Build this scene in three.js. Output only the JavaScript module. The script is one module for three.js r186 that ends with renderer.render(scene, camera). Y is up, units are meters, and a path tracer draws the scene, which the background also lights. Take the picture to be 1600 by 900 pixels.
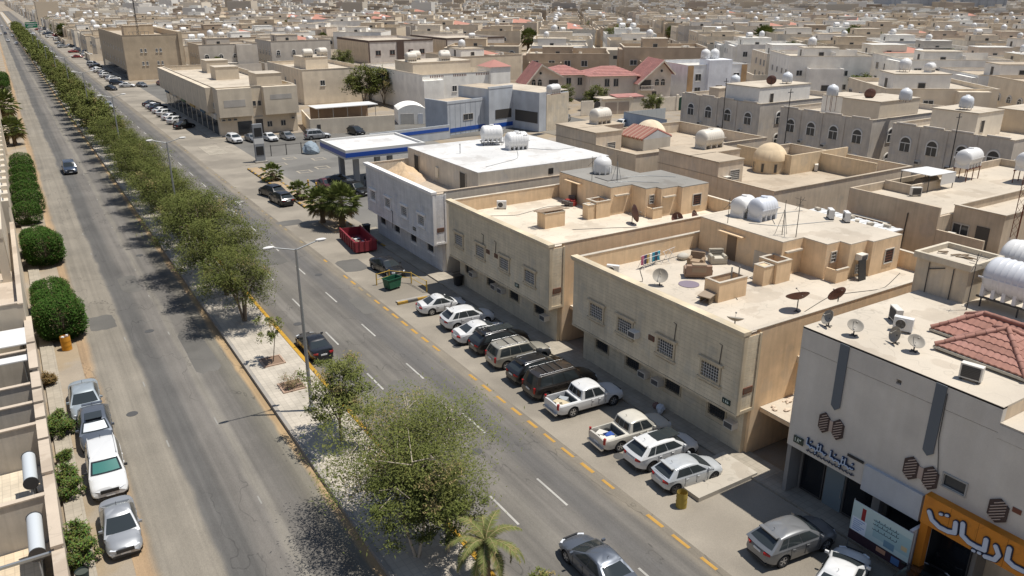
import * as THREE from 'three';
import { mergeGeometries, mergeVertices, toCreasedNormals } from 'three/addons/utils/BufferGeometryUtils.js';
import { Brush, Evaluator, SUBTRACTION } from 'three-bvh-csg';

// ---------- camera, sky, sun, exposure ----------
const scene = new THREE.Scene();
const camera = new THREE.PerspectiveCamera(40.22, 1024 / 576, 0.5, 6000);
camera.position.set(0, 26, 0);
camera.rotation.set(-20.561 * Math.PI / 180, -32.056 * Math.PI / 180, 0, 'YXZ');
const renderer = new THREE.WebGLRenderer({ antialias: true });
renderer.toneMapping = THREE.LinearToneMapping;
renderer.toneMappingExposure = 1.18;
renderer.shadowMap.enabled = true;
const SUN = new THREE.Vector3(3.5, 11.36, 1.82).normalize();
{
  const W = 128, H = 64, d = new Float32Array(W * H * 4);
  for (let j = 0; j < H; j++) for (let i = 0; i < W; i++) {
    const el = ((j + 0.5) / H - 0.5) * Math.PI, t = Math.pow(Math.max(0, Math.sin(el)), 0.45), k = (j * W + i) * 4, s = 0.37;
    const zen = [0.33, 0.52, 0.92], hor = [0.90, 0.88, 0.84], gnd = [0.42, 0.37, 0.30];
    for (let c = 0; c < 3; c++) d[k + c] = s * (el < 0 ? gnd[c] : hor[c] + (zen[c] - hor[c]) * t);
    d[k + 3] = 1;
  }
  const sky = new THREE.DataTexture(d, W, H, THREE.RGBAFormat, THREE.FloatType);
  sky.mapping = THREE.EquirectangularReflectionMapping; sky.magFilter = THREE.LinearFilter; sky.needsUpdate = true;
  scene.background = sky; scene.environment = sky;
}
const sun = new THREE.DirectionalLight(new THREE.Color(1.0, 0.955, 0.885), 4.6);
sun.position.copy(SUN).multiplyScalar(400).add(new THREE.Vector3(60, 0, -120));
sun.target.position.set(60, 0, -120);
sun.castShadow = true; sun.shadow.mapSize.set(4096, 4096);
Object.assign(sun.shadow.camera, { left: -260, right: 260, top: 260, bottom: -260, near: 10, far: 900 });
scene.add(sun, sun.target);

// ---------- helpers ----------
let seed = 7;
const rnd = () => { seed = (seed + 0x6d2b79f5) | 0; let t = Math.imul(seed ^ (seed >>> 15), 1 | seed); t = (t + Math.imul(t ^ (t >>> 7), 61 | t)) ^ t; return ((t ^ (t >>> 14)) >>> 0) / 4294967296; };
const rr = (a, b) => a + (b - a) * rnd(), ri = (a, b) => Math.floor(rr(a, b + 0.999)), pick = (a) => a[Math.floor(rnd() * a.length)];
const taken = new Map();
const numbered = (n) => { const k = taken.get(n) || 0; taken.set(n, k + 1); return k ? n + '_' + String(k).padStart(3, '0') : n; };
const V3 = (x, y, z) => new THREE.Vector3(x, y, z);
function obj(name, geo, mat, parent, x = 0, y = 0, z = 0, ry = 0) {
  const m = new THREE.Mesh(geo, mat); m.name = parent ? name : numbered(name);
  m.position.set(x, y, z); m.rotation.y = ry; m.castShadow = m.receiveShadow = true;
  (parent || scene).add(m); return m;
}
function thing(name, label, category, pos = [0, 0, 0], ry = 0, group) {
  const g = new THREE.Group(); g.name = numbered(name); g.position.set(...pos); g.rotation.y = ry; scene.add(g);
  return tag(g, label, category, group);
}
function tag(o, label, category, group) { o.userData = { label, category }; if (group) o.userData.group = group; return o; }
function struct(name, geo, mat, parent) { const m = obj(name, geo, mat, parent); if (!parent) m.userData.kind = 'structure'; return m; }
function copy(root, pos, ry, label, group, scale) {
  const r = root.clone(); r.name = numbered(root.name.replace(/_\d{3}$/, '')); r.position.set(...pos); r.rotation.y = ry;
  r.userData = { ...root.userData }; if (label) r.userData.label = label; if (group) r.userData.group = group;
  if (scale) r.scale.setScalar(scale);
  scene.add(r); return r;
}
// box between two corners, uv in metres taken from position
function bx(x0, y0, z0, x1, y1, z1) {
  const g = new THREE.BoxGeometry(x1 - x0, y1 - y0, z1 - z0); g.translate((x0 + x1) / 2, (y0 + y1) / 2, (z0 + z1) / 2);
  return muv(g);
}
function muv(g) {   // metre uv by facing
  const p = g.attributes.position, n = g.attributes.normal, u = new Float32Array(p.count * 2);
  for (let i = 0; i < p.count; i++) {
    const ax = Math.abs(n.getX(i)), ay = Math.abs(n.getY(i)), az = Math.abs(n.getZ(i));
    if (ay >= ax && ay >= az) { u[2 * i] = p.getX(i); u[2 * i + 1] = p.getZ(i); }
    else if (ax > az) { u[2 * i] = p.getZ(i); u[2 * i + 1] = p.getY(i); }
    else { u[2 * i] = p.getX(i); u[2 * i + 1] = p.getY(i); }
  }
  g.setAttribute('uv', new THREE.BufferAttribute(u, 2)); return g;
}
const merge = (list) => { const l = list.map((g) => { const h = g.index ? g.toNonIndexed() : g; for (const k of Object.keys(h.attributes)) if (!['position', 'normal', 'uv', 'color'].includes(k)) h.deleteAttribute(k); return h; }); return l.length > 1 ? mergeGeometries(l) : l[0]; };
function tint(g, c) { const n = g.attributes.position.count, a = new Float32Array(n * 3); for (let i = 0; i < n; i++) a.set(c, i * 3); g.setAttribute('color', new THREE.BufferAttribute(a, 3)); return g; }
function cyl(r0, r1, h, n = 10, open = false) { const g = new THREE.CylinderGeometry(r1, r0, h, n, 1, open); g.translate(0, h / 2, 0); return g; }
function bar(a, b, r, n = 6, r2 = r) {     // rod between two points
  const A = V3(...a), B = V3(...b), d = B.clone().sub(A), g = new THREE.CylinderGeometry(r2, r, d.length(), n, 1);
  g.translate(0, d.length() / 2, 0); g.applyQuaternion(new THREE.Quaternion().setFromUnitVectors(V3(0, 1, 0), d.normalize())); g.translate(A.x, A.y, A.z); return g;
}
const tr = (g, x, y, z) => g.translate(x, y, z), rotY = (g, a) => g.rotateY(a), rotX = (g, a) => g.rotateX(a), rotZ = (g, a) => g.rotateZ(a);
function sheet(x0, z0, x1, z1, y) {    // one-sided horizontal sheet, uv metres
  const g = new THREE.BufferGeometry();
  g.setAttribute('position', new THREE.Float32BufferAttribute([x0, y, z0, x1, y, z0, x1, y, z1, x0, y, z1], 3));
  g.setAttribute('normal', new THREE.Float32BufferAttribute([0, 1, 0, 0, 1, 0, 0, 1, 0, 0, 1, 0], 3));
  g.setAttribute('uv', new THREE.Float32BufferAttribute([x0, z0, x1, z0, x1, z1, x0, z1], 2));
  g.setIndex(z0 > z1 ? [0, 1, 2, 0, 2, 3] : [0, 2, 1, 0, 3, 2]); return g;
}
// ---------- noise and textures ----------
const hash = (x, y, s) => { let h = Math.imul(x, 374761393) ^ Math.imul(y, 668265263) ^ Math.imul(s, 974711); h = Math.imul(h ^ (h >>> 13), 1274126177); return ((h ^ (h >>> 16)) >>> 0) / 4294967296; };
function vn(x, y, px, py, s) {   // tiling value noise with periods px, py
  const xi = Math.floor(x), yi = Math.floor(y), fx = x - xi, fy = y - yi, m = (a, b) => ((a % b) + b) % b;
  const a = hash(m(xi, px), m(yi, py), s), b = hash(m(xi + 1, px), m(yi, py), s), c = hash(m(xi, px), m(yi + 1, py), s), d = hash(m(xi + 1, px), m(yi + 1, py), s);
  const u = fx * fx * (3 - 2 * fx), v = fy * fy * (3 - 2 * fy); return a + (b - a) * u + (c - a) * v + (a - b - c + d) * u * v;
}
function fbm(u, v, fu, fv, oct, s) { let t = 0, a = 0.5, n = 0; for (let o = 0; o < oct; o++) { t += a * vn(u * fu, v * fv, fu, fv, s + o); n += a; a *= 0.55; fu *= 2; fv *= 2; } return t / n; }
function tex(W, H, fn, mu = 1, mv = 1, linear = false) {   // fn(u,v) -> [r,g,b] display values 0..1 ; mu, mv = size of a repeat in metres
  const d = new Uint8Array(W * H * 4);
  for (let j = 0; j < H; j++) for (let i = 0; i < W; i++) { const c = fn(i / W, j / H), k = (j * W + i) * 4; for (let q = 0; q < 3; q++) d[k + q] = Math.max(0, Math.min(255, c[q] * 255)); d[k + 3] = 255; }
  const t = new THREE.DataTexture(d, W, H); t.wrapS = t.wrapT = THREE.RepeatWrapping; t.magFilter = THREE.LinearFilter; t.minFilter = THREE.LinearMipmapLinearFilter; t.generateMipmaps = true;
  if (!linear) t.colorSpace = THREE.SRGBColorSpace; t.repeat.set(1 / mu, 1 / mv); t.needsUpdate = true; return t;
}
const g3 = (v) => [v, v, v], sstep = (a, b, x) => { const t = Math.max(0, Math.min(1, (x - a) / (b - a))); return t * t * (3 - 2 * t); };
const T = {};
T.plaster = tex(512, 512, (u, v) => { const b = fbm(u, v, 3, 3, 5, 11), st = fbm(u, v, 26, 2, 3, 5), f = hash((u * 512) | 0, (v * 512) | 0, 3); return [0.86 + 0.2 * (b - 0.5) + 0.03 * (st - 0.5) + 0.05 * (f - 0.5), 0.86 + 0.2 * (b - 0.5) + 0.035 * (st - 0.5) + 0.05 * (f - 0.5), 0.86 + 0.19 * (b - 0.5) + 0.045 * (st - 0.5) + 0.05 * (f - 0.5)]; }, 7, 7);
T.worn = tex(512, 512, (u, v) => { const b = fbm(u, v, 3, 3, 5, 21), st = fbm(u, v, 34, 2, 4, 25), p = sstep(0.57, 0.66, fbm(u, v, 4, 3, 5, 31)), f = hash((u * 512) | 0, (v * 512) | 0, 3); const k = 0.86 + 0.27 * (b - 0.5) + 0.1 * (st - 0.5) + 0.05 * (f - 0.5); return [k - 0.035 * p, k - 0.025 * p, k - 0.005 * p]; }, 6.3, 6.3);
T.roof = tex(512, 512, (u, v) => { const b = fbm(u, v, 4, 4, 6, 41), p = sstep(0.56, 0.62, fbm(u, v, 5, 5, 5, 44)), f = hash((u * 512) | 0, (v * 512) | 0, 8), l = sstep(0.49, 0.5, fbm(u, v, 6, 6, 3, 47)) * sstep(0.515, 0.5, fbm(u, v, 6, 6, 3, 47)); const k = 0.9 + 0.14 * (b - 0.5) - 0.05 * p - 0.07 * l + 0.05 * (f - 0.5); return [k, k - 0.008 * p, k - 0.015 * p]; }, 9, 9);
T.asphalt = tex(1024, 1024, (u, v) => { const b = fbm(u, v, 5, 5, 6, 51), p = sstep(0.55, 0.7, fbm(u, v, 3, 3, 5, 54)), f = hash((u * 1024) | 0, (v * 1024) | 0, 8), c = fbm(u, v, 4, 4, 5, 57), crack = sstep(0.012, 0.0, Math.abs(c - 0.5)) * sstep(0.45, 0.6, fbm(u, v, 3, 3, 2, 58)); const k = 0.86 + 0.22 * (b - 0.5) - 0.08 * p + 0.09 * (f - 0.5) - 0.16 * crack; return [k, k * 0.992, k * 0.975]; }, 23, 23);
T.sand = tex(512, 512, (u, v) => { const b = fbm(u, v, 4, 4, 6, 61), p = sstep(0.5, 0.62, fbm(u, v, 3, 3, 5, 64)), f = hash((u * 512) | 0, (v * 512) | 0, 8); const k = 0.86 + 0.2 * (b - 0.5) + 0.09 * (f - 0.5); return [k, k * (1 - 0.03 * p), k * (1 - 0.09 * p)]; }, 13, 13);
T.paver = tex(512, 512, (u, v) => { const n = 10, fx = (u * n) % 1, fy = (v * n) % 1, j = Math.min(fx, 1 - fx, fy, 1 - fy) < 0.05 ? -0.07 : 0, c = hash((u * n) | 0, (v * n) | 0, 6); const b = fbm(u, v, 3, 3, 5, 71), f = hash((u * 512) | 0, (v * 512) | 0, 8); const k = 0.85 + j + 0.05 * (c - 0.5) + 0.2 * (b - 0.5) + 0.05 * (f - 0.5); return [k, k * 0.985, k * 0.955]; }, 4, 4);
const lerp3 = (a, b, t) => [a[0] + (b[0] - a[0]) * t, a[1] + (b[1] - a[1]) * t, a[2] + (b[2] - a[2]) * t];
// carriageways: bands of worn, patched and sanded asphalt running along the street (u across, v along)
function roadTex(w, len, bands, sd) {
  return tex(512, 2048, (u, v) => {
    const wob = (fbm(u, v, 2, 9, 4, sd) - 0.5) * 0.5 + (fbm(u, v, 8, 50, 3, sd + 4) - 0.5) * 0.35, x = u * w + wob;
    let c = bands[0][1]; for (let i = 1; i < bands.length; i++) c = lerp3(c, bands[i][1], sstep(bands[i][0] - bands[i][2], bands[i][0] + bands[i][2], x));
    const st = fbm(u, v, 40, 6, 3, sd + 9), b = fbm(u, v, 5, 40, 5, sd + 12), f = hash((u * 512) | 0, (v * 2048) | 0, sd), q = fbm(u, v, 4, 22, 5, sd + 17), crack = sstep(0.008, 0, Math.abs(q - 0.5)) * sstep(0.46, 0.56, fbm(u, v, 2, 11, 3, sd + 19));
    const k = 1 + 0.2 * (st - 0.5) + 0.24 * (b - 0.5) + 0.12 * (f - 0.5) - 0.22 * crack; return [c[0] * k, c[1] * k, c[2] * k];
  }, w, len);
}
const mat = (color, o = {}) => new THREE.MeshStandardMaterial({ color: Array.isArray(color) ? new THREE.Color(...color) : color, roughness: 0.92, ...o });
const wallMats = new Map();
function wall(c, worn) { const k = c.join() + (worn ? 'w' : ''); if (!wallMats.has(k)) wallMats.set(k, mat(c.map((v) => v * 1.06 / 0.71), { map: worn ? T.worn : T.plaster })); return wallMats.get(k); }
const roofMats = new Map();
function roofM(c) { const k = c.join(); if (!roofMats.has(k)) roofMats.set(k, mat(c.map((v) => v * 0.8 / 0.78), { map: T.roof })); return roofMats.get(k); }
const MT = {
  glass: new THREE.MeshPhysicalMaterial({ color: new THREE.Color(0.012, 0.014, 0.017), roughness: 0.08, metalness: 0, specularIntensity: 1 }),
  winGlass: mat([0.045, 0.05, 0.055], { roughness: 0.15 }), dark: mat([0.06, 0.055, 0.05], { roughness: 0.5 }), black: mat([0.02, 0.02, 0.02], { roughness: 0.6 }),
  frame: mat([0.5, 0.46, 0.4]), whiteFrame: mat([0.68, 0.66, 0.62]), iron: mat([0.05, 0.047, 0.045], { roughness: 0.6 }), rust: mat([0.16, 0.055, 0.03], { roughness: 0.8 }),
  steel: mat([0.32, 0.33, 0.33], { roughness: 0.45, metalness: 0.6 }), white: mat([0.64, 0.63, 0.605], { roughness: 0.55 }), acGrille: mat([0.11, 0.105, 0.1], { roughness: 0.8 }), acBody: mat([0.62, 0.59, 0.53], { roughness: 0.6 }),
  tank: mat([0.68, 0.67, 0.65], { roughness: 0.35 }), tankOld: mat([0.6, 0.555, 0.48], { roughness: 0.5 }), dishGrey: mat([0.27, 0.245, 0.205], { roughness: 0.6 }), dishRust: mat([0.13, 0.06, 0.045], { roughness: 0.7 }),
  rubber: mat([0.018, 0.018, 0.019], { roughness: 0.85 }), rim: mat([0.5, 0.5, 0.5], { roughness: 0.35, metalness: 0.7 }), rimDark: mat([0.08, 0.08, 0.085], { roughness: 0.4, metalness: 0.5 }),
  tail: new THREE.MeshPhysicalMaterial({ color: new THREE.Color(0.32, 0.012, 0.015), roughness: 0.15 }), lamp: new THREE.MeshPhysicalMaterial({ color: new THREE.Color(0.6, 0.62, 0.64), roughness: 0.12 }), plate: mat([0.7, 0.7, 0.68]),
  yellow: mat([0.55, 0.31, 0.03], { map: T.roof }), whitePaint: mat([0.56, 0.54, 0.49], { map: T.worn }), wornWhite: mat([0.36, 0.345, 0.31], { map: T.worn }), wornYellow: mat([0.36, 0.275, 0.15], { map: T.worn }), yellowPaint: mat([0.58, 0.33, 0.07], { map: T.worn }),
};
// ---------- ground, carriageways, median ----------
struct('ground', sheet(-900, 60, 3200, -3200, -0.06), mat([0.33, 0.28, 0.22].map((v) => v * 0.82 / 0.71), { map: T.sand }));
const d3 = (r, g, b) => [r, g, b];
const leftTex = roadTex(10.1, 128, [[0, d3(0.591, 0.499, 0.388)], [0.75, d3(0.482, 0.456, 0.411), .3], [3.6, d3(0.330, 0.322, 0.310), .22], [5.2, d3(0.405, 0.388, 0.365), .5], [6.6, d3(0.462, 0.442, 0.406), .2], [7.1, d3(0.395, 0.379, 0.356), .3], [8.3, d3(0.355, 0.340, 0.314), .25], [8.8, d3(0.424, 0.404, 0.360), .4], [9.62, d3(0.612, 0.518, 0.388), .18]], 101);
leftTex.offset.set(-0.9 / 10.1, 0);
struct('road', sheet(0.9, 40, 11.05, -1500, 0), mat(0xffffff, { map: leftTex }));
const rightTex = roadTex(9.7, 128, [[0, d3(0.462, 0.431, 0.378)], [0.5, d3(0.395, 0.379, 0.356), .3], [1.5, d3(0.428, 0.412, 0.388), .4], [2.4, d3(0.385, 0.370, 0.346), .4], [3.6, d3(0.424, 0.407, 0.378), .4], [4.6, d3(0.395, 0.379, 0.356), .4], [6.4, d3(0.350, 0.340, 0.328), .4], [7.6, d3(0.395, 0.379, 0.356), .4], [8.7, d3(0.473, 0.442, 0.392), .35]], 201);
rightTex.offset.set(-15.25 / 9.7, 0);
const rightRoad = struct('road', sheet(15.25, 40, 24.95, -1500, 0), mat(0xffffff, { map: rightTex }));
const apronM = mat([0.325, 0.29, 0.24].map((v) => v * 0.82 / 0.71), { map: T.asphalt }), streetM = mat([0.165, 0.158, 0.145].map((v) => v * 0.82 / 0.71), { map: T.asphalt });
const apron = struct('parking_apron', sheet(24.95, 40, 33.2, -1500, -0.004), apronM);
struct('side_street', sheet(33.2, -134, 106, -156, -0.006), streetM);
struct('side_street', sheet(33.2, -218, 300, -266, -0.006), streetM);
struct('forecourt', sheet(33.2, -84, 66, -134, -0.003), mat([0.2, 0.192, 0.178].map((v) => v * 0.82 / 0.71), { map: T.asphalt }));
struct('back_street', sheet(89, 0, 105.5, -134, -0.006), mat([0.23, 0.205, 0.17].map((v) => v * 0.82 / 0.71), { map: T.asphalt }));
const concreteM = mat([0.4, 0.365, 0.31].map((v) => v * 0.82 / 0.71), { map: T.paver }), kerbM = mat([0.34, 0.31, 0.265].map((v) => v * 0.82 / 0.71), { map: T.worn });
const median = struct('median', bx(11.28, -0.05, -1400, 15.0, 0.22, 20), mat([0.52, 0.48, 0.42].map((v) => v * 0.82 / 0.70), { map: T.paver }));
struct('kerb', bx(11.02, -0.05, -1400, 11.27, 0.26, 20), kerbM, median);
struct('kerb', bx(15.01, -0.05, -1400, 15.29, 0.26, 20), MT.yellow, median);
// lane markings
const dashG = sheet(-0.065, 1.475, 0.065, -1.475, 0.008), yG = sheet(-0.11, 0.6, 0.11, -0.6, 0.008);
for (const x of [18.41, 21.53]) for (let k = -3; k < 30; k++) obj('lane_dash', dashG, MT.whitePaint, rightRoad, x, 0, -47.85 - 8.82 * k);
for (let k = -6; k < 75; k++) { const fade = sstep(16, 34, k); if (rnd() > .04 + .55 * fade) { const m = obj('edge_dash', yG, rnd() < fade ? MT.wornYellow : MT.yellowPaint, rightRoad, 24.63 + rr(-.02, .02), 0, -25.2 - 1.947 * k); m.scale.set(rr(.85, 1.05), 1, rr(.85, 1.05) * (1 - .35 * fade * rnd())); } }
{ const worn = sheet(-0.045, 0.5, 0.045, -0.5, 0.008); const lr = scene.getObjectByName('road'); for (const x of [4.3, 7.5]) for (let k = 0; k < 26; k++) if (rnd() > 0.35) { const m = obj('lane_dash', worn, MT.wornWhite, lr, x + rr(-.04, .04), 0, -30 - 8.8 * k + rr(-1, 1)); m.scale.z = rr(0.3, 1.1); } }
// lane arrow by the filling station
{ const s = new THREE.Shape([[-.09, -1.2], [.09, -1.2], [.09, .1], [.6, .5], [.6, .3], [1.0, .75], [.45, 1.05], [.5, .8], [.09, .45], [.09, .7], [.35, .7], [0, 1.4], [-.35, .7], [-.09, .7]].map((p) => new THREE.Vector2(...p))); const g = new THREE.ShapeGeometry(s); g.rotateX(-Math.PI / 2); obj('lane_arrow', muv(g), MT.whitePaint, rightRoad, 23.1, 0.008, -105); }
// manhole covers and asphalt repairs
seed = 300; for (const [x, z] of [[20, -36], [17.0, -61], [22.6, -72], [6.2, -66], [8.6, -88], [3.0, -52], [27.0, -31], [26.2, -50], [19.8, -98]]) { const m = struct('manhole_cover', cyl(.36, .36, .012, 20), mat([.07, .068, .065], { roughness: .6 })); m.position.set(x, 0, z); }
const patchM = mat([.165, .158, .146], { map: T.asphalt });
for (const [x, z, a, b] of [[19.8, -44, 1.1, 3.2], [23.2, -62, .7, 2.2], [8.8, -60, .9, 4.5], [6.4, -79, .8, 2.6], [3.1, -70, 1.0, 1.8], [20.2, -81, 1.2, 4], [26.4, -73, 1.3, 2], [25.9, -92, 1.5, 1.2]]) { const s = new THREE.Shape(), n = 18; for (let i = 0; i < n; i++) { const t = i / n * 6.283, c = Math.cos(t), q = Math.sin(t), k = 1 / Math.max(Math.abs(c), Math.abs(q)) * rr(.9, 1.04), px = c * k * a, py = q * k * b; i ? s.lineTo(px, py) : s.moveTo(px, py); } const g = new THREE.ShapeGeometry(s); g.rotateX(-Math.PI / 2); g.translate(x, .005, z); struct('asphalt_patch', muv(g), patchM); }
// pavements in front of the buildings
const pave = struct('pavement', bx(31.6, -0.05, -84.5, 33.9, 0.13, -30), concreteM);
struct('pavement', bx(31.9, -0.05, -24.6, 34.6, 0.13, 10), mat([0.33, 0.305, 0.265].map((v) => v * 0.82 / 0.71), { map: T.paver }));
struct('pavement', bx(31.9, -0.05, -29.99, 33.9, 0.129, -24.61), concreteM);
struct('ramp_slab', bx(27.75, -0.05, -27.75, 32.35, 0.27, -25.15), mat([0.5, 0.45, 0.37].map((v) => v * 0.82 / 0.78), { map: T.roof }));
struct('pavement', bx(-1.6, -0.05, -140, -0.66, 0.12, 10), mat([0.40, 0.365, 0.31].map((v) => v * 0.82 / 0.71), { map: T.paver }));
struct('sand_verge', sheet(-0.66, 40, 2.0, -1500, -0.012), mat([0.37, 0.31, 0.235].map((v) => v * 0.82 / 0.71), { map: T.sand }));
struct('pavement', bx(31.2, -0.05, -216, 33.3, 0.13, -158), concreteM);
// sandy planted island between the street and the filling station, kerbs striped yellow and black
const isl = struct('planted_island', bx(29.9, -0.05, -126, 31.3, 0.16, -97.5), mat([0.43, 0.34, 0.24].map((v) => v * 0.82 / 0.71), { map: T.sand }));
const ksM = [mat([0.5, 0.3, 0.05], { map: T.worn }), mat([0.1, 0.095, 0.09])], ksG = bx(-0.12, 0, -0.48, 0.12, 0.2, 0.48), ksX = bx(-0.48, 0, -0.12, 0.48, 0.2, 0.12);
for (let k = 0; k < 29; k++) { obj('kerb_stone', ksG, ksM[k % 2], isl, 29.77, 0, -98.1 - k * 0.97); obj('kerb_stone', ksG, ksM[(k + 1) % 2], isl, 31.43, 0, -98.1 - k * 0.97); }
const isl2 = struct('planted_island', bx(29.0, -0.05, -90.5, 31.6, 0.16, -85), mat([0.43, 0.34, 0.24].map((v) => v * 0.82 / 0.71), { map: T.sand }));
for (let k = 0; k < 14; k++) obj('kerb_stone', ksG, ksM[k % 2], isl2, 31.73, 0, -77.3 - k * 0.97);
{ const p = struct('kerb_divider', bx(26.0, -0.05, -61.2, 29.3, 0.14, -60.7), kerbM); for (let k = 0; k < 4; k++) obj('kerb_stone', ksX, ksM[k % 2], p, 26.4 + k * 0.97, 0.02, -60.55); }
// concrete squares in the forecourt and a paved crossing pad in the side street
for (const [x, z] of [[35.2, -127], [38, -131], [42, -128], [40.2, -121], [36.8, -119.5]]) { const g = merge([bx(-1.1, 0, -1, 1.1, .02, -.7), bx(-1.1, 0, .7, 1.1, .02, 1), bx(-1.1, 0, -.7, -.8, .02, .7), bx(.8, 0, -.7, 1.1, .02, .7)]); struct('manhole_surround', g, concreteM).position.set(x, 0, z); }
struct('crossing_pad', bx(27.2, -0.02, -150, 30.4, 0.02, -141), concreteM);

// ---------- street lamps on the median ----------
function lampPost(z) {
  const t = thing('street_lamp', 'grey double-armed street lamp standing on the paved median', 'street lamp', [13.1, 0.22, z], 0, 'street lamps along the median');
  obj('pole', merge([cyl(.13, .07, 11.15, 10), cyl(.2, .2, .35, 10)]), MT.steel, t);
  obj('base_plate', bx(-.28, 0, -.28, .28, .05, .28), MT.iron, t);
  for (const s of [-1, 1]) {
    obj('arm', bar([0, 11.1, 0], [s * 1.35, 11.45, 0], .04), MT.steel, t);
    const h = new THREE.SphereGeometry(1, 12, 8); h.scale(.36, .09, .14); h.translate(s * 1.62, 11.5, 0); const hd = obj('lamp_head', h, MT.white, t);
    obj('lens', bx(s * 1.62 - .2, 11.4, -.09, s * 1.62 + .2, 11.425, .09), MT.lamp, hd);
  }
  return t;
}
const lamp0 = lampPost(-45.8); for (const z of [-89, -134, -179, -224, -269, -314, -359, -404]) copy(lamp0, [13.1, 0.22, z], 0);
// blue triangular warning sign on the median, its back towards us
{ const t = thing('warning_sign', 'small white triangular warning sign on a thin post beside median tree', 'road sign', [13.1, .22, -63.6]); obj('post', cyl(.03, .03, 2.6, 8), MT.steel, t); const s = new THREE.Shape([[-.45, 0], [.45, 0], [0, .8]].map((p) => new THREE.Vector2(...p))); obj('plate', new THREE.ExtrudeGeometry(s, { depth: .03, bevelEnabled: false }).translate(0, 2.1, .04), MT.white, t); }
// ---------- window, air conditioner, tank, dish builders ----------
const G = new Map(); const memo = (k, f) => { if (!G.has(k)) G.set(k, f()); return G.get(k); };
// panel standing in local x-y, thickness towards +z, with rectangular openings [cx, y0, w, h]
function panel(w, h, t, holes, x0 = 0, y0 = 0) {
  const s = new THREE.Shape([[x0, y0], [x0 + w, y0], [x0 + w, y0 + h], [x0, y0 + h]].map((p) => new THREE.Vector2(...p)));
  for (const [cx, y, hw, hh] of holes) s.holes.push(new THREE.Path([[cx - hw / 2, y], [cx - hw / 2, y + hh], [cx + hw / 2, y + hh], [cx + hw / 2, y]].map((p) => new THREE.Vector2(...p))));
  return muv(new THREE.ExtrudeGeometry(s, { depth: t, bevelEnabled: false }));
}
const archShape = (w, h, S = THREE.Shape) => { const s = new S(), r = w / 2, k = h - r; s.moveTo(-r, 0); s.lineTo(r, 0); s.lineTo(r, k); s.absarc(0, k, r, 0, Math.PI, false); s.lineTo(-r, 0); return s; };
// a window: frame mesh with pane and grille as its children. Local x-y plane, outside towards +z, centre bottom at origin
function win(parent, x, y, z, ry, w, h, o = {}) {
  const { style = 'plain', fm = MT.frame, deep = 0 } = o, f = style === 'trim' ? .14 : .07, out = style === 'trim' ? .1 : .06;
  if (style === 'arch') {
    const fg = memo('wa' + w + h, () => { const s = archShape(w + .3, h + .2); s.holes.push(archShape(w, h, THREE.Path)); return new THREE.ExtrudeGeometry(s, { depth: .1, bevelEnabled: false, curveSegments: 8 }); });
    const m = obj('window', fg, fm, parent, x, y, z, ry);
    obj('pane', memo('wap' + w + h, () => new THREE.ExtrudeGeometry(archShape(w, h), { depth: .03, bevelEnabled: false, curveSegments: 8 })), MT.winGlass, m, 0, 0, .005);
    obj('mullion', memo('wam' + w + h, () => merge([bx(-.03, 0, .03, .03, h * .62, .07), bx(-w / 2, h * .58, .03, w / 2, h * .64, .07)])), MT.whiteFrame, m); return m;
  }
  const key = style + w + h;
  const fg = memo('wf' + key, () => { const l = [bx(-w / 2 - f, -f, 0, w / 2 + f, 0, out), bx(-w / 2 - f, h, 0, w / 2 + f, h + f, out), bx(-w / 2 - f, 0, 0, -w / 2, h, out), bx(w / 2, 0, 0, w / 2 + f, h, out)]; if (style === 'trim') l.push(bx(-w / 2 - .3, h + f, 0, w / 2 + .3, h + f + .14, .18), bx(-w / 2 - .26, -f - .12, 0, w / 2 + .26, -f, .16)); if (style === 'sill') l.push(bx(-w / 2 - .15, -f - .07, 0, w / 2 + .15, -f, .14)); return merge(l); });
  const m = obj('window', fg, fm, parent, x, y, z, ry);
  obj('pane', memo('wp' + w + h, () => bx(-w / 2, 0, -.02, w / 2, h, .015)), o.pane || MT.winGlass, m, 0, 0, deep ? -deep : 0);
  if (o.grille) obj('grille', memo('wg' + w + h, () => { const l = [], nx = Math.max(3, Math.round(w / .2)), ny = Math.max(3, Math.round(h / .2)); for (let i = 1; i < nx; i++) { const u = -w / 2 + w * i / nx; l.push(bx(u - .012, 0, 0, u + .012, h, .02)); } for (let i = 1; i < ny; i++) { const v = h * i / ny; l.push(bx(-w / 2, v - .012, .021, w / 2, v + .012, .04)); } return merge(l); }), o.gm || MT.whiteFrame, m, 0, 0, out - .06);
  else if (o.mullion) obj('mullion', memo('wm' + w + h, () => bx(-.025, 0, .02, .025, h, .05)), MT.whiteFrame, m);
  return m;
}
function boxUnit(parent, x, y, z, ry, m = MT.acBody) {   // window air conditioner, a part of its building
  const a = obj('window_air_conditioner', memo('wac', () => bx(-.36, 0, -.1, .36, .44, .5)), m, parent, x, y, z, ry);
  obj('grille', memo('wacg', () => { const l = [bx(-.31, .05, .5, .31, .39, .506)]; for (let i = 0; i < 6; i++) l.push(bx(-.31, .07 + i * .055, .506, .31, .085 + i * .055, .52)); return merge(l); }), MT.acGrille, a); return a;
}
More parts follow.
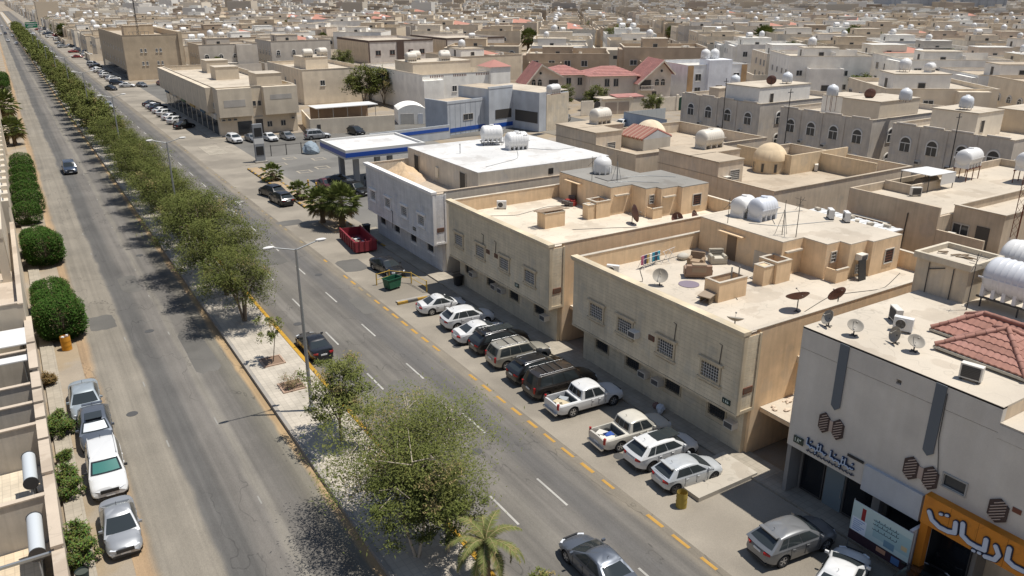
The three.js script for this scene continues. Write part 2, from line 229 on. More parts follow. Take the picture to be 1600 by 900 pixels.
function splitUnit(pos, ry, label, group, kind = 'fan') {
  const t = thing('air_conditioner', label, 'air conditioner', pos, ry, group);
  obj('casing', memo('sac', () => bx(-.45, .1, -.17, .45, .78, .17)), kind === 'fan' ? MT.white : MT.acBody, t);
  if (kind === 'fan') { obj('fan_ring', memo('sacr', () => tr(new THREE.TorusGeometry(.26, .03, 6, 20), -.1, .44, .175)), MT.whiteFrame, t); const f = obj('fan_opening', memo('sacf', () => tr(rotX(new THREE.CylinderGeometry(.25, .25, .02, 20), Math.PI / 2), -.1, .44, .172)), MT.dark, t); obj('fan_blades', memo('sacb', () => merge([0, 1, 2].map((k) => tr(rotZ(bx(-.05, 0, 0, .05, .22, .012), k * 2.1), -.1, .44, .184)))), MT.acGrille, f); }
  else { const f = obj('louvre_opening', memo('sacl', () => bx(-.38, .16, .17, .38, .72, .178)), MT.dark, t); obj('louvres', memo('sacv', () => merge([...Array(7)].map((_, i) => bx(-.38, .19 + i * .075, .178, .38, .205 + i * .075, .2)))), MT.acGrille, f); }
  for (const s of [-1, 1]) obj('foot', memo('sacq', () => bx(-.04, 0, -.2, .04, .1, .2)), MT.iron, t, s * .35);
  return t;
}
// satellite dish: bowl on a post. az = heading of the bowl, el = tilt
function dish(pos, r, az, el, m, label, group) {
  const t = thing('satellite_dish', label, 'satellite dish', pos, az, group), h = r * 1.15;
  const prof = []; for (let i = 0; i <= 8; i++) { const q = i / 8 * r; prof.push(new THREE.Vector2(q, q * q / (r * 2.6))); }
  for (let i = 8; i >= 0; i--) { const q = i / 8 * r; prof.push(new THREE.Vector2(q, q * q / (r * 2.6) - .025)); }
  const place = (g) => { g.rotateX(Math.PI / 2 - el); g.translate(0, h, 0); return g; };
  obj('post', merge([cyl(.035, .035, h, 8), bx(-.2, 0, -.03, .2, .04, .03), bx(-.03, 0, -.2, .03, .04, .2)]), MT.iron, t);
  obj('bowl', place(new THREE.LatheGeometry(prof, 22)), m, t);
  obj('feed_arm', place(merge([bar([0, 0, -r * .9], [0, r * .95, 0], .015), tr(new THREE.SphereGeometry(.06, 8, 6), 0, r * .95, 0)])), MT.dishGrey, t);
  return t;
}
// horizontal moulded water tank; long axis x. L length, r radius, legs = number of moulded feet
function tank(pos, ry, L, r, label, o = {}) {
  const t = thing('water_tank', label, 'water tank', pos, ry, o.group), m = o.m || MT.tank, prof = [], y = r + (o.lift || 0) + .12;
  const n = 6; for (let i = 0; i <= n; i++) { const a = Math.PI / 2 * i / n; prof.push(new THREE.Vector2(Math.max(.001, r * Math.sin(a)), -L / 2 + r * .5 * (1 - Math.cos(a)))); }
  const ribs = o.ribs ?? Math.round((L - r) / .32); for (let i = 1; i < ribs; i++) { const x = -L / 2 + r * .5 + (L - r) * i / ribs; prof.push(new THREE.Vector2(r, x - .05), new THREE.Vector2(r * 1.035, x - .03), new THREE.Vector2(r * 1.035, x + .03), new THREE.Vector2(r, x + .05)); }
  for (let i = n; i >= 0; i--) { const a = Math.PI / 2 * i / n; prof.push(new THREE.Vector2(Math.max(.001, r * Math.sin(a)), L / 2 - r * .5 * (1 - Math.cos(a)))); }
  obj('shell', tr(rotZ(new THREE.LatheGeometry(prof, o.seg || 20), -Math.PI / 2), 0, y, 0), m, t);
  obj('seam', tr(merge([bx(-L / 2 + .1, -.04, -r * 1.03, L / 2 - .1, .04, -r * .985), bx(-L / 2 + .1, -.04, r * .985, L / 2 - .1, .04, r * 1.03)]), 0, y, 0), m, t);
  obj('lid', tr(cyl(r * .34, r * .3, .1, 14), 0, y + r * .985, 0), o.lid || m, t);
  const k = o.legs || Math.max(3, Math.round(L / .55)); for (let i = 0; i < k; i++) obj('foot', bx(-.09, 0, -r * .8, .09, r * .75, r * .8), m, t, -L / 2 + r * .35 + (L - r * .7) * i / (k - 1), (o.lift || 0));
  if (o.lift) { const l = []; for (const sx of [-1, 0, 1]) for (const sz of [-1, 1]) l.push(bar([sx * L * .42, 0, sz * r * .75], [sx * L * .42, o.lift, sz * r * .75], .045)); for (const sz of [-1, 1]) l.push(bx(-L * .48, o.lift - .1, sz * r * .75 - .05, L * .48, o.lift, sz * r * .75 + .05)); obj('stand', merge(l), o.standM || MT.rust, t); }
  if (o.pipe) obj('pipe', merge([bar([L / 2 + .12, 0, 0], [L / 2 + .12, y + .3, 0], .03), bar([L / 2 + .12, y + .3, 0], [L / 2 - .3, y + .3, 0], .03)]), MT.steel, t);
  return t;
}
// upright dome-topped round tank
function roundTank(pos, r, label, o = {}) {
  const t = thing('water_tank', label, 'water tank', pos, o.ry || 0, o.group), m = o.m || MT.tank, b = o.lift || 0;
  const prof = [[.001, 0], [r * .8, 0], [r, r * .35], [r, r * .95], [r * .97, r * 1.0], [r, r * 1.05], [r * .93, r * 1.45], [r * .66, r * 1.75], [r * .32, r * 1.86], [r * .3, r * 1.98], [.001, r * 2]].map(([a, c]) => new THREE.Vector2(a, c));
  obj('shell', tr(new THREE.LatheGeometry(prof, o.seg || 18), 0, b, 0), m, t);
  obj('ribs', merge([...Array(10)].map((_, i) => rotY(bx(r * .8, b + .05, -.07, r * 1.03, b + r * .9, .07), i * Math.PI / 5))), m, t);
  if (b) { const l = []; for (const a of [.8, 2.4, 3.9, 5.5]) l.push(bar([Math.cos(a) * r * .8, 0, Math.sin(a) * r * .8], [Math.cos(a) * r * .8, b, Math.sin(a) * r * .8], .04)); obj('stand', merge(l), MT.rust, t); }
  return t;
}
function antenna(pos, h, label) { const t = thing('antenna_mast', label, 'antenna', pos, rr(0, 3)); obj('mast', cyl(.03, .02, h, 6), MT.iron, t); obj('crossbars', merge([bar([-.5, h - .2, 0], [.5, h - .2, 0], .012), bar([-.35, h - .6, 0], [.35, h - .6, 0], .012), bar([0, h - .9, -.4], [0, h - .1, .4], .012)]), MT.iron, t); return t; }
function tripod(pos, h, label) { const t = thing('antenna_mast', label, 'antenna', pos); obj('mast', cyl(.03, .02, h, 6), MT.iron, t); for (let k = 0; k < 3; k++) obj('leg', bar([Math.cos(k * 2.1) * .5, 0, Math.sin(k * 2.1) * .5], [0, h * .75, 0], .02), MT.steel, t); return t; }

// stone courses laid over a panel (local x-y plane, proud towards +z), openings left free
function courses(w, y0, y1, holes, ch, bw, x0, tone, tn = [1, .87, .64]) {
  const l = []; let row = 0;
  for (let y = y0; y < y1 - .05; y += ch, row++) {
    const top = Math.min(y + ch - .008, y1); let spans = [[x0, x0 + w]];
    for (const [cx, hy, hw, hh] of holes) if (hy - .28 < top && hy + hh + .3 > y) spans = spans.flatMap(([a, b]) => { const c = cx - hw / 2 - .16, d = cx + hw / 2 + .16; return d <= a || c >= b ? [[a, b]] : [[a, c], [d, b]].filter(([p, q]) => q - p > .05); });
    for (const [a, b] of spans) { let x = a - (row % 2) * bw * .5; while (x < b) { const p = Math.max(a, x), q = Math.min(b, x + bw); if (q - p > .03) { const v = tone * (1 + .07 * (hash(row, Math.round(x * 100), 9) - .5)), g = bx(p + .0025, y, 0, q - .0025, top, .028 + .004 * hash(row, Math.round(x * 90), 4)); l.push(tint(g, [v * tn[0], v * tn[1], v * tn[2]])); } x += bw; } }
  }
  return merge(l);
}
const stoneM = mat([1, 1, 1], { vertexColors: true, map: T.worn });
const cream = roofM([0.62, 0.545, 0.44]), tanW = wall([0.62, 0.455, 0.285], true), stoneTrim = wall([0.50, 0.42, 0.295], true);
const nameplateTex = (txt) => { const c = document.createElement('canvas'); c.width = 128; c.height = 64; const x = c.getContext('2d'); x.fillStyle = '#0d2a24'; x.fillRect(0, 0, 128, 64); x.strokeStyle = '#d8e4dc'; x.lineWidth = 7; x.lineCap = 'round'; for (const s of txt) { x.beginPath(); s.forEach((p, i) => i ? x.lineTo(...p) : x.moveTo(...p)); x.stroke(); } const t = new THREE.CanvasTexture(c); t.colorSpace = THREE.SRGBColorSpace; return t; };
// Eastern Arabic digits 1 8 5
const digits = { 1: [[0, 0], [4, 30]], 8: [[0, 30], [9, 0], [18, 30]], 5: [[9, 4], [0, 20], [9, 30], [18, 20], [9, 4]], 3: [[0, 0], [3, 8], [9, 3], [12, 8], [18, 0]], 7: [[0, 0], [9, 30], [18, 0]] };
const plateDigits = (s) => [...s].map((c, i) => digits[c].map(([x, y]) => [22 + i * 30 + x, 17 + y]));

function apartment(name, label, zR, o) {
  const D = o.D || 16, t = thing(name, label, 'apartment block', [32.3, 0, zR]), wm = o.wall, sm = o.stone, rm = o.roof, W = o.depth || 21.5;
  const R90 = -Math.PI / 2;    // panels of the street front: local x -> +z
  const up = o.up.map((z) => [-z, 4.5, 1.4, .95]), lo = o.low.map((z) => [-z, 1.55, 1.4, .8]);
  obj('wall', merge([bx(1.25, 0, -D, W, 6.95, 0), bx(.3, 3.1, -D, 1.25, 6.95, 0)]), wm, t);
  obj('upper_front_wall', panel(D, 5.2, .3, up.concat(o.holes || []), -D, 3.1), sm, t, .3, 0, 0, R90);
  obj('ground_front_wall', panel(D - .4, 3.1, .3, lo, -D + .2, 0), sm, t, 1.25, 0, 0, R90);
  const c1 = obj('stone_cladding', courses(D, 3.12, 8.0, up.concat(o.holes || []), .245, 1.1, -D, o.tone, o.tn), stoneM, t, 0, 0, 0, R90); c1.userData.kind = 'stuff';
  const c2 = obj('stone_cladding', courses(D - .4, .02, 3.08, lo, .3, .9, -D + .2, o.tone * .92, o.tn), stoneM, t, .95, 0, 0, R90); c2.userData.kind = 'stuff';
  obj('cornice', merge([bx(-.16, 8.02, -D - .12, .32, 8.14, .1), bx(-.24, 8.14, -D - .16, .34, 8.36, .14)]), sm, t);
  obj('soffit_trim', bx(-.06, 2.96, -D - .04, .3, 3.1, .06), sm, t);
  obj('corner_trim', merge([bx(-.1, 3.1, .0, .16, 8.02, .12), bx(1.18, 3.1, 0, 1.34, 8.02, .1), bx(.16, 3.1, 0, 1.18, 3.3, .1)]), sm, t);
  const c3 = obj('stone_cladding', courses(1.02, 3.32, 8.0, [], .245, .5, .16, o.tone * 1.05, o.tn), stoneM, t, 0, 0, .012); c3.userData.kind = 'stuff';
  const v = obj('ventilation_opening', bx(.3, 4.35, .03, 1.05, 4.75, .075), MT.rust, t);
  obj('louvre', bx(.36, 4.4, .076, .99, 4.7, .08), mat([.12, .075, .05]), v);
  obj('roof', bx(.3, 6.95, -D + .25, W - .25, 7.0, -.25), rm, t);
  obj('parapet', merge([bx(.3, 6.95, -D, W, 8.25, -D + .25), bx(1.25, 6.95, -.25, W, 8.25, 0), bx(.3, 6.95, -.25, 1.25, 8.02, 0), bx(W - .25, 6.95, -D + .25, W, 8.25, -.25)]), wm, t);
  obj('coping', merge([bx(.34, 8.25, -D - .03, W, 8.3, -D + .28), bx(.34, 8.25, -.28, W, 8.3, .03), bx(W - .28, 8.25, -D + .28, W + .03, 8.3, -.28), bx(.3, 7.98, -D + .28, .36, 8.3, -.28)]), rm, t);
  for (const z of o.up) win(t, 0, 4.5, -z, R90, 1.4, .95, { style: 'trim', fm: sm, grille: true, deep: .12 });
  for (const z of o.low) win(t, .95, 1.55, -z, R90, 1.4, .8, { grille: true, deep: .12, fm: sm, gm: MT.iron });
  for (const [x, z, y] of o.ac || []) boxUnit(t, x, y, -z, R90);
  for (const [z, y] of o.vents || []) { const q = obj('ventilation_opening', bx(-.07, y, -z - .28, .02, y + .36, -z + .28), MT.rust, t); obj('louvre', bx(-.075, y + .05, -z - .22, -.07, y + .31, -z + .22), mat([.12, .075, .05]), q); }
  for (const [z, y0, y1] of o.cables || []) obj('cable', merge([bar([-.07, y0, -z], [-.07, y1, -z + .1], .025), bar([-.07, y1, -z + .1], [-.2, y1 + .12, -z], .02)]), MT.iron, t);
  if (o.plate) obj('house_number', new THREE.BoxGeometry(.04, .34, .62), mat(0xffffff, { map: nameplateTex(plateDigits(o.plate[1])), roughness: .4 }), t, -.06, o.plate[2], -o.plate[0]);
  // low entrance passage along the right side
  obj('side_passage', merge([bx(2.0, 2.75, .02, W, 3.0, 3.1), bx(2.0, 0, 2.85, W, 2.75, 3.1), bx(8, 0, .02, 8.25, 2.75, 2.85)]), wm, t);
  obj('passage_roof', bx(1.98, 3.0, .02, W, 3.05, 3.12), rm, t);
  obj('gate', bx(5.0, 0, .1, 5.06, 2.3, 2.6), MT.iron, t);
  // stair and roof rooms: outline drawn in plan, extruded
  if (o.pent) {
    const pg = (top, bot, inset) => { const s = new THREE.Shape(o.pent.map(([x, z]) => new THREE.Vector2(x, -z))); const g = new THREE.ExtrudeGeometry(s, { depth: top - bot, bevelEnabled: false }); g.rotateX(-Math.PI / 2); g.rotateY(0); g.translate(0, bot, 0); return muv(g); };
    obj('roof_room', pg(9.55, 6.95), wm, t); obj('roof_room_top', pg(9.62, 9.55), o.pentRoof || rm, t);
  }
  return t;
}
// ---------- the three apartment blocks along the parking bays ----------
const B3 = apartment('apartment_block', 'tan stone-clad two storey block with armchairs and laundry on its roof', -27.1, {
  wall: tanW, stone: stoneTrim, roof: cream, tone: .88, up: [13.2, 10.1, 6.1, 2.25], low: [13.6, 10.2, 6.2, 2.3], holes: [],
  ac: [[-.02, 8.9, 4.72], [.93, 8.75, 1.6], [.93, 7.4, 1.6], [.93, .9, 1.6]], vents: [[7.45, 4.95]], cables: [[5.4, 5.5, 6.9], [1.6, 5.5, 6.95]], plate: [.78, '185', 3.62],
  pent: [[11.9, -15.6], [11.9, -7.6], [14.1, -7.6], [14.1, -5.6], [15.5, -5.6], [15.5, -4.75], [17.4, -4.75], [17.4, -4.3], [20.8, -4.3], [20.8, -15.6]],
});
const B2 = apartment('apartment_block', 'tan stone-clad block with grey roof room and an unused boiler pit roof', -46.2, {
  D: 16.3, wall: wall([0.60, 0.445, 0.285], true), stone: stoneTrim, roof: roofM([0.72, 0.63, 0.50]), tone: .85, up: [14.4, 10.5, 6.5, 2.65], low: [14.3, 10.3, 6.5, 2.65],
  ac: [[.93, 13.2, 1.7], [.93, 9.3, 1.7], [.93, 8.2, 1.7], [.93, 1.6, 1.5]], vents: [[9.2, 5.1], [7.85, 5.1]], cables: [[10, 5.6, 6.6], [7.9, 5.5, 6.5]], plate: [4.55, '183', 3.68],
  pentRoof: roofM([0.30, 0.285, 0.255]), pent: [[12.1, -15.9], [12.1, -7.9], [14.5, -7.9], [14.5, -5.9], [15.7, -5.9], [15.7, -5.2], [17.7, -5.2], [17.7, -4.65], [21, -4.65], [21, -11.2], [18.3, -11.2], [18.3, -15.9]],
});
B2.userData.label = 'tan stone-clad two storey block with a grey-topped roof room and upright tank';
const greyW = wall([0.47, 0.43, 0.36], true);
const B1 = apartment('apartment_block', 'pale white-fronted two storey block with a sand heap on its roof', -65.7, {
  D: 16.6, wall: greyW, stone: wall([0.66, 0.64, 0.615]), roof: roofM([0.55, 0.45, 0.34]), tone: .88, tn: [1, .985, .965], up: [14.8, 10.85, 6.7, 2.7], low: [14.7, 10.9, 6.75, 2.8],
  plate: [4.4, '137', 3.7], cables: [[9.8, 2.4, 4.3]],
  pentRoof: roofM([0.70, 0.69, 0.665]), pent: [[5.05, -16.3], [5.05, -.2], [21.3, -.2], [21.3, -5.3], [21.2, -5.3], [21.2, -16.3]],
});
for (const z of [-13.9, -3.2]) { const d = obj('door', bx(4.98, 6.98, z - .55, 5.05, 9.0, z + .55), MT.black, B1); obj('frame', merge([bx(4.94, 6.98, z - .65, 5.04, 9.1, z - .56), bx(4.94, 6.98, z + .56, 5.04, 9.1, z + .65)]), wall([0.4, 0.36, 0.3]), d); }
obj('meter_box', bx(4.9, 7.5, -9.2, 5.05, 8.6, -8.6), wall([0.55, 0.5, 0.4]), B1); obj('vent_pipe', merge([cyl(.06, .06, 1, 8), tr(cyl(.1, .1, .1, 8), 0, 1, 0)]), MT.white, B1, 8.2, 9.62, -9.6);
obj('ventilation_opening', bx(13.4, 8.5, -.2, 14.0, 9.1, -.17), MT.black, B1);
// details on the roof rooms
function niche(t, x, z, w) { obj('balcony_wall', merge([bx(x, 6.98, z, x + w, 7.95, z + .12), bx(x, 6.98, z - .8, x + .12, 7.95, z)]), tanW, t); obj('balcony_coping', bx(x - .03, 7.95, z - .03, x + w + .03, 8.0, z + .15), cream, t); }
niche(B3, 14.15, -4.7, 1.3); niche(B2, 14.55, -5.0, 1.1);
win(B3, 19.5, 7.7, -4.3, 0, .95, 1.0, { grille: true, gm: MT.rust }); win(B2, 19.6, 7.7, -4.65, 0, .95, 1.0, { grille: true, gm: MT.rust });
boxUnit(B3, 5.2, 5.2, 0, 0, wall([.55, .48, .37])); boxUnit(B3, 16.6, 8.35, -4.75, 0); win(B3, 16.7, 7.3, -4.75, 0, .5, .6, { grille: true });
win(B3, 14.95, 8.2, -5.6, 0, .5, .7, { grille: true }); win(B2, 15.2, 8.2, -5.9, 0, .45, .7, { grille: true });
obj('ledge', bx(12.2, 8.75, -7.6, 13.9, 8.87, -7.35), cream, B3); obj('ledge', bx(12.5, 8.75, -7.9, 14.1, 8.87, -7.65), cream, B2); obj('ledge', bx(15.9, 8.75, -5.2, 17.3, 8.87, -4.95), cream, B2);
for (const [t, z, D] of [[B3, -12.2, .9], [B2, -13.4, .9]]) { const d = obj('door', bx((t === B3 ? 11.84 : 12.04), 6.98, z - D / 2, (t === B3 ? 11.9 : 12.1), 9.0, z + D / 2), mat([0.2, 0.14, 0.09]), t); obj('canopy', bx((t === B3 ? 11.5 : 11.7), 9.05, z - 1.2, (t === B3 ? 11.9 : 12.1), 9.12, z + 1.2), tanW, d); }
// patches where the render was repaired, drawn as thin plaster skins
{ const pm = wall([0.44, 0.38, 0.3], true); obj('plaster_patch', bx(11.87, 7.1, -10.0, 11.9, 8.4, -8.6), pm, B3); obj('plaster_patch', bx(12.07, 7.1, -9.9, 12.1, 8.5, -8.7), pm, B2); }
// roof pits: open-topped masonry boxes, a building part each
function pit(t, x, z, w, d, h, m, open = true) { const g = open ? merge([bx(x, 7, z - d, x + .15, 7 + h, z), bx(x + w - .15, 7, z - d, x + w, 7 + h, z), bx(x + .15, 7, z - d, x + w - .15, 7 + h, z - d + .15), bx(x + .15, 7, z - .15, x + w - .15, 7 + h, z)]) : bx(x, 7, z - d, x + w, 7 + h, z); const p = obj('light_shaft', g, m, t); obj('rim', merge([bx(x - .03, 7 + h, z - d - .03, x + .18, 7.05 + h, z + .03), bx(x + w - .18, 7 + h, z - d - .03, x + w + .03, 7.05 + h, z + .03), bx(x + .18, 7 + h, z - d - .03, x + w - .18, 7.05 + h, z - d + .18), bx(x + .18, 7 + h, z - .18, x + w - .18, 7.05 + h, z + .03)]), cream, p); return p; }
pit(B3, 4.5, -6.3, 2.6, 1.3, 1.35, tanW); pit(B3, 9.4, -6.9, 1.0, .9, 1.35, tanW, false); pit(B3, 10.45, -6.7, 1.5, 1.6, 1.55, tanW);
pit(B2, 4.6, -7.4, 2.1, 1.2, 1.3, tanW); pit(B2, 9.5, -7.8, .8, .8, 1.3, tanW, false); pit(B2, 10.35, -7.7, 1.6, 1.5, 1.5, tanW);
for (let k = 0; k < 7; k++) obj('plank', memo('plk', () => bx(-1.5, 0, -.06, 1.5, .05, .06)), mat([.3, .22, .15]), B2, 5.6 + rr(-.2, .2), 8.42 + k * .012, -8.0 + (k - 3) * .17, rr(-.12, .12));
for (const [x, z] of [[6.2, -6.9], [6.8, -6.8]]) obj('vent_pipe', cyl(.05, .05, 2.0, 8), MT.steel, B3, x, 7, z);
// sand heap
{
  const g = new THREE.PlaneGeometry(5.3, 8, 60, 80); g.rotateX(-Math.PI / 2); const p = g.attributes.position;
  for (let i = 0; i < p.count; i++) { const x = p.getX(i), z = p.getZ(i), r = Math.hypot(x / 1.0, z / 1.35), n = fbm(x / 8 + .5, z / 8 + .5, 6, 6, 5, 81); p.setY(i, Math.max(-.03, 1.75 * (1 - r / 2.55) + (n - .5) * .75 * sstep(3.4, 1.5, r) + (fbm(x / 8 + .5, z / 8 + .5, 40, 40, 3, 88) - .5) * .12 + .35 * Math.exp(-((x + .6) ** 2 + (z - 2.2) ** 2) / .9))); }
  g.computeVertexNormals(); tag(obj('sand_heap', muv(g), mat([0.54, 0.42, 0.30].map((v) => v / .71), { map: T.sand }), null, 35.0, 7.0, -78.6), 'heap of light brown sand on the white block roof', 'sand heap');
}
// water tanks on these roofs
tank([46.2, 9.62, -78.2], -.35, 2.6, .85, 'white ribbed water tank on short iron stand, behind the lettered tank', { lift: .4, standM: MT.iron, pipe: true });
{ const t = tank([47.2, 9.62, -74.4], -.2, 2.7, .9, 'white water tank with dark lettering on the white flat roof'); const l = []; for (const [a, b, c] of [[-.5, .35, 4], [.3, .1, 3]]) for (let i = 0; i < c; i++) { const x = a + i * .17; l.push(bar([x, b + .02 * i, 0], [x + .1, b + .16 * ((i % 2) ? 1 : .3), 0], .022), bar([x, b, 0], [x + .16, b, 0], .022)); } obj('lettering', tr(rotX(merge(l), -.45), .2, 1.5, .75), mat([.03, .035, .06]), t); }
roundTank([47.4, 9.62, -59.2], .88, 'white upright ribbed water tank on the grey roof room'); struct('tank_pad', bx(0, 0, 0, 2.4, .06, 2.0), mat([.2, .19, .175]), B2).position.set(13.4, 9.62, -12.0);
tank([47.2, 9.62, -41.2], .2, 2.1, .72, 'plain white water tank, smaller of the pair above the armchair roof', { m: MT.tank });
tank([47.7, 9.62, -39.7], .05, 2.3, .8, 'pale bluish water tank, larger of the pair above the armchair roof', { m: mat([.58, .6, .64], { roughness: .35 }) });
tripod([45.5, 9.62, -35.9], 2.6, 'tripod antenna mast on roof room above the armchairs'); tripod([46.6, 9.62, -56.0], 2.4, 'tripod antenna mast on the grey-topped roof room');
antenna([44.5, 7, -40.2], 4.6, 'thin antenna mast standing by the armchair roof room wall'); antenna([45.9, 9.6, -35.0], 3.0, 'thin antenna rod beside the tripod on armchair roof room'); antenna([44.6, 7, -57.2], 4.9, 'thin antenna mast against the roof room with red bundle');
// ribbed white lean-to roof behind the armchair block
{ const g = thing('sheet_roof', 'white corrugated sheet roof weighed down with blocks behind the paired tanks', 'roof sheet', [53.2, 8.7, -36.5]); const l = []; for (let i = 0; i < 22; i++) l.push(bx(-.5, 0, -5.2 + i * .36, 3.9, .05 + (i % 2) * .04, -5.2 + (i + 1) * .36 - .01)); obj('sheeting', merge(l), mat([.62, .62, .605], { roughness: .5 }), g); for (let i = 0; i < 7; i++) obj('block', bx(-.25, .09, -.15, .25, .3, .15), wall([.36, .32, .26]), g, rr(0, 3.4), 0, -4.6 + i * 1.05, rr(0, 3)); obj('support', merge([bx(-.4, -8.7, -5, -.2, 0, 2.5), bx(3.5, -8.7, -5, 3.7, 0, 2.5)]), tanW, g); }
splitUnit([52.2, 9.62, -36.9], Math.PI + .9, 'white split air conditioner with round fan, one of a pair on roof room', 'pair of fan units'); splitUnit([52.5, 9.62, -35.7], Math.PI + .9, 'white split air conditioner with round fan, one of a pair on roof room', 'pair of fan units');
splitUnit([34.4, 7, -41.3], -.9, 'white split air conditioner on armchair roof beside the parapet', null); splitUnit([37.3, 7, -61.4], -.6, 'white split air conditioner alone on the pale roof with boiler pits', null);
dish([35.9, 7, -38.0], .54, -.7, .75, MT.dishGrey, 'beige satellite dish standing near the laundry on armchair roof'); dish([33.9, 7.3, -29.3], .5, 2.2, 1.25, MT.dishGrey, 'small beige dish lying flat in the parapet corner of armchair roof');
dish([40.0, 7, -29.7], .74, 2.7, .95, MT.dishRust, 'large rusty brown satellite dish tilted up on armchair roof'); dish([42.2, 7.3, -28.4], .62, 2.9, .5, MT.dishRust, 'rusty brown dish half hidden behind the roof parapet');
dish([44.3, 7, -50.9], .8, 1.2, .15, MT.dishRust, 'dark dish seen edge on beside the grey-topped roof room'); dish([47.0, 7.2, -48.2], .5, -.6, .3, MT.dishRust, 'small brown dish beside the balcony of the grey-topped roof room'); dish([48.7, 7.2, -48.0], .5, .4, .3, MT.dishRust, 'small brown dish under the barred window of the grey-topped roof room');
tag(obj('floor_mat', cyl(.72, .72, .03, 28), mat([.2, .165, .2]), null, 37.7, 7.005, -37.0), 'round purple mat lying on the armchair roof', 'mat');
// armchairs and sofa
function armchair(name, label, pos, ry, w, m, m2) {
  const t = thing(name, label, name === 'sofa' ? 'sofa' : 'armchair', pos, ry), R = (g) => g;
  obj('base', R(bx(-w / 2, .08, -.45, w / 2, .32, .45)), m, t); obj('seat', bx(-w / 2 + .2, .32, -.25, w / 2 - .2, .5, .46), m2, t);
  obj('backrest', rotX(bx(-w / 2 + .06, .3, -.14, w / 2 - .06, 1.0, .14), -.14).translate(0, 0, -.36), m, t);
  if (m2 === MT.stripe) for (let i = 0; i < 3; i++) obj('stripe', rotX(bx(-w / 2 + .1, .45 + i * .17, .14, w / 2 - .1, .53 + i * .17, .15), -.14).translate(0, 0, -.36), MT.black, t);
  for (const s of [-1, 1]) obj('armrest', tr(merge([bx(-.12, .1, -.42, .12, .55, .44), tr(rotX(new THREE.CylinderGeometry(.14, .14, .86, 10), Math.PI / 2), 0, .56, 0)]), s * (w / 2 - .1), 0, 0), m, t);
  return t;
}
MT.stripe = mat([.5, .46, .38]);
armchair('sofa', 'pink and brown sofa covered with a cloth, facing away from other seats', [39.4, 7, -37.9], 2.5, 1.9, mat([.3, .2, .14]), mat([.36, .14, .13]));
obj('draped_cloth', bx(-.5, .5, -.62, .5, 1.06, -.12), mat([.33, .25, .17]), scene.getObjectByName('sofa'));
armchair('armchair', 'brown padded armchair beside the sofa', [40.9, 7, -39.6], -1.0, 1.15, mat([.27, .19, .12]), mat([.32, .23, .15]));
armchair('armchair', 'cream and black striped armchair by the roof room door', [42.8, 7, -39.3], -.5, 1.2, mat([.44, .4, .32]), MT.stripe);
{ const t = thing('clothes_rack', 'folding clothes rack hung with pink, white and blue laundry', 'clothes rack', [38.0, 7, -41.4], .15); obj('rack', merge([bar([-1, 0, -.3], [-.8, 1, 0], .02), bar([1, 0, -.3], [.8, 1, 0], .02), bar([-1, 0, .3], [-.8, 1, 0], .02), bar([1, 0, .3], [.8, 1, 0], .02), bar([-1.1, 1, 0], [1.1, 1, 0], .02), bar([-1, .8, .2], [1, .8, .2], .015)]), MT.white, t); const cs = [[.42, .12, .2], [.05, .05, .12], [.42, .3, .1], [.7, .68, .62], [.03, .22, .32], [.05, .06, .1], [.02, .3, .42]]; cs.forEach((c, i) => { const g = new THREE.BoxGeometry(.26, .7, .05, 4, 6, 1); const p = g.attributes.position; for (let k = 0; k < p.count; k++) p.setZ(k, p.getZ(k) + .05 * Math.sin(p.getX(k) * 22 + i) * (0.5 - p.getY(k))); g.computeVertexNormals(); obj('garment', g, mat(c), t, -.92 + i * .3, .66, .04); }); }
{ const t = thing('clothes_rack', 'empty white folding clothes rack on the armchair roof', 'clothes rack', [40.0, 7, -41.5], .3); obj('rack', merge([bar([-.5, 0, -.3], [-.3, 1.1, .2], .018), bar([.5, 0, -.3], [.3, 1.1, .2], .018), bar([-.5, 0, .4], [-.4, .8, -.3], .018), bar([.5, 0, .4], [.4, .8, -.3], .018), bar([-.5, .8, -.3], [.5, .8, -.3], .015), bar([-.4, 1.1, .2], [.4, 1.1, .2], .015)]), MT.white, t); }
{ const g = new THREE.SphereGeometry(.5, 12, 8); g.scale(1, .55, .8); tag(obj('covered_basket', tr(g, 0, .25, 0), mat([.45, .42, .36]), null, 41.2, 7, -41.3), 'grey cloth-covered bundle beside the brown armchair', 'bundle'); }
{ const t = thing('scrap_pile', 'red bundle of scrap against the roof room wall', 'scrap', [43.6, 7, -58.9]); for (let i = 0; i < 7; i++) obj('scrap_piece', rotY(bx(-rr(.15, .4), 0, -.2, rr(.15, .4), rr(.2, .5), .2), rr(0, 3)), mat(i % 3 ? [.3, .04, .03] : [.12, .1, .09]), t, rr(-.6, .5), i * .06, rr(-.5, .5)); }
{ const t = thing('wooden_crate', 'small weathered crate beside the open light shaft', 'crate', [36.4, 7, -33.9], .3); for (let i = 0; i < 4; i++) obj('plank', bx(-.5, .05 + i * .13, -.35, .5, .15 + i * .13, -.3), mat([.25, .2, .14]), t); for (let i = 0; i < 4; i++) obj('plank', bx(-.5, .05 + i * .13, .3, .5, .15 + i * .13, .35), mat([.25, .2, .14]), t); obj('lid', rotZ(bx(-.6, .56, -.45, .6, .62, .45), .1), mat([.28, .22, .16]), t); }
tag(obj('board', rotX(bx(-.4, 0, -.03, .4, 1.5, .03), -.15), MT.black, null, 48.6, 7, -31.1), 'black board leaning against the roof room under a box unit', 'board');

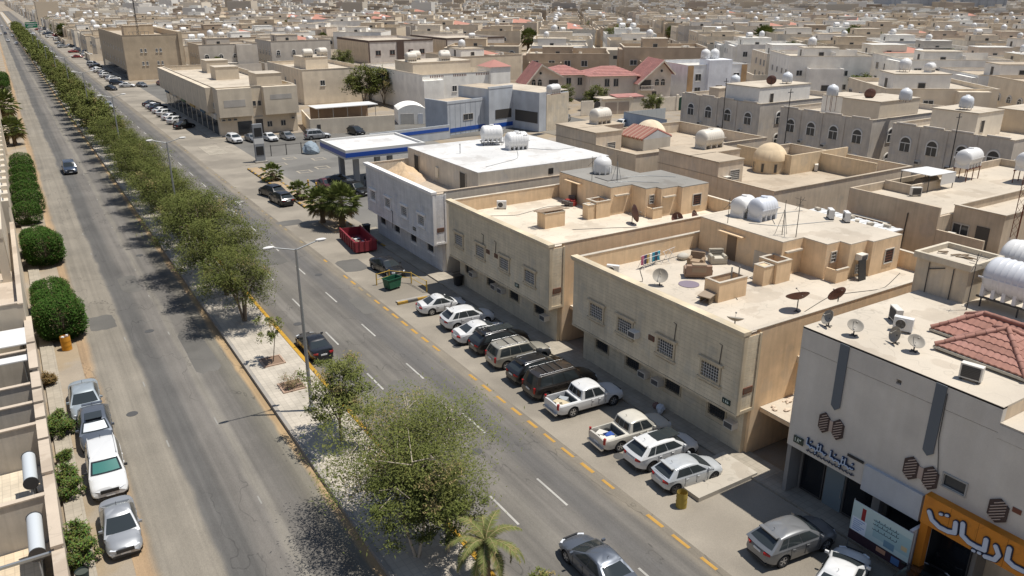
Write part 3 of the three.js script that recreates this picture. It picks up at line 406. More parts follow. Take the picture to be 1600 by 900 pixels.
// ---------- grey shop building ----------
{
  const t = thing('shop_building', 'grey plastered shop building with tile pavilion roof and orange sign', 'building', [32.4, 0, -13.5]);
  const gw = wall([0.53, 0.495, 0.44]), rm = cream, R90 = -Math.PI / 2, N = (g) => muv(g);
  obj('wall', merge([bx(.3, 3.05, -10, 20, 9.9, 0), bx(2, 0, -10, 20, 3.05, 0), bx(2, 0, 0, 20, 9.2, 24), bx(.3, 3.05, 0, 2, 9.2, 24)]), wall([0.56, 0.45, 0.32], true), t);
  obj('front_wall', panel(10, 5.75, .3, [[-1.2, 5.25, 1.0, .6], [-4.55, 9.1 - 3.05 + 3.05 - .45, .01, .01]].slice(0, 1), -10, 3.05), gw, t, .3, 0, 0, R90);
  obj('front_wall', panel(10, 1.14, .32, [[-4.55, 9.05, .26, .24]], -10, 8.83), gw, t, .3, 0, 0, R90);
  obj('front_wall', panel(24, 5.5, .3, [], .0, 3.05), gw, t, .3, 0, 0, R90); obj('front_wall', panel(24, .62, .32, [], .0, 8.57), gw, t, .3, 0, 0, R90);
  obj('roof', bx(-.02, 9.9, -10, 20, 10.0, 0), rm, t); obj('roof', bx(0, 9.2, .01, 20, 9.28, 24), rm, t);
  obj('side_render', bx(0, 3.05, -10.03, 8, 9.9, -10), wall([0.56, 0.45, 0.32], true), t);
  win(t, 0, 5.25, -1.2, R90, 1.0, .6, { fm: wall([.3, .29, .27]), deep: .1, pane: MT.winGlass });
  for (const z of [-7.5, -2.6]) { const s = new THREE.Shape([[-.25, 0], [0, -.22], [.25, 0], [.25, 3.4], [-.25, 3.4]].map((p) => new THREE.Vector2(...p))); obj('slate_stripe', muv(new THREE.ExtrudeGeometry(s, { depth: .06, bevelEnabled: false })), mat([.13, .145, .16]), t, -.02, 6.52, z, R90); }
  obj('cable', merge([bar([-.06, 9.6, -2.3], [-.07, 7.4, -2.25], .02), bar([-.07, 7.4, -2.25], [-.06, 5.6, -1.95], .02)]), MT.iron, t);
  // slatted hexagon ornaments
  const hexM = mat([.075, .05, .042]), slatM = mat([.46, .36, .3]);
  const hex = (z, y, w, h) => { const s = new THREE.Shape([[-w / 2, -h * .28], [0, -h / 2], [w / 2, -h * .28], [w / 2, h * .28], [0, h / 2], [-w / 2, h * .28]].map((p) => new THREE.Vector2(...p))); const m = obj('hexagon_ornament', new THREE.ExtrudeGeometry(s, { depth: .06, bevelEnabled: false }), hexM, t, -.02, y, z, R90); const n = 7; for (let i = 0; i < n; i++) { const yy = -h * .36 + i * h * .72 / (n - 1), k = Math.abs(yy) > h * .28 ? 1 - (Math.abs(yy) - h * .28) / (h * .22) : 1, hw = w / 2 * Math.max(.2, k) - .03; obj('slat', rotZ(bx(-hw, -.018, .06, hw, .018, .1), .6), slatM, m, 0, yy); } };
  hex(-7.98, 5.35, .62, 1.2); hex(-7.15, 5.35, .62, 1.2); hex(-3.2, 5.3, .7, 1.25); hex(-2.25, 5.3, .7, 1.25); hex(.75, 5.4, .8, 1.2); obj('ornament_bridge', merge([bx(-.06, 5.05, -7.75, 0, 5.65, -7.4), bx(-.06, 5.0, -2.95, 0, 5.6, -2.5)]), slatM, t);
  obj('ventilation_opening', bx(-.04, 5.68, 1.25, 0, 5.9, 1.6), MT.rust, t);
  // shop front set back under the overhang
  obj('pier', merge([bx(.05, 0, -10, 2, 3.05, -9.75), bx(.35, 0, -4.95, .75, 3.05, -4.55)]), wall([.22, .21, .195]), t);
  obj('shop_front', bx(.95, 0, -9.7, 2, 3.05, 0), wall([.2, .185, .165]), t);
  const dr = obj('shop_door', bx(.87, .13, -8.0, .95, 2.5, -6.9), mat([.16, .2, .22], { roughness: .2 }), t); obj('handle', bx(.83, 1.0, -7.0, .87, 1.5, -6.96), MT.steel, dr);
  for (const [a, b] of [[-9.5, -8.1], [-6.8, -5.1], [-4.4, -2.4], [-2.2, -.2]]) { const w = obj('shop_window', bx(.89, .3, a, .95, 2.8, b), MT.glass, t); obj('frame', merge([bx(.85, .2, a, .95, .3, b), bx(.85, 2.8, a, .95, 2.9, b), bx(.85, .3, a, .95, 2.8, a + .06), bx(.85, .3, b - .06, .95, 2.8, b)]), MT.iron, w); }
  // blank canopy board right of the lettering
  obj('sign_board', bx(-.2, 2.95, -5.35, 0, 4.35, -2.32), wall([.42, .44, .46]), t);
  // orange sign with its box letters
  const sg = thing('shop_sign', 'long orange shop sign with pale blue raised Arabic letters', 'shop sign', [31.95, 3.2, -15.6]);
  obj('sign_panel', bx(0, 0, 0, .45, 1.46, 22), mat([.60, .215, .012].map((v) => v / .78), { map: T.roof, roughness: .5 }), sg); for (let k = 1; k < 8; k++) obj('panel_joint', bx(-.004, .02, k * 1.22, .001, 1.44, k * 1.22 + .02), mat([.3, .11, .01]), sg);
  const letter = (pts, w, name) => { const l = [], l2 = []; for (let i = 0; i + 1 < pts.length; i++) { const [z0, y0] = pts[i], [z1, y1] = pts[i + 1], L = Math.hypot(z1 - z0, y1 - y0), a = Math.atan2(y1 - y0, z1 - z0), cz = (z0 + z1) / 2 + 15.6, cy = (y0 + y1) / 2 - 3.2; const disc = (r, d, q) => rotZ(new THREE.CylinderGeometry(r, r, d, 14), Math.PI / 2).translate(-d / 2 - .012 - i * .002, q[1] - 3.2, q[0] + 15.6); l.push(disc(w / 2, .092, pts[i + 1])); l2.push(disc(w / 2 + .045, .052, pts[i + 1])); if (!i) { l.push(disc(w / 2, .09, pts[0])); l2.push(disc(w / 2 + .045, .05, pts[0])); } const f = (ww, d, ext) => bx(-d - i * .002, -ww / 2, -L / 2 - ext, -.01, ww / 2, L / 2 + ext).rotateX(-a).translate(0, cy, cz); l.push(f(w, .1, 0)); l2.push(f(w + .09, .06, 0)); } const m = obj(name, merge(l), mat([.52, .58, .68], { roughness: .4 }), sg); obj('letter_edge', merge(l2), mat([.03, .035, .06]), m); };
  const L0 = [[[[-15.24, 3.97], [-15.06, 3.65], [-14.69, 3.5], [-14.29, 3.52], [-14.0, 3.64], [-14.04, 4.13]], .2], [[[-14.76, 4.15], [-14.7, 4.17]], .12], [[[-14.5, 4.24], [-14.44, 4.26]], .12], [[[-13.75, 4.27], [-13.69, 3.72], [-13.36, 3.56], [-13.01, 3.55], [-12.69, 3.6], [-12.71, 4.12]], .2], [[[-13.12, 3.29], [-13.06, 3.3]], .12], [[[-12.88, 3.33], [-12.82, 3.34]], .12], [[[-12.3, 4.05], [-12.11, 3.74], [-12.22, 3.42], [-12.6, 3.33]], .19], [[[-11.79, 4.29], [-11.77, 3.73], [-11.48, 3.61], [-11.1, 3.63]], .2]];
  for (const [pts, w] of L0) letter(pts, w, w < .13 ? 'letter_dot' : 'letter');
  obj('sign_return', bx(0, -3.2, .05, .4, 0, .4), mat([.5, .17, .01]), sg);
  // white wing wall and printed banner
  tag(obj('wing_wall', bx(0, 0, 0, 1.9, 2.75, .16), wall([.55, .55, .54]), null, 31.6, 0, -15.78), 'white wing wall standing out beside the orange sign', 'wall');
  const bc = document.createElement('canvas'); bc.width = 512; bc.height = 360; const x = bc.getContext('2d');
  x.fillStyle = '#b7c9c6'; x.fillRect(0, 0, 512, 360); x.fillStyle = '#9db9bb'; x.fillRect(200, 60, 312, 160); x.fillStyle = '#35222a'; x.fillRect(0, 270, 512, 90); x.fillStyle = '#d8dfe6'; x.fillRect(10, 140, 130, 130); x.fillStyle = '#8d2b2b'; x.fillRect(85, 30, 34, 110); x.fillStyle = '#7f9bc4'; for (let i = 0; i < 6; i++) x.fillRect(24, 156 + i * 18, 100 - (i % 3) * 20, 7);
  x.strokeStyle = '#2a3a44'; x.lineWidth = 5; for (const [y, n, s] of [[70, 9, 24], [105, 11, 20], [150, 8, 26]]) for (let i = 0; i < n; i++) { x.beginPath(); x.moveTo(190 + i * s, y); x.quadraticCurveTo(198 + i * s, y + 16, 190 + (i + 1) * s, y); if (i % 2) x.lineTo(190 + (i + 1) * s, y - 16); x.stroke(); }
  x.fillStyle = '#6f8fa0'; x.fillRect(300, 190, 90, 60); x.fillStyle = '#c8b48c'; x.fillRect(440, 150, 50, 40); x.fillStyle = '#4d6f9c'; x.fillRect(380, 290, 70, 60); x.fillStyle = '#b8896a'; x.fillRect(250, 285, 80, 40);
  const bt = new THREE.CanvasTexture(bc); bt.colorSpace = THREE.SRGBColorSpace; const pg = new THREE.PlaneGeometry(3.1, 2.2); pg.rotateY(-Math.PI / 2);
  const bn = thing('banner', 'printed pale banner with red and blue panels stretched before the shop', 'banner', [31.45, .55, -17.05]); obj('sheet', tr(new THREE.BoxGeometry(.03, 2.2, 3.1), .02, 1.1, 0), mat([.6, .62, .62]), bn); obj('print', tr(pg, -.002, 1.1, 0), mat(0xffffff, { map: bt, side: THREE.DoubleSide }), bn); for (const z of [-1.55, 1.55]) obj('post', tr(cyl(.03, .03, 2.8, 8), .06, -.55, z), MT.steel, bn);
  // small shop name: raised blue and white script, a number plate and a black strip
  const s2 = thing('shop_sign', 'small raised blue Arabic lettering above the recessed shop door', 'shop sign', [32.36, 3.2, -23.0]);
  obj('number_plate', new THREE.BoxGeometry(.05, .4, .6), mat(0xffffff, { map: nameplateTex(plateDigits('183')), roughness: .4 }), s2, -.03, .42, .2);
  const big = [], edge = [], small = [], words = [[.75, 1.95], [2.2, 3.6]], st = (p, q) => { big.push(bar([-.1, ...p], [-.1, ...q], .036)); edge.push(bar([-.04, ...p], [-.04, ...q], .075)); }, dot = (y, z) => { big.push(tr(new THREE.SphereGeometry(.042, 6, 5), -.1, y, z)); edge.push(tr(new THREE.SphereGeometry(.075, 6, 5), -.03, y, z)); };
  for (const [a, b] of words) for (let q = a, k = 0; q < b - .1; q += .17, k++) { const dip = [0, .1, .03, .14, .05][k % 5]; st([.52, q], [.5 - dip, q + .085]); st([.5 - dip, q + .085], [.52, q + .17]); if (k % 4 === 0 || k % 7 === 5) st([.52, q], [.88, q + .02]); if (k % 3 === 1) dot(.74, q + .08); if (k % 5 === 3) dot(.27, q + .08); }
  for (let q = .75, k = 0; q < 3.6; q += .11, k++) { small.push(bar([-.03, .14, q], [-.03, .09 + .07 * (k % 2), q + .11], .03)); if (k % 3 === 1) small.push(bar([-.032, .12, q], [-.032, .25, q], .026)); }
  obj('letter_edges', merge(edge), mat([.02, .04, .1]), s2); obj('letters', merge(big), mat([.5, .58, .68]), s2); obj('small_letters', merge(small), mat([.05, .06, .09]), s2); obj('black_strip', bx(-.05, 1.05, 3.1, 0, 1.18, 4.0), MT.black, s2);
  // tiled pavilion roofs: courses of clay tiles with hips, each course a part
  const tileMs = [[.33, .165, .125], [.29, .145, .11], [.36, .185, .145]].map((c) => mat(c.map((v) => v / .71), { map: T.worn }));
  function tiledRoof(label, x0, z0, x1, z1, base, rise) {
    const r = thing('tiled_roof', label, 'tiled roof', [(x0 + x1) / 2, base, (z0 + z1) / 2]), hw = (x1 - x0) / 2, hd = (z1 - z0) / 2, nC = Math.round(Math.min(hw, hd) / .36), m = Math.min(hw, hd);
    obj('roof_base', merge([bx(-hw + .15, -.35, -hd + .15, hw - .15, -.02, hd - .15)]), wall([.36, .33, .27]), r);
    obj('eaves_board', merge([bx(-hw - .05, -.14, -hd - .05, hw + .05, -.02, -hd + .1), bx(-hw - .05, -.14, hd - .1, hw + .05, -.02, hd + .05), bx(-hw - .05, -.14, -hd + .1, -hw + .1, -.02, hd - .1), bx(hw - .1, -.14, -hd + .1, hw + .05, -.02, hd - .1)]), wall([.4, .37, .31]), r);
    for (let s = 0; s < 4; s++) {   // four sides
      const alongX = s % 2 === 0, half = alongX ? hw : hd, run = alongX ? hd : hw;
      for (let c = 0; c < nC; c++) {
        const t0 = c / nC, t1 = (c + 1.12) / nC, g = new THREE.BufferGeometry(), P = [], I = [], e0 = half - m * t0, e1 = Math.max(.02, half - m * Math.min(1, t1)), y0 = rise * t0 + .05, y1 = rise * Math.min(1, t1) - .0, d0 = run - m * t0, d1 = run - m * Math.min(1, t1), n = Math.max(4, Math.round(e0 * 2 / .075));
        for (let i = 0; i <= n; i++) { const u = i / n * 2 - 1, w = Math.abs(Math.sin((u * e0) / .3 * Math.PI)) * .05, xb = u * e0, xt = Math.max(-e1, Math.min(e1, xb)); P.push(xb, y0 + w - .07, d0, xb, y0 + w, d0, xt, y1 + w, d1); }
        for (let i = 0; i < n; i++) { const a = i * 3, b = a + 3; I.push(a, b, a + 1, b, b + 1, a + 1, a + 1, b + 1, a + 2, b + 1, b + 2, a + 2); }
        g.setAttribute('position', new THREE.Float32BufferAttribute(P, 3)); g.setIndex(I); g.rotateY(s * Math.PI / 2); const h = g.toNonIndexed(); h.computeVertexNormals(); obj('tile_course', muv(h), tileMs[(c * 2 + s) % 3], r);
      }
    }
    for (const sx of [-1, 1]) for (const sz of [-1, 1]) { const A = V3(sx * hw, .06, sz * hd), Bq = V3(sx * (hw - m), rise + .06, sz * (hd - m)), n = Math.round(A.distanceTo(Bq) / .42); for (let i = 0; i < n; i++) { const p = A.clone().lerp(Bq, i / n), q = A.clone().lerp(Bq, (i + 1.08) / n); obj('hip_tile', bar(p.toArray(), q.toArray(), .13, 8, .105), tileMs[i % 3], r); } }
    if (hw !== hd) { const k = Math.max(hw, hd) - m, n = Math.max(1, Math.round(k * 2 / .45)); for (let i = 0; i < n; i++) { const a = -k + i * 2 * k / n, b = a + 2 * k / n; obj('ridge_tile', hw > hd ? bar([a, rise + .08, 0], [b, rise + .08, 0], .13, 8, .11) : bar([0, rise + .08, a], [0, rise + .08, b], .13, 8, .11), tileMs[i % 3], r); } }
    return r;
  }
  tiledRoof('muted red tiled pyramid roof beside the louvred air conditioner', 35.3, -18.3, 39.4, -14.15, 10.25, 1.1);
  tiledRoof('muted red tiled hip roof running behind the tiled pyramid', 37.2, -19.65, 40.4, -9.0, 10.2, .95);
  splitUnit([36.9, 10, -21.4], -2.2, 'grey air conditioner with louvred side lying askew on shop roof', null, 'louvre'); splitUnit([36.0, 10, -20.4], -1.2, 'white split unit with round fan beside the askew air conditioner', null); splitUnit([33.6, 10, -15.6], -1.35, 'grey louvred air conditioner at edge beside the tiled roof', null, 'louvre');
  dish([33.4, 10, -22.8], .4, -2.0, .5, MT.dishGrey, 'small grey satellite dish at the shop roof corner, turned edge on'); dish([33.5, 10, -21.4], .4, -.6, 1.05, MT.dishGrey, 'small grey satellite dish tipped skyward near the shop roof corner'); dish([34.4, 10, -19.7], .4, -2.0, .3, MT.dishGrey, 'small grey satellite dish in front of the white split unit'); dish([34.3, 10, -18.7], .4, -.5, 1.0, MT.dishGrey, 'small grey satellite dish tipped skyward beside the tiled roof');
  tank([43.5, 10, -18.3], -Math.PI / 2, 4.6, 1.0, 'large white ribbed water tank on dark beams behind the tiled roof', { lift: .6, standM: MT.iron, m: mat([.6, .61, .63], { roughness: .35 }) }); tank([47.6, 10, -20.2], -Math.PI / 2, 3.4, 1.0, 'shorter white ribbed water tank next to the big beam-mounted one', { lift: .6, standM: MT.iron });
  dish([46.0, 10.2, -22.3], .6, -.8, .2, MT.dishRust, 'rusty round dish beside the big ribbed tank on the shop roof');
  antenna([41.6, 10, -20.3], 3.2, 'thin rusty pole beside the stair block on the shop roof');
  const sb = thing('stair_block', 'tan stair block with cluttered parapet roof behind the shop building', 'building', [42.3, 0, -20.9]); obj('wall', bx(0, 0, -3.0, 3.0, 11.9, 0), wall([.50, .42, .31], true), sb); obj('parapet', merge([bx(-.15, 11.9, -3.15, .05, 12.25, .15), bx(2.95, 11.9, -3.15, 3.15, 12.25, .15), bx(.05, 11.9, -3.15, 2.95, 12.25, -2.95), bx(.05, 11.9, -.05, 2.95, 12.25, .15)]), wall([.50, .44, .34], true), sb); obj('roof', bx(.05, 11.9, -2.95, 2.95, 11.95, -.05), cream, sb); for (let i = 0; i < 6; i++) obj('plank', bx(-rr(.15, .5), 0, -.05, rr(.15, .5), .05, .05), mat([.25, .19, .13]), sb, rr(.6, 2.4), 11.96 + i * .02, rr(-2.5, -.5), rr(0, 3)); obj('pipe', merge([bar([-.06, 10, -2.2], [-.06, 11.8, -2.2], .03), bar([-.06, 11.4, -2.2], [-.06, 11.7, -1.3], .03), bar([-.06, 10, -.8], [-.06, 11.8, -.8], .03)]), MT.iron, sb);
}
// pipe runs and cables lying on the roofs, each a part of its building
function runs(t, list, y, r = .025, m = MT.steel) { for (const pts of list) { const c = new THREE.CatmullRomCurve3(pts.map(([x, z]) => V3(x, y + r, z)), false, 'catmullrom', .2); obj('pipe_run', new THREE.TubeGeometry(c, 18, r, 5), m, t); } }
runs(B3, [[[6, -6], [8, -9], [9.5, -8.5], [11.8, -9]], [[1.2, -13.5], [3, -12], [5, -14.5], [10, -15]], [[7, -2], [12, -3.2], [16, -2.2], [20, -3.5]]], 7.0, .022, MT.iron); runs(B3, [[[13.5, -12.2], [14.8, -10.5], [16.5, -10], [19.5, -9.2]], [[15, -11], [17, -13], [20, -12.5]]], 9.62); runs(B2, [[[2, -14], [5, -12.5], [9, -13.5], [11.9, -12.6]], [[6.5, -6], [10, -4.5], [14, -2.5]], [[3, -2], [8, -1.2], [12, -2]]], 7.0, .022, MT.iron); runs(B2, [[[14.5, -12], [16, -10.5], [18, -9.8], [20, -8]], [[13, -9.5], [15, -8.8], [17, -7]]], 9.62); runs(B1, [[[7, -2], [12, -4], [14.5, -8], [15, -9]], [[15.5, -9], [18, -6], [20.8, -5.8]]], 9.62);
// rubble on the passage roof beside the shop building
{ const l = []; for (let i = 0; i < 120; i++) { const s = rr(.06, .22), g = new THREE.IcosahedronGeometry(s, 0); g.scale(rr(.7, 1.5), rr(.4, .8), rr(.7, 1.4)); g.translate(rr(34.7, 44), 3.06 + s * .3, rr(-26.9, -24.2)); l.push(g); } const r = obj('rubble', muv(merge(l)), mat([.56, .46, .36])); r.userData = { label: 'scattered pale rubble on the low passage roof', category: 'rubble', kind: 'stuff' }; }
// ---------- houses: one builder for all flat-roofed villas ----------
// local frame: near corner at the origin, street face on x = 0 (facing -x), side face on z = 0 (facing +z), depth to +x and -z
const C = { tan: [0.52, 0.425, 0.31], cream: [0.63, 0.545, 0.425], sand: [0.56, 0.475, 0.36], grey: [0.47, 0.43, 0.375], white: [0.74, 0.715, 0.66], brown: [0.40, 0.315, 0.23], pink: [0.56, 0.465, 0.37], blue: [0.42, 0.46, 0.52], pale: [0.68, 0.61, 0.5] };
const RC = { cream: roofM([0.60, 0.52, 0.41]), sand: roofM([0.52, 0.43, 0.32]), white: roofM([0.72, 0.69, 0.63]), grey: roofM([0.42, 0.385, 0.33]) };
function houseParts(t, o) {
  const { w, d, h } = o, p = o.par ?? 1.0, wm = o.wall, rm = o.roof || RC.cream, R = -Math.PI / 2, y = h - p;
  obj('wall', bx(0, 0, -d, w, y, 0), wm, t);
  obj('roof', bx(.2, y, -d + .2, w - .2, y + .05, -.2), rm, t);
  if (p > .05) { obj('parapet', merge([bx(0, y, -d, .2, h, 0), bx(w - .2, y, -d, w, h, 0), bx(.2, y, -.2, w - .2, h, 0), bx(.2, y, -d, w - .2, h, -d + .2)]), wm, t); obj('coping', merge([bx(-.06, h, -d - .06, .26, h + .07, .06), bx(w - .26, h, -d - .06, w + .06, h + .07, .06), bx(.26, h, -.26, w - .26, h + .07, .06), bx(.26, h, -d - .06, w - .26, h + .07, -d + .26)]), o.trim || rm, t); }
  for (const [x0, z0, x1, z1, top, m, r2] of o.blocks || []) { obj('roof_room', bx(x0, y, z1, x1, top - .01, z0), m || wm, t); obj('roof_room_top', bx(x0 - .08, top, z1 - .08, x1 + .08, top + .12, z0 + .08), r2 || rm, t); }
  const fm = o.frame || MT.whiteFrame, fl = o.floors || [1.1, 4.4], ww = o.ww || 1.1, wh = o.wh || 1.2, st = o.style || 'sill';
  const put = (x, yy, z, ry) => win(t, x, yy, z, ry, ww, wh, { style: st, fm, mullion: true });
  for (const yy of fl) { for (const z of o.front || []) put(0, yy, -z, R); for (const x of o.side || []) put(x, yy, 0, 0); }
  if (o.door) { const dz = -o.door, q = obj('door', bx(-.05, 0, dz - .55, .02, 2.3, dz + .55), o.doorM || mat([.12, .085, .06]), t); obj('frame', merge([bx(-.09, 0, dz - .68, 0, 2.42, dz - .55), bx(-.09, 0, dz + .55, 0, 2.42, dz + .68), bx(-.09, 2.3, dz - .55, 0, 2.42, dz + .55)]), fm, q); }
  for (const [x, yy, z, ry] of o.ac || []) boxUnit(t, x, yy, z, ry);
  if (o.yard) { const [a, b, hh] = o.yard; obj('boundary_wall', merge([bx(-a, 0, -d - .5, -a + .2, hh, b), bx(-a + .2, 0, b - .2, w, hh, b)]), wm, t); obj('gate', bx(-a - .03, 0, -d * .55 - 1.4, -a, 2.3, -d * .55 + 1.4), mat([.1, .075, .055]), t); }
  return t;
}
function house(name, label, x, z, ry, o, group) { return houseParts(thing(name, label, 'house', [x, 0, z], ry, group), o); }
const foot = [];   // occupied rectangles, for the blocks generated further on
const keep = (x0, z0, x1, z1) => foot.push([Math.min(x0, x1), Math.min(z0, z1), Math.max(x0, x1), Math.max(z0, z1)]);

// ---- row backing on to the apartment blocks
const plasterTan = wall([0.54, 0.455, 0.35], true);
const H1 = house('house', 'tan house with cream dome and red-striped gable hut on its terrace', 60, -68.9, 0, { w: 22, d: 16, h: 8.5, wall: plasterTan, roof: RC.sand, par: 1.5, blocks: [[-.03, -7.5, 4, -11.5, 9.9], [-.03, -11.51, 7.6, -15.97, 9.9]], front: [], side: [12, 17] });
win(H1, 2.4, 7.6, -7.5, 0, 1.2, 1.0, { grille: true }); boxUnit(H1, 1.0, 7.7, -7.5, 0);
{ const hut = thing('roof_hut', 'small hut with red-striped gable roof on the tan terrace', 'hut', [67.5, 7.0, -76.2]); obj('wall', bx(0, 0, -4.6, 4.6, 1.5, 0), wall([.4, .37, .32]), hut); const s = new THREE.Shape([[-.1, 0], [4.7, 0], [2.3, 1.0]].map((p) => new THREE.Vector2(...p))); obj('gable_wall', muv(new THREE.ExtrudeGeometry(s, { depth: 4.6, bevelEnabled: false })), wall([.42, .43, .44]), hut, 0, 1.5, -4.6); for (const k of [0, 1]) for (let i = 0; i < 12; i++) obj('roof_strip', k ? bar([2.3, 2.58, -4.7 + i * .41], [4.85, 1.5, -4.7 + i * .41], .2, 4) : bar([2.3, 2.58, -4.7 + i * .41], [-.25, 1.5, -4.7 + i * .41], .2, 4), mat(i % 2 ? [.3, .13, .1] : [.36, .22, .17]), hut).scale.set(1, 1, 1); }
const domeM = wall([0.56, 0.44, 0.29], true);
function dome(name, label, x, y, z, r, drumH, m) { const t = thing(name, label, 'dome', [x, y, z]); obj('drum', muv(new THREE.CylinderGeometry(r, r, drumH, 24, 1).translate(0, drumH / 2, 0)), m, t); const pr = []; for (let i = 0; i <= 10; i++) { const a = i / 10 * Math.PI / 2; pr.push(new THREE.Vector2(Math.max(.001, (r + .12) * Math.cos(a)), drumH + r * .95 * Math.sin(a) * (1 + .08 * Math.sin(a)))); } obj('cap', muv(new THREE.LatheGeometry(pr, 28)), m, t); if (drumH > .8) for (let k = 0; k < 8; k++) { const a = k * Math.PI / 4 + .3; const q = obj('slit_window', bx(-.16, .25, -.05, .16, drumH - .35, .05), MT.dark, t, Math.sin(a) * r, 0, Math.cos(a) * r, a); obj('frame', merge([bx(-.22, .2, -.04, -.16, drumH - .3, .07), bx(.16, .2, -.04, .22, drumH - .3, .07)]), m, q); } return t; }
dome('roof_dome', 'pale cream dome behind the red-striped hut', 74.0, 7.0, -82.3, 2.1, .6, wall([.6, .5, .36], true));
dome('roof_dome', 'round tan dome with slit windows on a terrace behind armchair block', 71.6, 6.98, -59.4, 1.75, 1.5, domeM);
tank([65.0, 10.0, -82.0], .1, 3.0, .95, 'cream oblong water tank on the tan roof room beside gable hut', { m: MT.tankOld, legs: 4 }); tank([64.9, 9.95, -62.4], .05, 3.4, .95, 'cream oblong water tank on the roof room beside slit-windowed dome', { m: MT.tankOld, legs: 4 });
const H2 = house('house', 'tan house with a round dome and long roof room wall', 60, -48.8, 0, { w: 22, d: 16.3, h: 8.3, par: 1.3, wall: plasterTan, roof: RC.sand, blocks: [[-.03, -7.3, 3.6, -11.3, 9.8], [-.03, -11.31, 7.4, -16.27, 9.8]] });
win(H2, 2.4, 7.8, -7.3, 0, 1.3, 1.0, { grille: true }); boxUnit(H2, 1.1, 7.9, -7.3, 0);
obj('terrace_wall', merge([bx(12, 7, -16, 12.2, 9.2, -8), bx(12.2, 7, -8.2, 21.8, 9.2, -8), bx(17, 7, -8, 17.2, 9.0, -1)]), domeM, H2);
splitUnit([76.2, 7.05, -56.6], .6, 'grey air conditioner on terrace beside the slit-windowed dome', null, 'louvre');
const brownW = wall([0.44, 0.36, 0.265], true);
const H3 = house('house', 'brown walled house with recessed balcony and two stilted tanks', 61.8, -28.8, 0, { w: 24, d: 3.9, h: 10.3, par: .7, wall: brownW, roof: RC.cream });
obj('main_wall', bx(-2, 0, -12, 22, 9.6, -3.92), brownW, H3); obj('main_roof', bx(-1.8, 9.6, -11.8, 21.8, 9.66, -4.1), RC.cream, H3); obj('main_parapet', merge([bx(-2, 9.6, -12, -1.8, 10.35, -3.92), bx(-1.8, 9.6, -12, 21.8, 10.35, -11.8), bx(21.8, 9.6, -12, 22, 10.35, -3.92), bx(2.6, 9.67, -11.78, 2.8, 10.5, -9.2), bx(2.8, 9.67, -9.4, 7, 10.5, -9.2)]), brownW, H3);
obj('balcony_wall', bx(-2, 0, -3.9, -1.8, 8.6, -.2), brownW, H3); obj('balcony_floor', bx(-1.8, 6.9, -3.9, 0, 7.0, -.2), RC.sand, H3); obj('door', bx(-.05, 7.0, -1.9, 0, 9.1, -.9), MT.dark, H3); win(H3, 0, 7.4, -3.1, -Math.PI / 2, 1.2, 1.5, { mullion: true }); boxUnit(H3, -1.0, 7.9, -3.5, 0);
{ const a = obj('awning', rotZ(bx(-3.4, 8.35, -11, -1.9, 8.45, -7.6), .05), wall([.45, .42, .36]), H3); obj('valance', bx(-3.45, 7.7, -11, -3.35, 8.5, -7.6), wall([.2, .14, .1]), a); obj('pipe', bar([-2.06, 9.4, -6.4], [-2.06, 4, -6.6], .05), MT.iron, H3); }
tank([76.4, 9.66, -44.0].map((v, i) => i === 2 ? -39.0 : i === 0 ? 74.5 : v), .1, 3.0, .78, 'white water tank on stilts beside a white roof awning', { lift: 1.2, m: MT.tank }); tank([78.0, 9.66, -35.4], .1, 3.0, .78, 'white water tank on rusty stilts away from the awning', { lift: 1.2 });
{ const t = thing('roof_awning', 'white sheet awning shading rolled carpets on brown house roof', 'awning', [68.2, 9.66, -39.0]); obj('sheet', rotZ(bx(-2.0, 1.45, -1.4, 2.0, 1.5, 1.4), -.03), MT.white, t); for (const [x, z] of [[-1.9, -1.3], [1.9, -1.3], [-1.9, 1.3], [1.9, 1.3]]) obj('post', cyl(.04, .04, 1.45, 6), MT.iron, t, x, 0, z); obj('side_sheet', bx(-.2, .5, 1.36, 2.0, 1.45, 1.4), MT.white, t); const g = rotZ(new THREE.CylinderGeometry(.5, .5, 2.4, 14), Math.PI / 2); obj('carpet_roll', tr(g, 0, .5, 0), mat([.2, .165, .13]), t); }
splitUnit([64.4, 9.66, -37.6], -.5, 'white louvred air conditioner at the brown house roof edge', null, 'louvre');
// lattice mast with red and white sections
{ const t = thing('lattice_mast', 'tall rusty red lattice mast rising beside the brown house', 'mast', [61.2, 0, -27.6]); const l = [], l2 = []; for (let k = 0; k < 3; k++) { const a = k * 2.094, x = Math.cos(a) * .28, z = Math.sin(a) * .28; l.push(bar([x, 9, z], [x, 15.5, z], .03)); l2.push(bar([x, 0, z], [x, 9, z], .035)); for (let i = 0; i < 26; i++) { const b = a + 2.094; (i < 15 ? l2 : l).push(bar([x, i * .6, z], [Math.cos(b) * .28, i * .6 + .6, Math.sin(b) * .28], .014, 4)); } } obj('upper_section', merge(l), MT.rust, t); obj('lower_section', merge(l2), mat([.55, .53, .5]), t); }

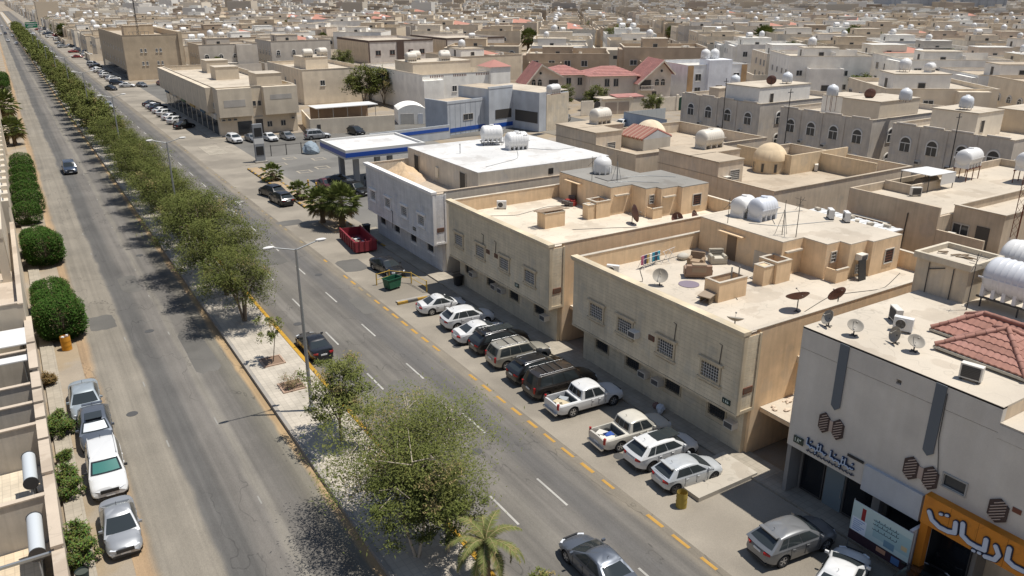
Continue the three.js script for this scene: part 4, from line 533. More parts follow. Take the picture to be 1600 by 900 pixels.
// ---- grey villas with arched windows across the back street
const archW = wall([0.50, 0.45, 0.385], true);
[['a long white roof room', -92.9, 19], ['cream and white roof rooms', -71.6, 17], ['a row of six roof dishes', -51.3, 17]].forEach(([n, z, d], i) => {
  const fr = [2.2, 6.4, 10.6, 14.6].map((v) => v * d / 17);
  const t = house('house', 'grey-beige villa with white-framed arched windows and ' + n, 108, z, 0, { w: 24, d, h: 8.3, wall: archW, roof: RC.cream, par: .9, front: fr, style: 'arch', ww: 1.5, wh: 2.0, floors: [.8, 4.6], side: [5, 11, 18], blocks: i === 0 ? [[.8, -1.2, 14, -9, 10.8, wall(C.white)], [3.5, -13, 7, -15.5, 9.4, wall([.4, .345, .285], true)]] : i === 1 ? [[2, 3.5 - 4, 12, -7, 10.7, wall(C.cream)], [5, -9, 11, -13, 10.4, wall(C.white)]] : [[2.5, -6.5, 9, -13, 10.7, wall(C.pale)], [12, -2, 20, -9, 10.5, wall(C.tan)]] }, 'grey arched-window villas in a row');
  obj('pilaster', merge([0.28, 0.52, 0.76].map((k) => bx(-.12, 0, -d * k - .2, 0, 8.3, -d * k + .2))), archW, t);
  obj('crest', merge([0.12, .4, .64, .88].map((k) => bx(-.05, 8.37, -d * k - 1.5, .22, 8.58, -d * k + 1.5))), archW, t);
  win(t, 4, 8.1, i === 0 ? -1.2 : -6.5, 0, .8, 1.6, { style: 'plain', pane: MT.dark });
  for (let k = 0; k < 3; k++) boxUnit(t, 0, 3.2, -d * (.2 + k * .26), -Math.PI / 2);
});
for (const [x, z, y, b, l] of [[116.5, -106.8, 9.5, .4, 'round white tank on a thin stand above the white-roomed arched villa'], [117.6, -95.8, 10.9, .3, 'round white tank behind the dark dish on white-roomed arched villa'], [110.4, -80.9, 8.4, 2.4, 'round white tank on tall stilts above the cream-roomed arched villa'], [113.0, -70.2, 10.8, .3, 'round white tank on the cream roof room of an arched villa'], [112.2, -60.6, 10.8, .3, 'round white tank on the arched villa with six dishes']]) roundTank([x, y, z], .88, l, { lift: b, m: mat([.6, .62, .64], { roughness: .35 }) });
for (const [x, z, y] of [[112.4, -75.6, 10.4], [112, -94.5, 10.85]]) dish([x, y, z], .85, 2.4, .3, MT.dishRust, y > 10.5 ? 'large dark dish on the long white room of the arched villa' : 'large dark dish on edge above the cream-roomed arched villa');
for (let k = 0; k < 6; k++) dish([121 + k * 1.3, 10.5, -53.0 - k * .3], .6, -1.2 + .3 * (k % 3), .55, MT.dishGrey, 'small grey dish in the row of six on an arched villa', 'row of six small dishes');
for (const [x, z, h, l] of [[107.4, -86.5, 9.5, 'thin pole in the gap between two arched villas'], [107.2, -58.5, 9.0, 'thin pole before the arched villa with six dishes'], [107.5, -100.6, 10, 'thin pole before the white-roomed arched villa']]) { const t = thing('utility_pole', l, 'pole', [x, 0, z]); obj('shaft', cyl(.09, .06, h + 2, 8), MT.iron, t); obj('bracket', bx(-.6, h + 1.4, -.04, .6, h + 1.5, .04), MT.iron, t); }
keep(54, 0, 140, -134); keep(30, 20, 60, -134);

// ---- filling station
{
  const t = thing('station_canopy', 'white filling station canopy with a blue band on grey columns', 'canopy', [37.3, 0, -102.1]), w = 12, d = 10.3;
  obj('roof', bx(.3, 5.65, -d + .3, w - .3, 5.72, -.3), roofM([.74, .73, .71]), t); obj('rim', merge([bx(0, 5.6, -d, .3, 6.0, 0), bx(w - .3, 5.6, -d, w, 6.0, 0), bx(.3, 5.6, -.3, w - .3, 6.0, 0), bx(.3, 5.6, -d, w - .3, 6.0, -d + .3)]), mat([.6, .59, .56]), t);
  obj('blue_band', merge([bx(-.04, 5.0, -d - .04, .1, 5.6, .04), bx(.1, 5.0, -.1, w - .1, 5.6, .04), bx(w - .1, 5.0, -d - .04, w + .04, 5.6, .04), bx(.1, 5.0, -d - .04, w - .1, 5.6, -d + .1)]), mat([.012, .065, .33], { roughness: .4 }), t);
  obj('lower_band', merge([bx(0, 4.7, -d, .12, 5.0, 0), bx(.12, 4.7, -.12, w - .12, 5.0, 0), bx(w - .12, 4.7, -d, w, 5.0, 0)]), mat([.5, .5, .49]), t); obj('ceiling', bx(.12, 4.72, -d + .1, w - .12, 4.8, -.12), mat([.5, .5, .48]), t);
  for (const [x, z] of [[2.2, -2.2], [5.4, -2.2], [2.2, -8], [9.8, -8]]) obj('column', bx(x - .35, 0, z - .35, x + .35, 4.72, z + .35), mat([.33, .34, .35]), t);
  for (const [x, z, l] of [[41.0, -104.2, 'grey fuel pump on the island under the canopy, by two columns'], [45.5, -106.5, 'grey fuel pump further under the station canopy']]) { const p = thing('fuel_pump', l, 'fuel pump', [x, 0, z]); obj('plinth', bx(-.6, 0, -1.4, .6, .18, 1.4), kerbM, p); obj('cabinet', bx(-.35, .18, -.5, .35, 1.9, .5), mat([.4, .41, .42]), p); obj('display', bx(-.37, 1.2, -.3, -.35, 1.7, .3), MT.winGlass, p); obj('hose', merge([bar([-.36, 1.1, .4], [-.55, .5, .42], .03), bar([-.55, .5, .42], [-.38, .3, .44], .03)]), MT.rubber, p); }
  const bW = wall([.42, .445, .475]), bl = mat([.012, .075, .36], { roughness: .4 });
  const s = thing('station_building', 'grey-blue filling station building with blue stripe and shuttered front', 'building', [71, 0, -136.8], .2);
  obj('wall', merge([bx(0, 0, -7, 9.5, 6, 0), bx(9.5, 0, -8, 16, 8.2, 1.4), bx(16, 0, -8, 18, 7.6, 9), bx(18, 0, -8, 24.5, 7.2, 9)]), bW, s); obj('side_wall', bx(18.05, 0, 9, 24.5, 7.1, 9.06), wall([.58, .5, .38], true), s);
  obj('roof', merge([bx(.2, 6, -6.8, 9.3, 6.05, -.2), bx(9.6, 8.2, -7.9, 15.9, 8.25, 1.3)]), RC.sand, s); obj('parapet', merge([bx(-.05, 6, -7, .2, 6.5, .05), bx(.2, 6, -.2, 9.5, 6.5, .05), bx(9.4, 8.2, 1.2, 16, 8.6, 1.45)]), bW, s); obj('roof', bx(16.1, 7.61, -7.9, 24.4, 7.66, 8.9), RC.cream, s);
  obj('blue_stripe', merge([bx(-.02, .5, .0, 9.5, 1.3, .04), bx(9.5, .5, 1.4, 16, 1.3, 1.44)]), bl, s); win(s, 5.2, 2.6, .02, 0, 2.4, 1.1, { mullion: true }); obj('shutter', bx(11.2, 2.2, 1.4, 15.6, 4.0, 1.46), MT.dark, s); obj('shutter', bx(15.94, 1.6, 2.2, 16, 3.8, 8.6), MT.dark, s); obj('panel_joint', merge([...Array(7)].map((_, i) => bx(1.3 * i + .6, .0, .03, 1.3 * i + .62, 6.4, .055))), mat([.2, .25, .31]), s);
  tank([89.5, 7.66, -127.8], .3, 3.2, .8, 'cylindrical white water tank on the filling station building', { lift: .15 });
  const w2 = thing('boundary_wall', 'low grey wall with blue stripe behind the station forecourt', 'wall', [53, 0, -132.5], .1); obj('wall', bx(0, 0, 0, 17, 2.6, .25), wall([.4, .42, .44]), w2); obj('blue_stripe', bx(.2, 1.5, .25, 16.8, 2.1, .29), bl, w2);
  // totem sign, barrier posts with chain, yellow post
  const p = thing('station_totem', 'grey station price totem on a small island at the corner', 'sign', [33.1, 0, -130.6]); obj('plinth', bx(-1, 0, -.8, 1, .2, .8), kerbM, p); obj('body', bx(-.75, .2, -.3, .75, 6.2, .3), mat([.24, .25, .26]), p); for (const y of [1.2, 4.2]) obj('display', bx(-.6, y, .3, .6, y + 1.4, .34), MT.black, p); obj('white_band', bx(-.76, 3.0, -.31, .76, 3.9, .31), mat([.6, .6, .58]), p);
  for (let k = 0; k < 9; k++) { const q = thing('fence_post', 'thin dark post of the open station boundary railing', 'post', [36 + k * 2.6, 0, -134.6 + k * .1], 0, 'posts behind the forecourt'); obj('shaft', bx(-.06, 0, -.06, .06, 1.9, .06), MT.iron, q); obj('rail', bx(.06, 1.7, -.02, 2.54, 1.76, .02), MT.iron, q); }
  { const g = new THREE.IcosahedronGeometry(1.1, 3), q = g.attributes.position; for (let i = 0; i < q.count; i++) { const n = fbm(q.getX(i) * .2 + .5, q.getY(i) * .2 + q.getZ(i) * .17 + .5, 5, 5, 3, 5) + .55; q.setXYZ(i, q.getX(i) * n * 1.1, Math.max(0, q.getY(i) * n + .7), q.getZ(i) * n); } g.computeVertexNormals(); tag(obj('tarpaulin_heap', muv(g), mat([.24, .29, .33]), null, 42.6, 0, -133.4), 'heap covered in grey-blue plastic sheeting by the railing', 'heap'); }
  for (const [x, z] of [[33.8, -108.6], [34.2, -106.3]]) { const q = thing('bollard', 'yellow steel bollard beside the station entrance', 'bollard', [x, 0, z], 0, 'yellow station bollards'); obj('shaft', merge([cyl(.12, .12, 1.1, 10), tr(new THREE.SphereGeometry(.12, 10, 6), 0, 1.1, 0)]), mat([.55, .33, .04]), q); obj('band', tr(cyl(.123, .123, .15, 10), 0, .7, 0), MT.black, q); }
}
// ---- long shop row and the blocks along the avenue beyond the side street
{
  const w1 = wall([.53, .455, .35]), t = house('shop_row', 'long beige two storey shop row with dark shopfronts along parked cars', 33.3, -159, 0, { w: 15.2, d: 56, h: 9.1, par: 1.1, wall: w1, roof: RC.cream, floors: [5.2], front: [3, 8, 14, 20, 26, 33, 40, 47, 53], ww: 1.2, wh: .9, side: [], blocks: [[9, -4, 14, -10, 10.9], [6, -26, 11, -31, 10.7], [8, -44, 13, -50, 10.8]] });
  for (let k = 0; k < 11; k++) { const z = -1.2 - k * 5; obj('shopfront', bx(-.04, .1, z - 4.2, .02, 3.0, z), MT.winGlass, t); if (k % 2 === 0) obj('shop_board', bx(-.3, 3.15, z - 4.2, 0, 4.1, z), mat([[.5, .48, .44], [.1, .16, .22], [.42, .3, .12], [.14, .2, .13]][(k / 2 | 0) % 4]), t); }
  obj('overhang', bx(-1.2, 4.3, -56, 0, 9.0, -3), w1, t); obj('recess_panel', bx(6.6, 3.2, .01, 8.4, 3.5, .03), wall([.36, .33, .29]), t);
  obj('projecting_storey', bx(.0, 3.7, 0, 6.4, 9.0, 1.3), w1, t); obj('projecting_storey', bx(8.6, 3.7, 0, 15.2, 9.0, 1.6), w1, t); obj('recess_panel', bx(9.8, 6.6, 1.6, 14, 7.5, 1.63), wall([.38, .35, .31]), t); obj('recess_panel', bx(1.0, 5.6, 1.3, 5.0, 6.9, 1.33), wall([.38, .35, .31]), t); obj('door', bx(6.9, .1, -.02, 8.3, 2.8, .03), MT.dark, t); for (const x of [9.6, 12.3]) win(t, x, 1.2, 0, 0, .9, 1.0, { mullion: true }); for (const x of [7.0, 8.0]) win(t, x, 5.4, 0, 0, .6, .9, {}); for (const x of [.8, 1.9, 3.0]) boxUnit(t, x, 2.9, 0, 0); boxUnit(t, 14.2, 2.4, 0, 0); obj('storefront', bx(3.4, .1, 0, 6.2, 2.6, .04), MT.winGlass, t);
  const tw = wall([.44, .355, .25]), b = house('corner_building', 'tall brown corner building with slit windows and roof frame', 33.3, -282, 0, { w: 17, d: 66, h: 13.6, wall: tw, roof: RC.sand, par: 1.1, floors: [4.5, 8.4], ww: .5, wh: 1.0, front: [5, 12, 19, 26, 33, 40, 47, 54], side: [5, 6.2, 9.5, 10.7], blocks: [[3, -18, 8, -24, 15.8], [9, -30, 14, -36, 15.6]] }); obj('shopfront', bx(-.03, .1, -60, .02, 2.9, -2), MT.winGlass, b); obj('roof_frame', merge([...Array(6)].map((_, i) => bar([3 + i, 12.6, -4], [3 + i * 1.2, 14.3, -7], .06)).concat([bar([3, 14.3, -7], [9, 14.3, -7], .06)])), MT.iron, b); obj('side_fin', bx(16.4, 0, -66, 17.6, 14.4, .5), tw, b);
  const mst = thing('lattice_mast', 'thin dark lattice mast on the brown corner building', 'mast', [40, 12.6, -296]); obj('shaft', merge([bar([-.3, 0, 0], [0, 16, 0], .06), bar([.3, 0, 0], [0, 16, 0], .06), bar([0, 0, .3], [0, 16, 0], .06), ...[...Array(14)].map((_, i) => bar([-.3 + i * .02, i, 0], [.3 - i * .02, i + 1, 0], .04, 4))]), MT.iron, mst);
  // green overhead road sign
  const gs = thing('gantry_sign', 'green overhead direction sign on posts above the far road', 'road sign', [24.5, 0, -610]); obj('post', merge([cyl(.25, .2, 8.5, 8), bar([0, 7.8, 0], [-7, 7.8, 0], .15)]), MT.steel, gs); obj('panel', bx(-7.2, 5.2, -.05, -.4, 8.6, .08), mat([.01, .17, .075], { roughness: .5 }), gs); obj('lettering', merge([bx(-6.6, 7.4, .08, -2.2, 7.7, .1), bx(-5.6, 6.6, .08, -1.2, 6.9, .1), bx(-6.2, 5.8, .08, -3, 6.1, .1)]), MT.white, gs);
  keep(30, -155, 70, -218); keep(30, -280, 52, -352);
  // yard with car shed, wall, arched store and tree
  const yw = thing('boundary_wall', 'long beige yard wall with a small dark gate behind parked four-wheel drive', 'wall', [48.9, 0, -152.2], -.2); obj('wall', merge([bx(-.1, 0, 0, 16.6, 3.0, .25), bx(-.1, 0, -14, .15, 3.0, 0)]), wall(C.cream), yw); obj('gate', bx(1.2, 0, .25, 1.9, 1.9, .3), MT.dark, yw);
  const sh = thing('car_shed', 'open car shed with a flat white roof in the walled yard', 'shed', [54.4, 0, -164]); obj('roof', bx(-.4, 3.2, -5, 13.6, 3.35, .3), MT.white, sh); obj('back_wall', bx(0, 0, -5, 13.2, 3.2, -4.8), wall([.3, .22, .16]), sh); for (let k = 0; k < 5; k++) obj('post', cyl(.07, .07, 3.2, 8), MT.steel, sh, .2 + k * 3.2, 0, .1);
  const st = thing('arched_store', 'small white store with a rounded roof and grey shutter', 'store', [68.6, 0, -154.6], -.3); const s = new THREE.Shape(); s.moveTo(0, 0); s.lineTo(6, 0); s.lineTo(6, 3); s.absarc(3, -1.0, 5, Math.asin(.8), Math.PI - Math.asin(.8), false); s.lineTo(0, 3); obj('wall', muv(new THREE.ExtrudeGeometry(s, { depth: 7, bevelEnabled: false })), wall(C.white), st, 0, 0, -7); obj('shutter', bx(.5, 0, 0, 3.3, 2.2, .05), wall([.42, .40, .36]), st); obj('door', bx(4.2, 0, 0, 5.2, 2.1, .05), wall([.5, .52, .55]), st);
  house('house', 'cream house with two tanks behind the leafy yard tree', 62, -196, 0, { w: 17, d: 30, h: 8.3, wall: wall(C.cream), roof: RC.cream, floors: [4.4], front: [6, 14, 22], side: [5, 12], blocks: [[5, -12, 11, -22, 10.2]] });
  const wv = house('house', 'large white villa with grooved parapets and a red tile turret', 80, -166, 0, { w: 19, d: 36, h: 8.6, wall: wall(C.white), roof: RC.cream, par: 1.2, floors: [4.6], side: [8.2, 15.2], blocks: [[1.5, -8, 17, -18, 10.6, wall(C.cream)]] }); for (let k = 0; k < 3; k++) obj('parapet_slots', merge([...Array(8)].map((_, i) => bx(2 + k * 6 + i * .45, 7.9, -.02, 2.22 + k * 6 + i * .45, 8.4, .012))), MT.rust, wv); obj('turret', bx(17.5, 0, -5, 23, 9.6, .8), wall(C.white), wv); const pg = new THREE.ConeGeometry(4.4, 1.5, 4); pg.rotateY(Math.PI / 4); obj('turret_roof', tr(pg, 20.2, 10.35, -2.1), mat([.36, .17, .14]), wv); obj('side_bay', bx(0, 0, 0, 5, 7.4, .8), wall(C.white), wv); for (const [x, y] of [[8, 2.0], [13, 2.4]]) boxUnit(wv, x, y, 0, 0);
  for (const [x, z, y] of [[83, -178, 10.7], [86, -182, 10.7], [90, -186, 8], [91, -176, 10.7], [93, -180, 10.7], [68, -209, 10.3], [73, -212, 10.3]]) tank([x, y, z], rr(-.3, .3), 2.9, 1.0, x < 80 ? 'white water tank on the cream house behind the yard tree' : 'white water tank in the cluster on the white villa roof', { group: x < 80 ? 'tanks of the cream house' : 'tanks of the white villa', m: MT.tankOld });
  keep(60, -150, 102, -232);
  // brown-striped white pair of houses
  for (const [x, l] of [[122, 'white house with brown corner trim and porch, one of a pair'], [156, 'white house with brown corner trim and porch, one of a pair']]) { const t2 = house('house', l, x, -300, 0, { w: 28, d: 34, h: 8.6, wall: wall([.56, .51, .46]), roof: RC.cream, side: [4, 10, 18, 23], floors: [3.2], ww: 2.0, wh: 1.6, frame: MT.rust }, 'brown-trimmed white pair'); obj('brown_trim', merge([bx(-.1, 7.9, -34, .3, 8.7, .1), bx(.3, 8.0, 0, 28, 8.7, .1), bx(12, 0, 0, 15, 8, .3), bx(0, 0, 0, .5, 8, .12)]), mat([.11, .075, .06]), t2); obj('side_cladding', bx(-.06, 0, -34, 0, 7.9, -.2), wall(C.tan), t2); keep(x, -296, x + 28, -336); }
}
// ---- red-roofed villas, turned towards us
{
  const A = -.36, redM = mat([.36, .165, .14].map((v) => v / .71), { map: T.worn, roughness: .8 }), vw = wall([.60, .535, .46]), dirX = Math.cos(A), dirZ = -Math.sin(A);
  // local frame: front faces +z, x to the right
  const gable = (t, x, z, w, h0, h1, depth, asym) => { const s = new THREE.Shape([[0, 0], [w, 0], [w, h0], [w * asym, h1], [0, h0 * .62]].map((p) => new THREE.Vector2(...p))); obj('gable_wall', muv(new THREE.ExtrudeGeometry(s, { depth, bevelEnabled: false })), vw, t, x, 0, z - depth); const sl = (x0, y0, x1, y1) => { const L = Math.hypot(x1 - x0, y1 - y0), a = Math.atan2(y1 - y0, x1 - x0), g = []; const n = Math.round(depth / .42) + 2; for (let i = 0; i < n; i++) g.push(bx(0, .02, -depth + .6 + i * .42, L + .3, .16 + .05 * (i % 2), -depth + .6 + i * .42 + .4)); const m = obj('tile_slope', merge(g), redM, t, x + x0, y0, z); m.rotation.z = a; const b = obj('verge_board', bx(0, -.1, 1.4, L + .3, .22, 1.5), wall(C.pale), m); return m; }; sl(-.3, h0 * .62 - .1, w * asym, h1); const k = sl(w * asym, h1, w + .4, h0 - .15); return k; };
  const slopeRoof = (t, x0, x1, z0, z1, y0, rise) => { const hip = new THREE.BufferGeometry(), m = (z0 - z1) / 2, P = [[x0, y0, z0], [x1, y0, z0], [x1, y0, z1], [x0, y0, z1], [x0 + m * .8, y0 + rise, (z0 + z1) / 2], [x1 - m * .8, y0 + rise, (z0 + z1) / 2]]; hip.setAttribute('position', new THREE.Float32BufferAttribute([[0, 1, 5], [0, 5, 4], [1, 2, 5], [2, 3, 4], [2, 4, 5], [3, 0, 4], [0, 3, 2], [0, 2, 1]].flat().flatMap((i) => P[i]), 3)); hip.computeVertexNormals(); const r = obj('tile_slope', muv(hip), redM, t); const n = 7; for (let i = 1; i < n; i++) { const f = i / n; obj('tile_ridge', bx(x0 + m * .8 * f, y0 + rise * f - .02, z0 - m * f - .03, x1 - m * .8 * f, y0 + rise * f + .07, z0 - m * f + .07), redM, r); } };
  for (const [px, pz, mir, label] of [[113.4, -173.5, 0, 'villa with steep red tiled gable and balcony, nearest the white tank'], [127.4, -163.0, 1, 'villa with tall red tiled gable and green arched gate']]) {
    const t = thing('villa', label, 'house', [px, 0, pz], A); t.scale.x = 1;
    const gx = mir ? 10.5 : -1;
    obj('wall', bx(mir ? -1.5 : 6, 0, -12, mir ? 11 : 16, 6.2, -.5), vw, t); slopeRoof(t, mir ? -2.1 : 4.5, mir ? 12 : 16.6, .1, -12.6, 6.2, 2.0);
    gable(t, gx, 1.5, 9, mir ? 6.8 : 6.2, mir ? 9.8 : 8.9, 11, mir ? .7 : .45);
    for (const x of mir ? [gx + 5.2, gx + 6.8] : [gx + 2.2, gx + 3.8]) win(t, x, 3.8, 1.52, 0, 1.1, 1.6, { style: 'arch', fm: vw }); const at2 = obj('attic_window', rotX(cyl(.35, .35, .08, 14), Math.PI / 2), MT.winGlass, t, gx + (mir ? 6.3 : 4), mir ? 7.4 : 6.9, 1.5); obj('frame', new THREE.TorusGeometry(.4, .06, 6, 16), MT.whiteFrame, at2, 0, 0, .08);
    for (const x of mir ? [3, 5.4] : [11, 14]) win(t, x, 3.6, -.48, 0, 1.2, 1.8, { style: 'sill', mullion: true });
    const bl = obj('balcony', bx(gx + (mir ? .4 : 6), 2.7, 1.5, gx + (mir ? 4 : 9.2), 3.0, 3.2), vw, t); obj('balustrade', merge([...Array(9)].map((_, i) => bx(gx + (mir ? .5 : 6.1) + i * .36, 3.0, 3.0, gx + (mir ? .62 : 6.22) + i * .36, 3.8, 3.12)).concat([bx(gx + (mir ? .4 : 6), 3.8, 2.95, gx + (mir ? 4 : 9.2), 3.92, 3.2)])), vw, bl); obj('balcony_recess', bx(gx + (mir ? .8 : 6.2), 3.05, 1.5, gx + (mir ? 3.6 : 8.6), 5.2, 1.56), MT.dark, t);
    obj('door', bx(gx + 4, 0, 1.5, gx + 5.2, 2.3, 1.56), MT.dark, t);
  }
  const g = thing('boundary_wall', 'cream garden wall with garage doors and arched gates before red-roofed villas', 'wall', [109, 0, -144.8], -.2); obj('wall', merge([bx(0, 0, 0, 3, 3.2, .3), bx(5, 0, 0, 28, 3.2, .3)]), wall(C.pale), g); for (const x of [5, 12.4, 18.8, 20.6, 25]) obj('pier', bx(x - .3, 0, -.1, x + .3, 3.7, .4), wall(C.pale), g); for (const x of [6, 9.4]) obj('garage_door', bx(x, 0, .3, x + 3, 2.6, .35), wall([.4, .33, .27]), g); for (const [x, m] of [[3.2, MT.iron], [18.9, MT.iron], [25.2, mat([.02, .06, .04])]]) obj('gate', new THREE.ExtrudeGeometry(archShape(1.7, 3.0), { depth: .08, bevelEnabled: false }), m, g, x + .8, 0, .3); const pr = obj('porch_roof', bx(5, 3.25, -4, 13, 3.5, .6), RC.cream, g); obj('tile_slope', rotX(bx(9, 3.5, -4, 16, 3.7, .2), .06), redM, pr);
  const f = thing('sheet_fence', 'blue-grey sheet metal fence around an empty plot', 'fence', [107, 0, -114.5]); for (let k = 0; k < 10; k++) obj('sheet', bx(0, 0, -1.28 * k - 1.25, .08, 3, -1.28 * k), mat(k % 3 ? [.36, .42, .5] : [.33, .39, .47]), f); for (let k = 0; k < 9; k++) obj('sheet', bx(1.28 * k, 0, -12.9, 1.28 * k + 1.25, 3, -12.82), mat([.42, .45, .46]), f); obj('top_rail', bx(-.04, 3, -12.9, .12, 3.1, 0), MT.steel, f);
  // white and blue modern house with brown stone strips
  const m = house('house', 'white and pale blue modern house with ochre stone strips and two domed tanks', 149.6, -153.6, -.27, { w: 17.5, d: 18, h: 8.5, wall: wall([.66, .67, .68]), roof: RC.white, side: [3.2, 14.4], floors: [1.2, 4.6], ww: 1.6, wh: 1.7 }); obj('centre_bay', bx(5.5, 0, -4, 12.2, 9.8, 1.2), wall([.66, .68, .72]), m); for (const x of [.9, 16.6]) obj('stone_strip', bx(x - .8, 0, .01, x + .8, 8.4, .14), wall([.40, .26, .14], true), m); win(m, 8.8, 1.6, 1.2, 0, 1.8, 1.8, { mullion: true });
  for (const k of [0, 1]) roundTank([156.4 + k * 2.6, 9.8, -154.4 + k * .7], 1.2, 'white domed tank, one of two on the white and blue house', { group: 'two tanks of the white and blue house', lift: .2 });
  const cv = thing('curved_wall_house', 'beige house with a sweeping curved parapet wall', 'house', [186, 0, -234], -.57); obj('wall', bx(0, 0, -16, 26, 6.6, 0), wall(C.sand), cv); obj('roof', bx(.2, 6.6, -15.8, 25.8, 6.66, -.2), RC.cream, cv); const cs = []; for (let k = 0; k < 14; k++) { const a = k / 14 * 1.4, b = (k + 1) / 14 * 1.4; const x0 = 10 + 12 * Math.sin(a), z0 = -12 * (1 - Math.cos(a)), x1 = 10 + 12 * Math.sin(b), z1 = -12 * (1 - Math.cos(b)); const L = Math.hypot(x1 - x0, z1 - z0); const q = bx(0, 6.5, -.12, L + .03, 9.6 - k * .14, .12); q.rotateY(Math.atan2(-(z1 - z0), x1 - x0)); q.translate(x0, 0, z0 + 2); cs.push(q); } obj('curved_wall', merge(cs), wall(C.pale), cv); win(cv, 4, 3.5, 0, 0, 1.4, 1.2, {}); win(cv, 18, 3.5, 0, 0, 1.4, 1.2, {});
  keep(104, -112, 172, -182); keep(182, -215, 215, -240);
}
// ---------- plants ----------
const leafM = new THREE.MeshPhysicalMaterial({ vertexColors: true, roughness: .9, specularIntensity: .25, side: THREE.DoubleSide, transmission: 0 }), barkM = mat([.2, .155, .11]), paleBark = mat([.42, .36, .28]);
function gauss() { return (rnd() + rnd() + rnd() + rnd() - 2) * .87; }
class Leaves {
  constructor() { this.p = []; this.c = []; }
  leaf(x, y, z, l, w, col) {      // narrow rhombus with random lay
    const a = rr(0, 6.283), e = rr(-.7, .9), dx = Math.cos(a) * Math.cos(e) * l, dy = Math.sin(e) * l, dz = Math.sin(a) * Math.cos(e) * l, b = a + 1.57 + rr(-.5, .5), f = rr(-.6, .6), wx = Math.cos(b) * Math.cos(f) * w, wy = Math.sin(f) * w, wz = Math.sin(b) * Math.cos(f) * w;
    this.p.push(x, y, z, x + dx * .5 + wx * .5, y + dy * .5 + wy * .5, z + dz * .5 + wz * .5, x + dx, y + dy, z + dz, x, y, z, x + dx, y + dy, z + dz, x + dx * .5 - wx * .5, y + dy * .5 - wy * .5, z + dz * .5 - wz * .5);
    for (let i = 0; i < 6; i++) this.c.push(...col);
  }
  build() { const g = new THREE.BufferGeometry(); g.setAttribute('position', new THREE.Float32BufferAttribute(this.p, 3)); g.setAttribute('color', new THREE.Float32BufferAttribute(this.c, 3)); g.computeVertexNormals(); return g; }
}
function treeGeo(o) {
  seed = o.seed; const { H, R, n, ll, lw } = o, L = new Leaves(), wood = [], clumps = [], h0 = o.h0 || H * .28;
  const stems = o.stems || 3, limbs = o.limbs || 9;
  for (let s = 0; s < stems; s++) { const a = s / stems * 6.28 + rr(-.4, .4), q = [Math.cos(a) * .35, h0 + rr(-.2, .4), Math.sin(a) * .35]; wood.push(bar([Math.cos(a) * .08, 0, Math.sin(a) * .08], q, .13 * R / 4, 6, .1 * R / 4));
    for (let k = 0; k < Math.ceil(limbs / stems); k++) { const b = a + rr(-1.2, 1.2), rad = R * rr(.35, .72), top = h0 + (H - h0) * rr(.35, .86), m = [Math.cos(b) * rad * .5, (q[1] + top) / 2 + rr(0, .4), Math.sin(b) * rad * .5], e = [Math.cos(b) * rad, top, Math.sin(b) * rad]; wood.push(bar(q, m, .08 * R / 4, 5, .055 * R / 4), bar(m, e, .055 * R / 4, 5, .025 * R / 4));
      for (let j = 0; j < (o.twigs || 5); j++) { const u = rr(.3, 1), st = m.map((v, i) => v + (e[i] - v) * u), c = rr(0, 6.28), rr2 = R * rr(.18, .4), ee = [st[0] + Math.cos(c) * rr2, Math.min(H, st[1] + rr(-.5, 1.1) * R * .25), st[2] + Math.sin(c) * rr2]; wood.push(bar(st, ee, .028 * R / 4, 4, .01)); clumps.push(ee); } } }
  const nc = o.clumps || 70; for (let k = 0; k < nc; k++) { const a = rr(0, 6.28), t = Math.pow(rnd(), .55), yy = rr(-.75, 1), rad = R * Math.sqrt(Math.max(0, 1 - yy * yy * .8)) * t; clumps.push([Math.cos(a) * rad * (1 + .15 * Math.sin(a * 3 + o.seed)), h0 + (H - h0) * (.5 + .5 * yy * (.75 + .25 * t)), Math.sin(a) * rad]); }
  const per = n / clumps.length;
  for (const c of clumps) { const cr = R * (o.cr || 1) * rr(.11, .22), hue = rnd(), br = rr(.8, 1.2), dry = rnd() < .03; const base = dry ? [.24, .19, .085] : [.098 + .04 * hue, .118 + .028 * hue, .03 + .012 * hue]; const m = per * rr(.5, 1.5); for (let i = 0; i < m; i++) { const v = br * rr(.86, 1.16); L.leaf(c[0] + gauss() * cr, Math.max(h0 * .7, c[1] + gauss() * cr * .75), c[2] + gauss() * cr, ll * rr(.6, 1.3), lw * rr(.7, 1.3), base.map((q) => q * v * (o.lum || 1))); } }
  return { wood: merge(wood), crown: L.build() };
}
function tree(name, label, geo, pos, ry, s = 1, group, bark = barkM) { const t = thing(name, label, 'tree', pos, ry, group); obj('trunk', geo.wood, bark, t); obj('crown', geo.crown, leafM, t); t.scale.setScalar(s); return t; }
const gBig = treeGeo({ seed: 11, H: 6.2, R: 4.3, n: 34000, ll: .18, lw: .045, lum: .98, cr: 1.35, stems: 5, limbs: 20, twigs: 8, clumps: 90, h0: 1.2 });
const gBig2 = treeGeo({ seed: 23, H: 5.4, R: 2.4, n: 9000, ll: .22, lw: .065, stems: 2, limbs: 8, clumps: 50, h0: 1.3 });
const gMed = [31, 37, 41].map((s) => treeGeo({ seed: s, H: 6.5, R: 3.6, n: 21000, ll: .2, lw: .06, stems: 3, limbs: 10, clumps: 85, cr: 1.15, lum: .9, h0: 1.5 }));
const gFar = [51, 57].map((s) => treeGeo({ seed: s, H: 6.4, R: 3.5, n: 5200, ll: .4, lw: .16, cr: 1.15, stems: 2, limbs: 6, twigs: 3, clumps: 60, h0: 1.4, lum: .9 }));
const gCity = [55, 59].map((s) => treeGeo({ seed: s, H: 6.4, R: 3.6, n: 1500, ll: .75, lw: .34, stems: 2, limbs: 6, twigs: 2, clumps: 50, h0: 1.4, cr: 1.1, lum: .9 }));
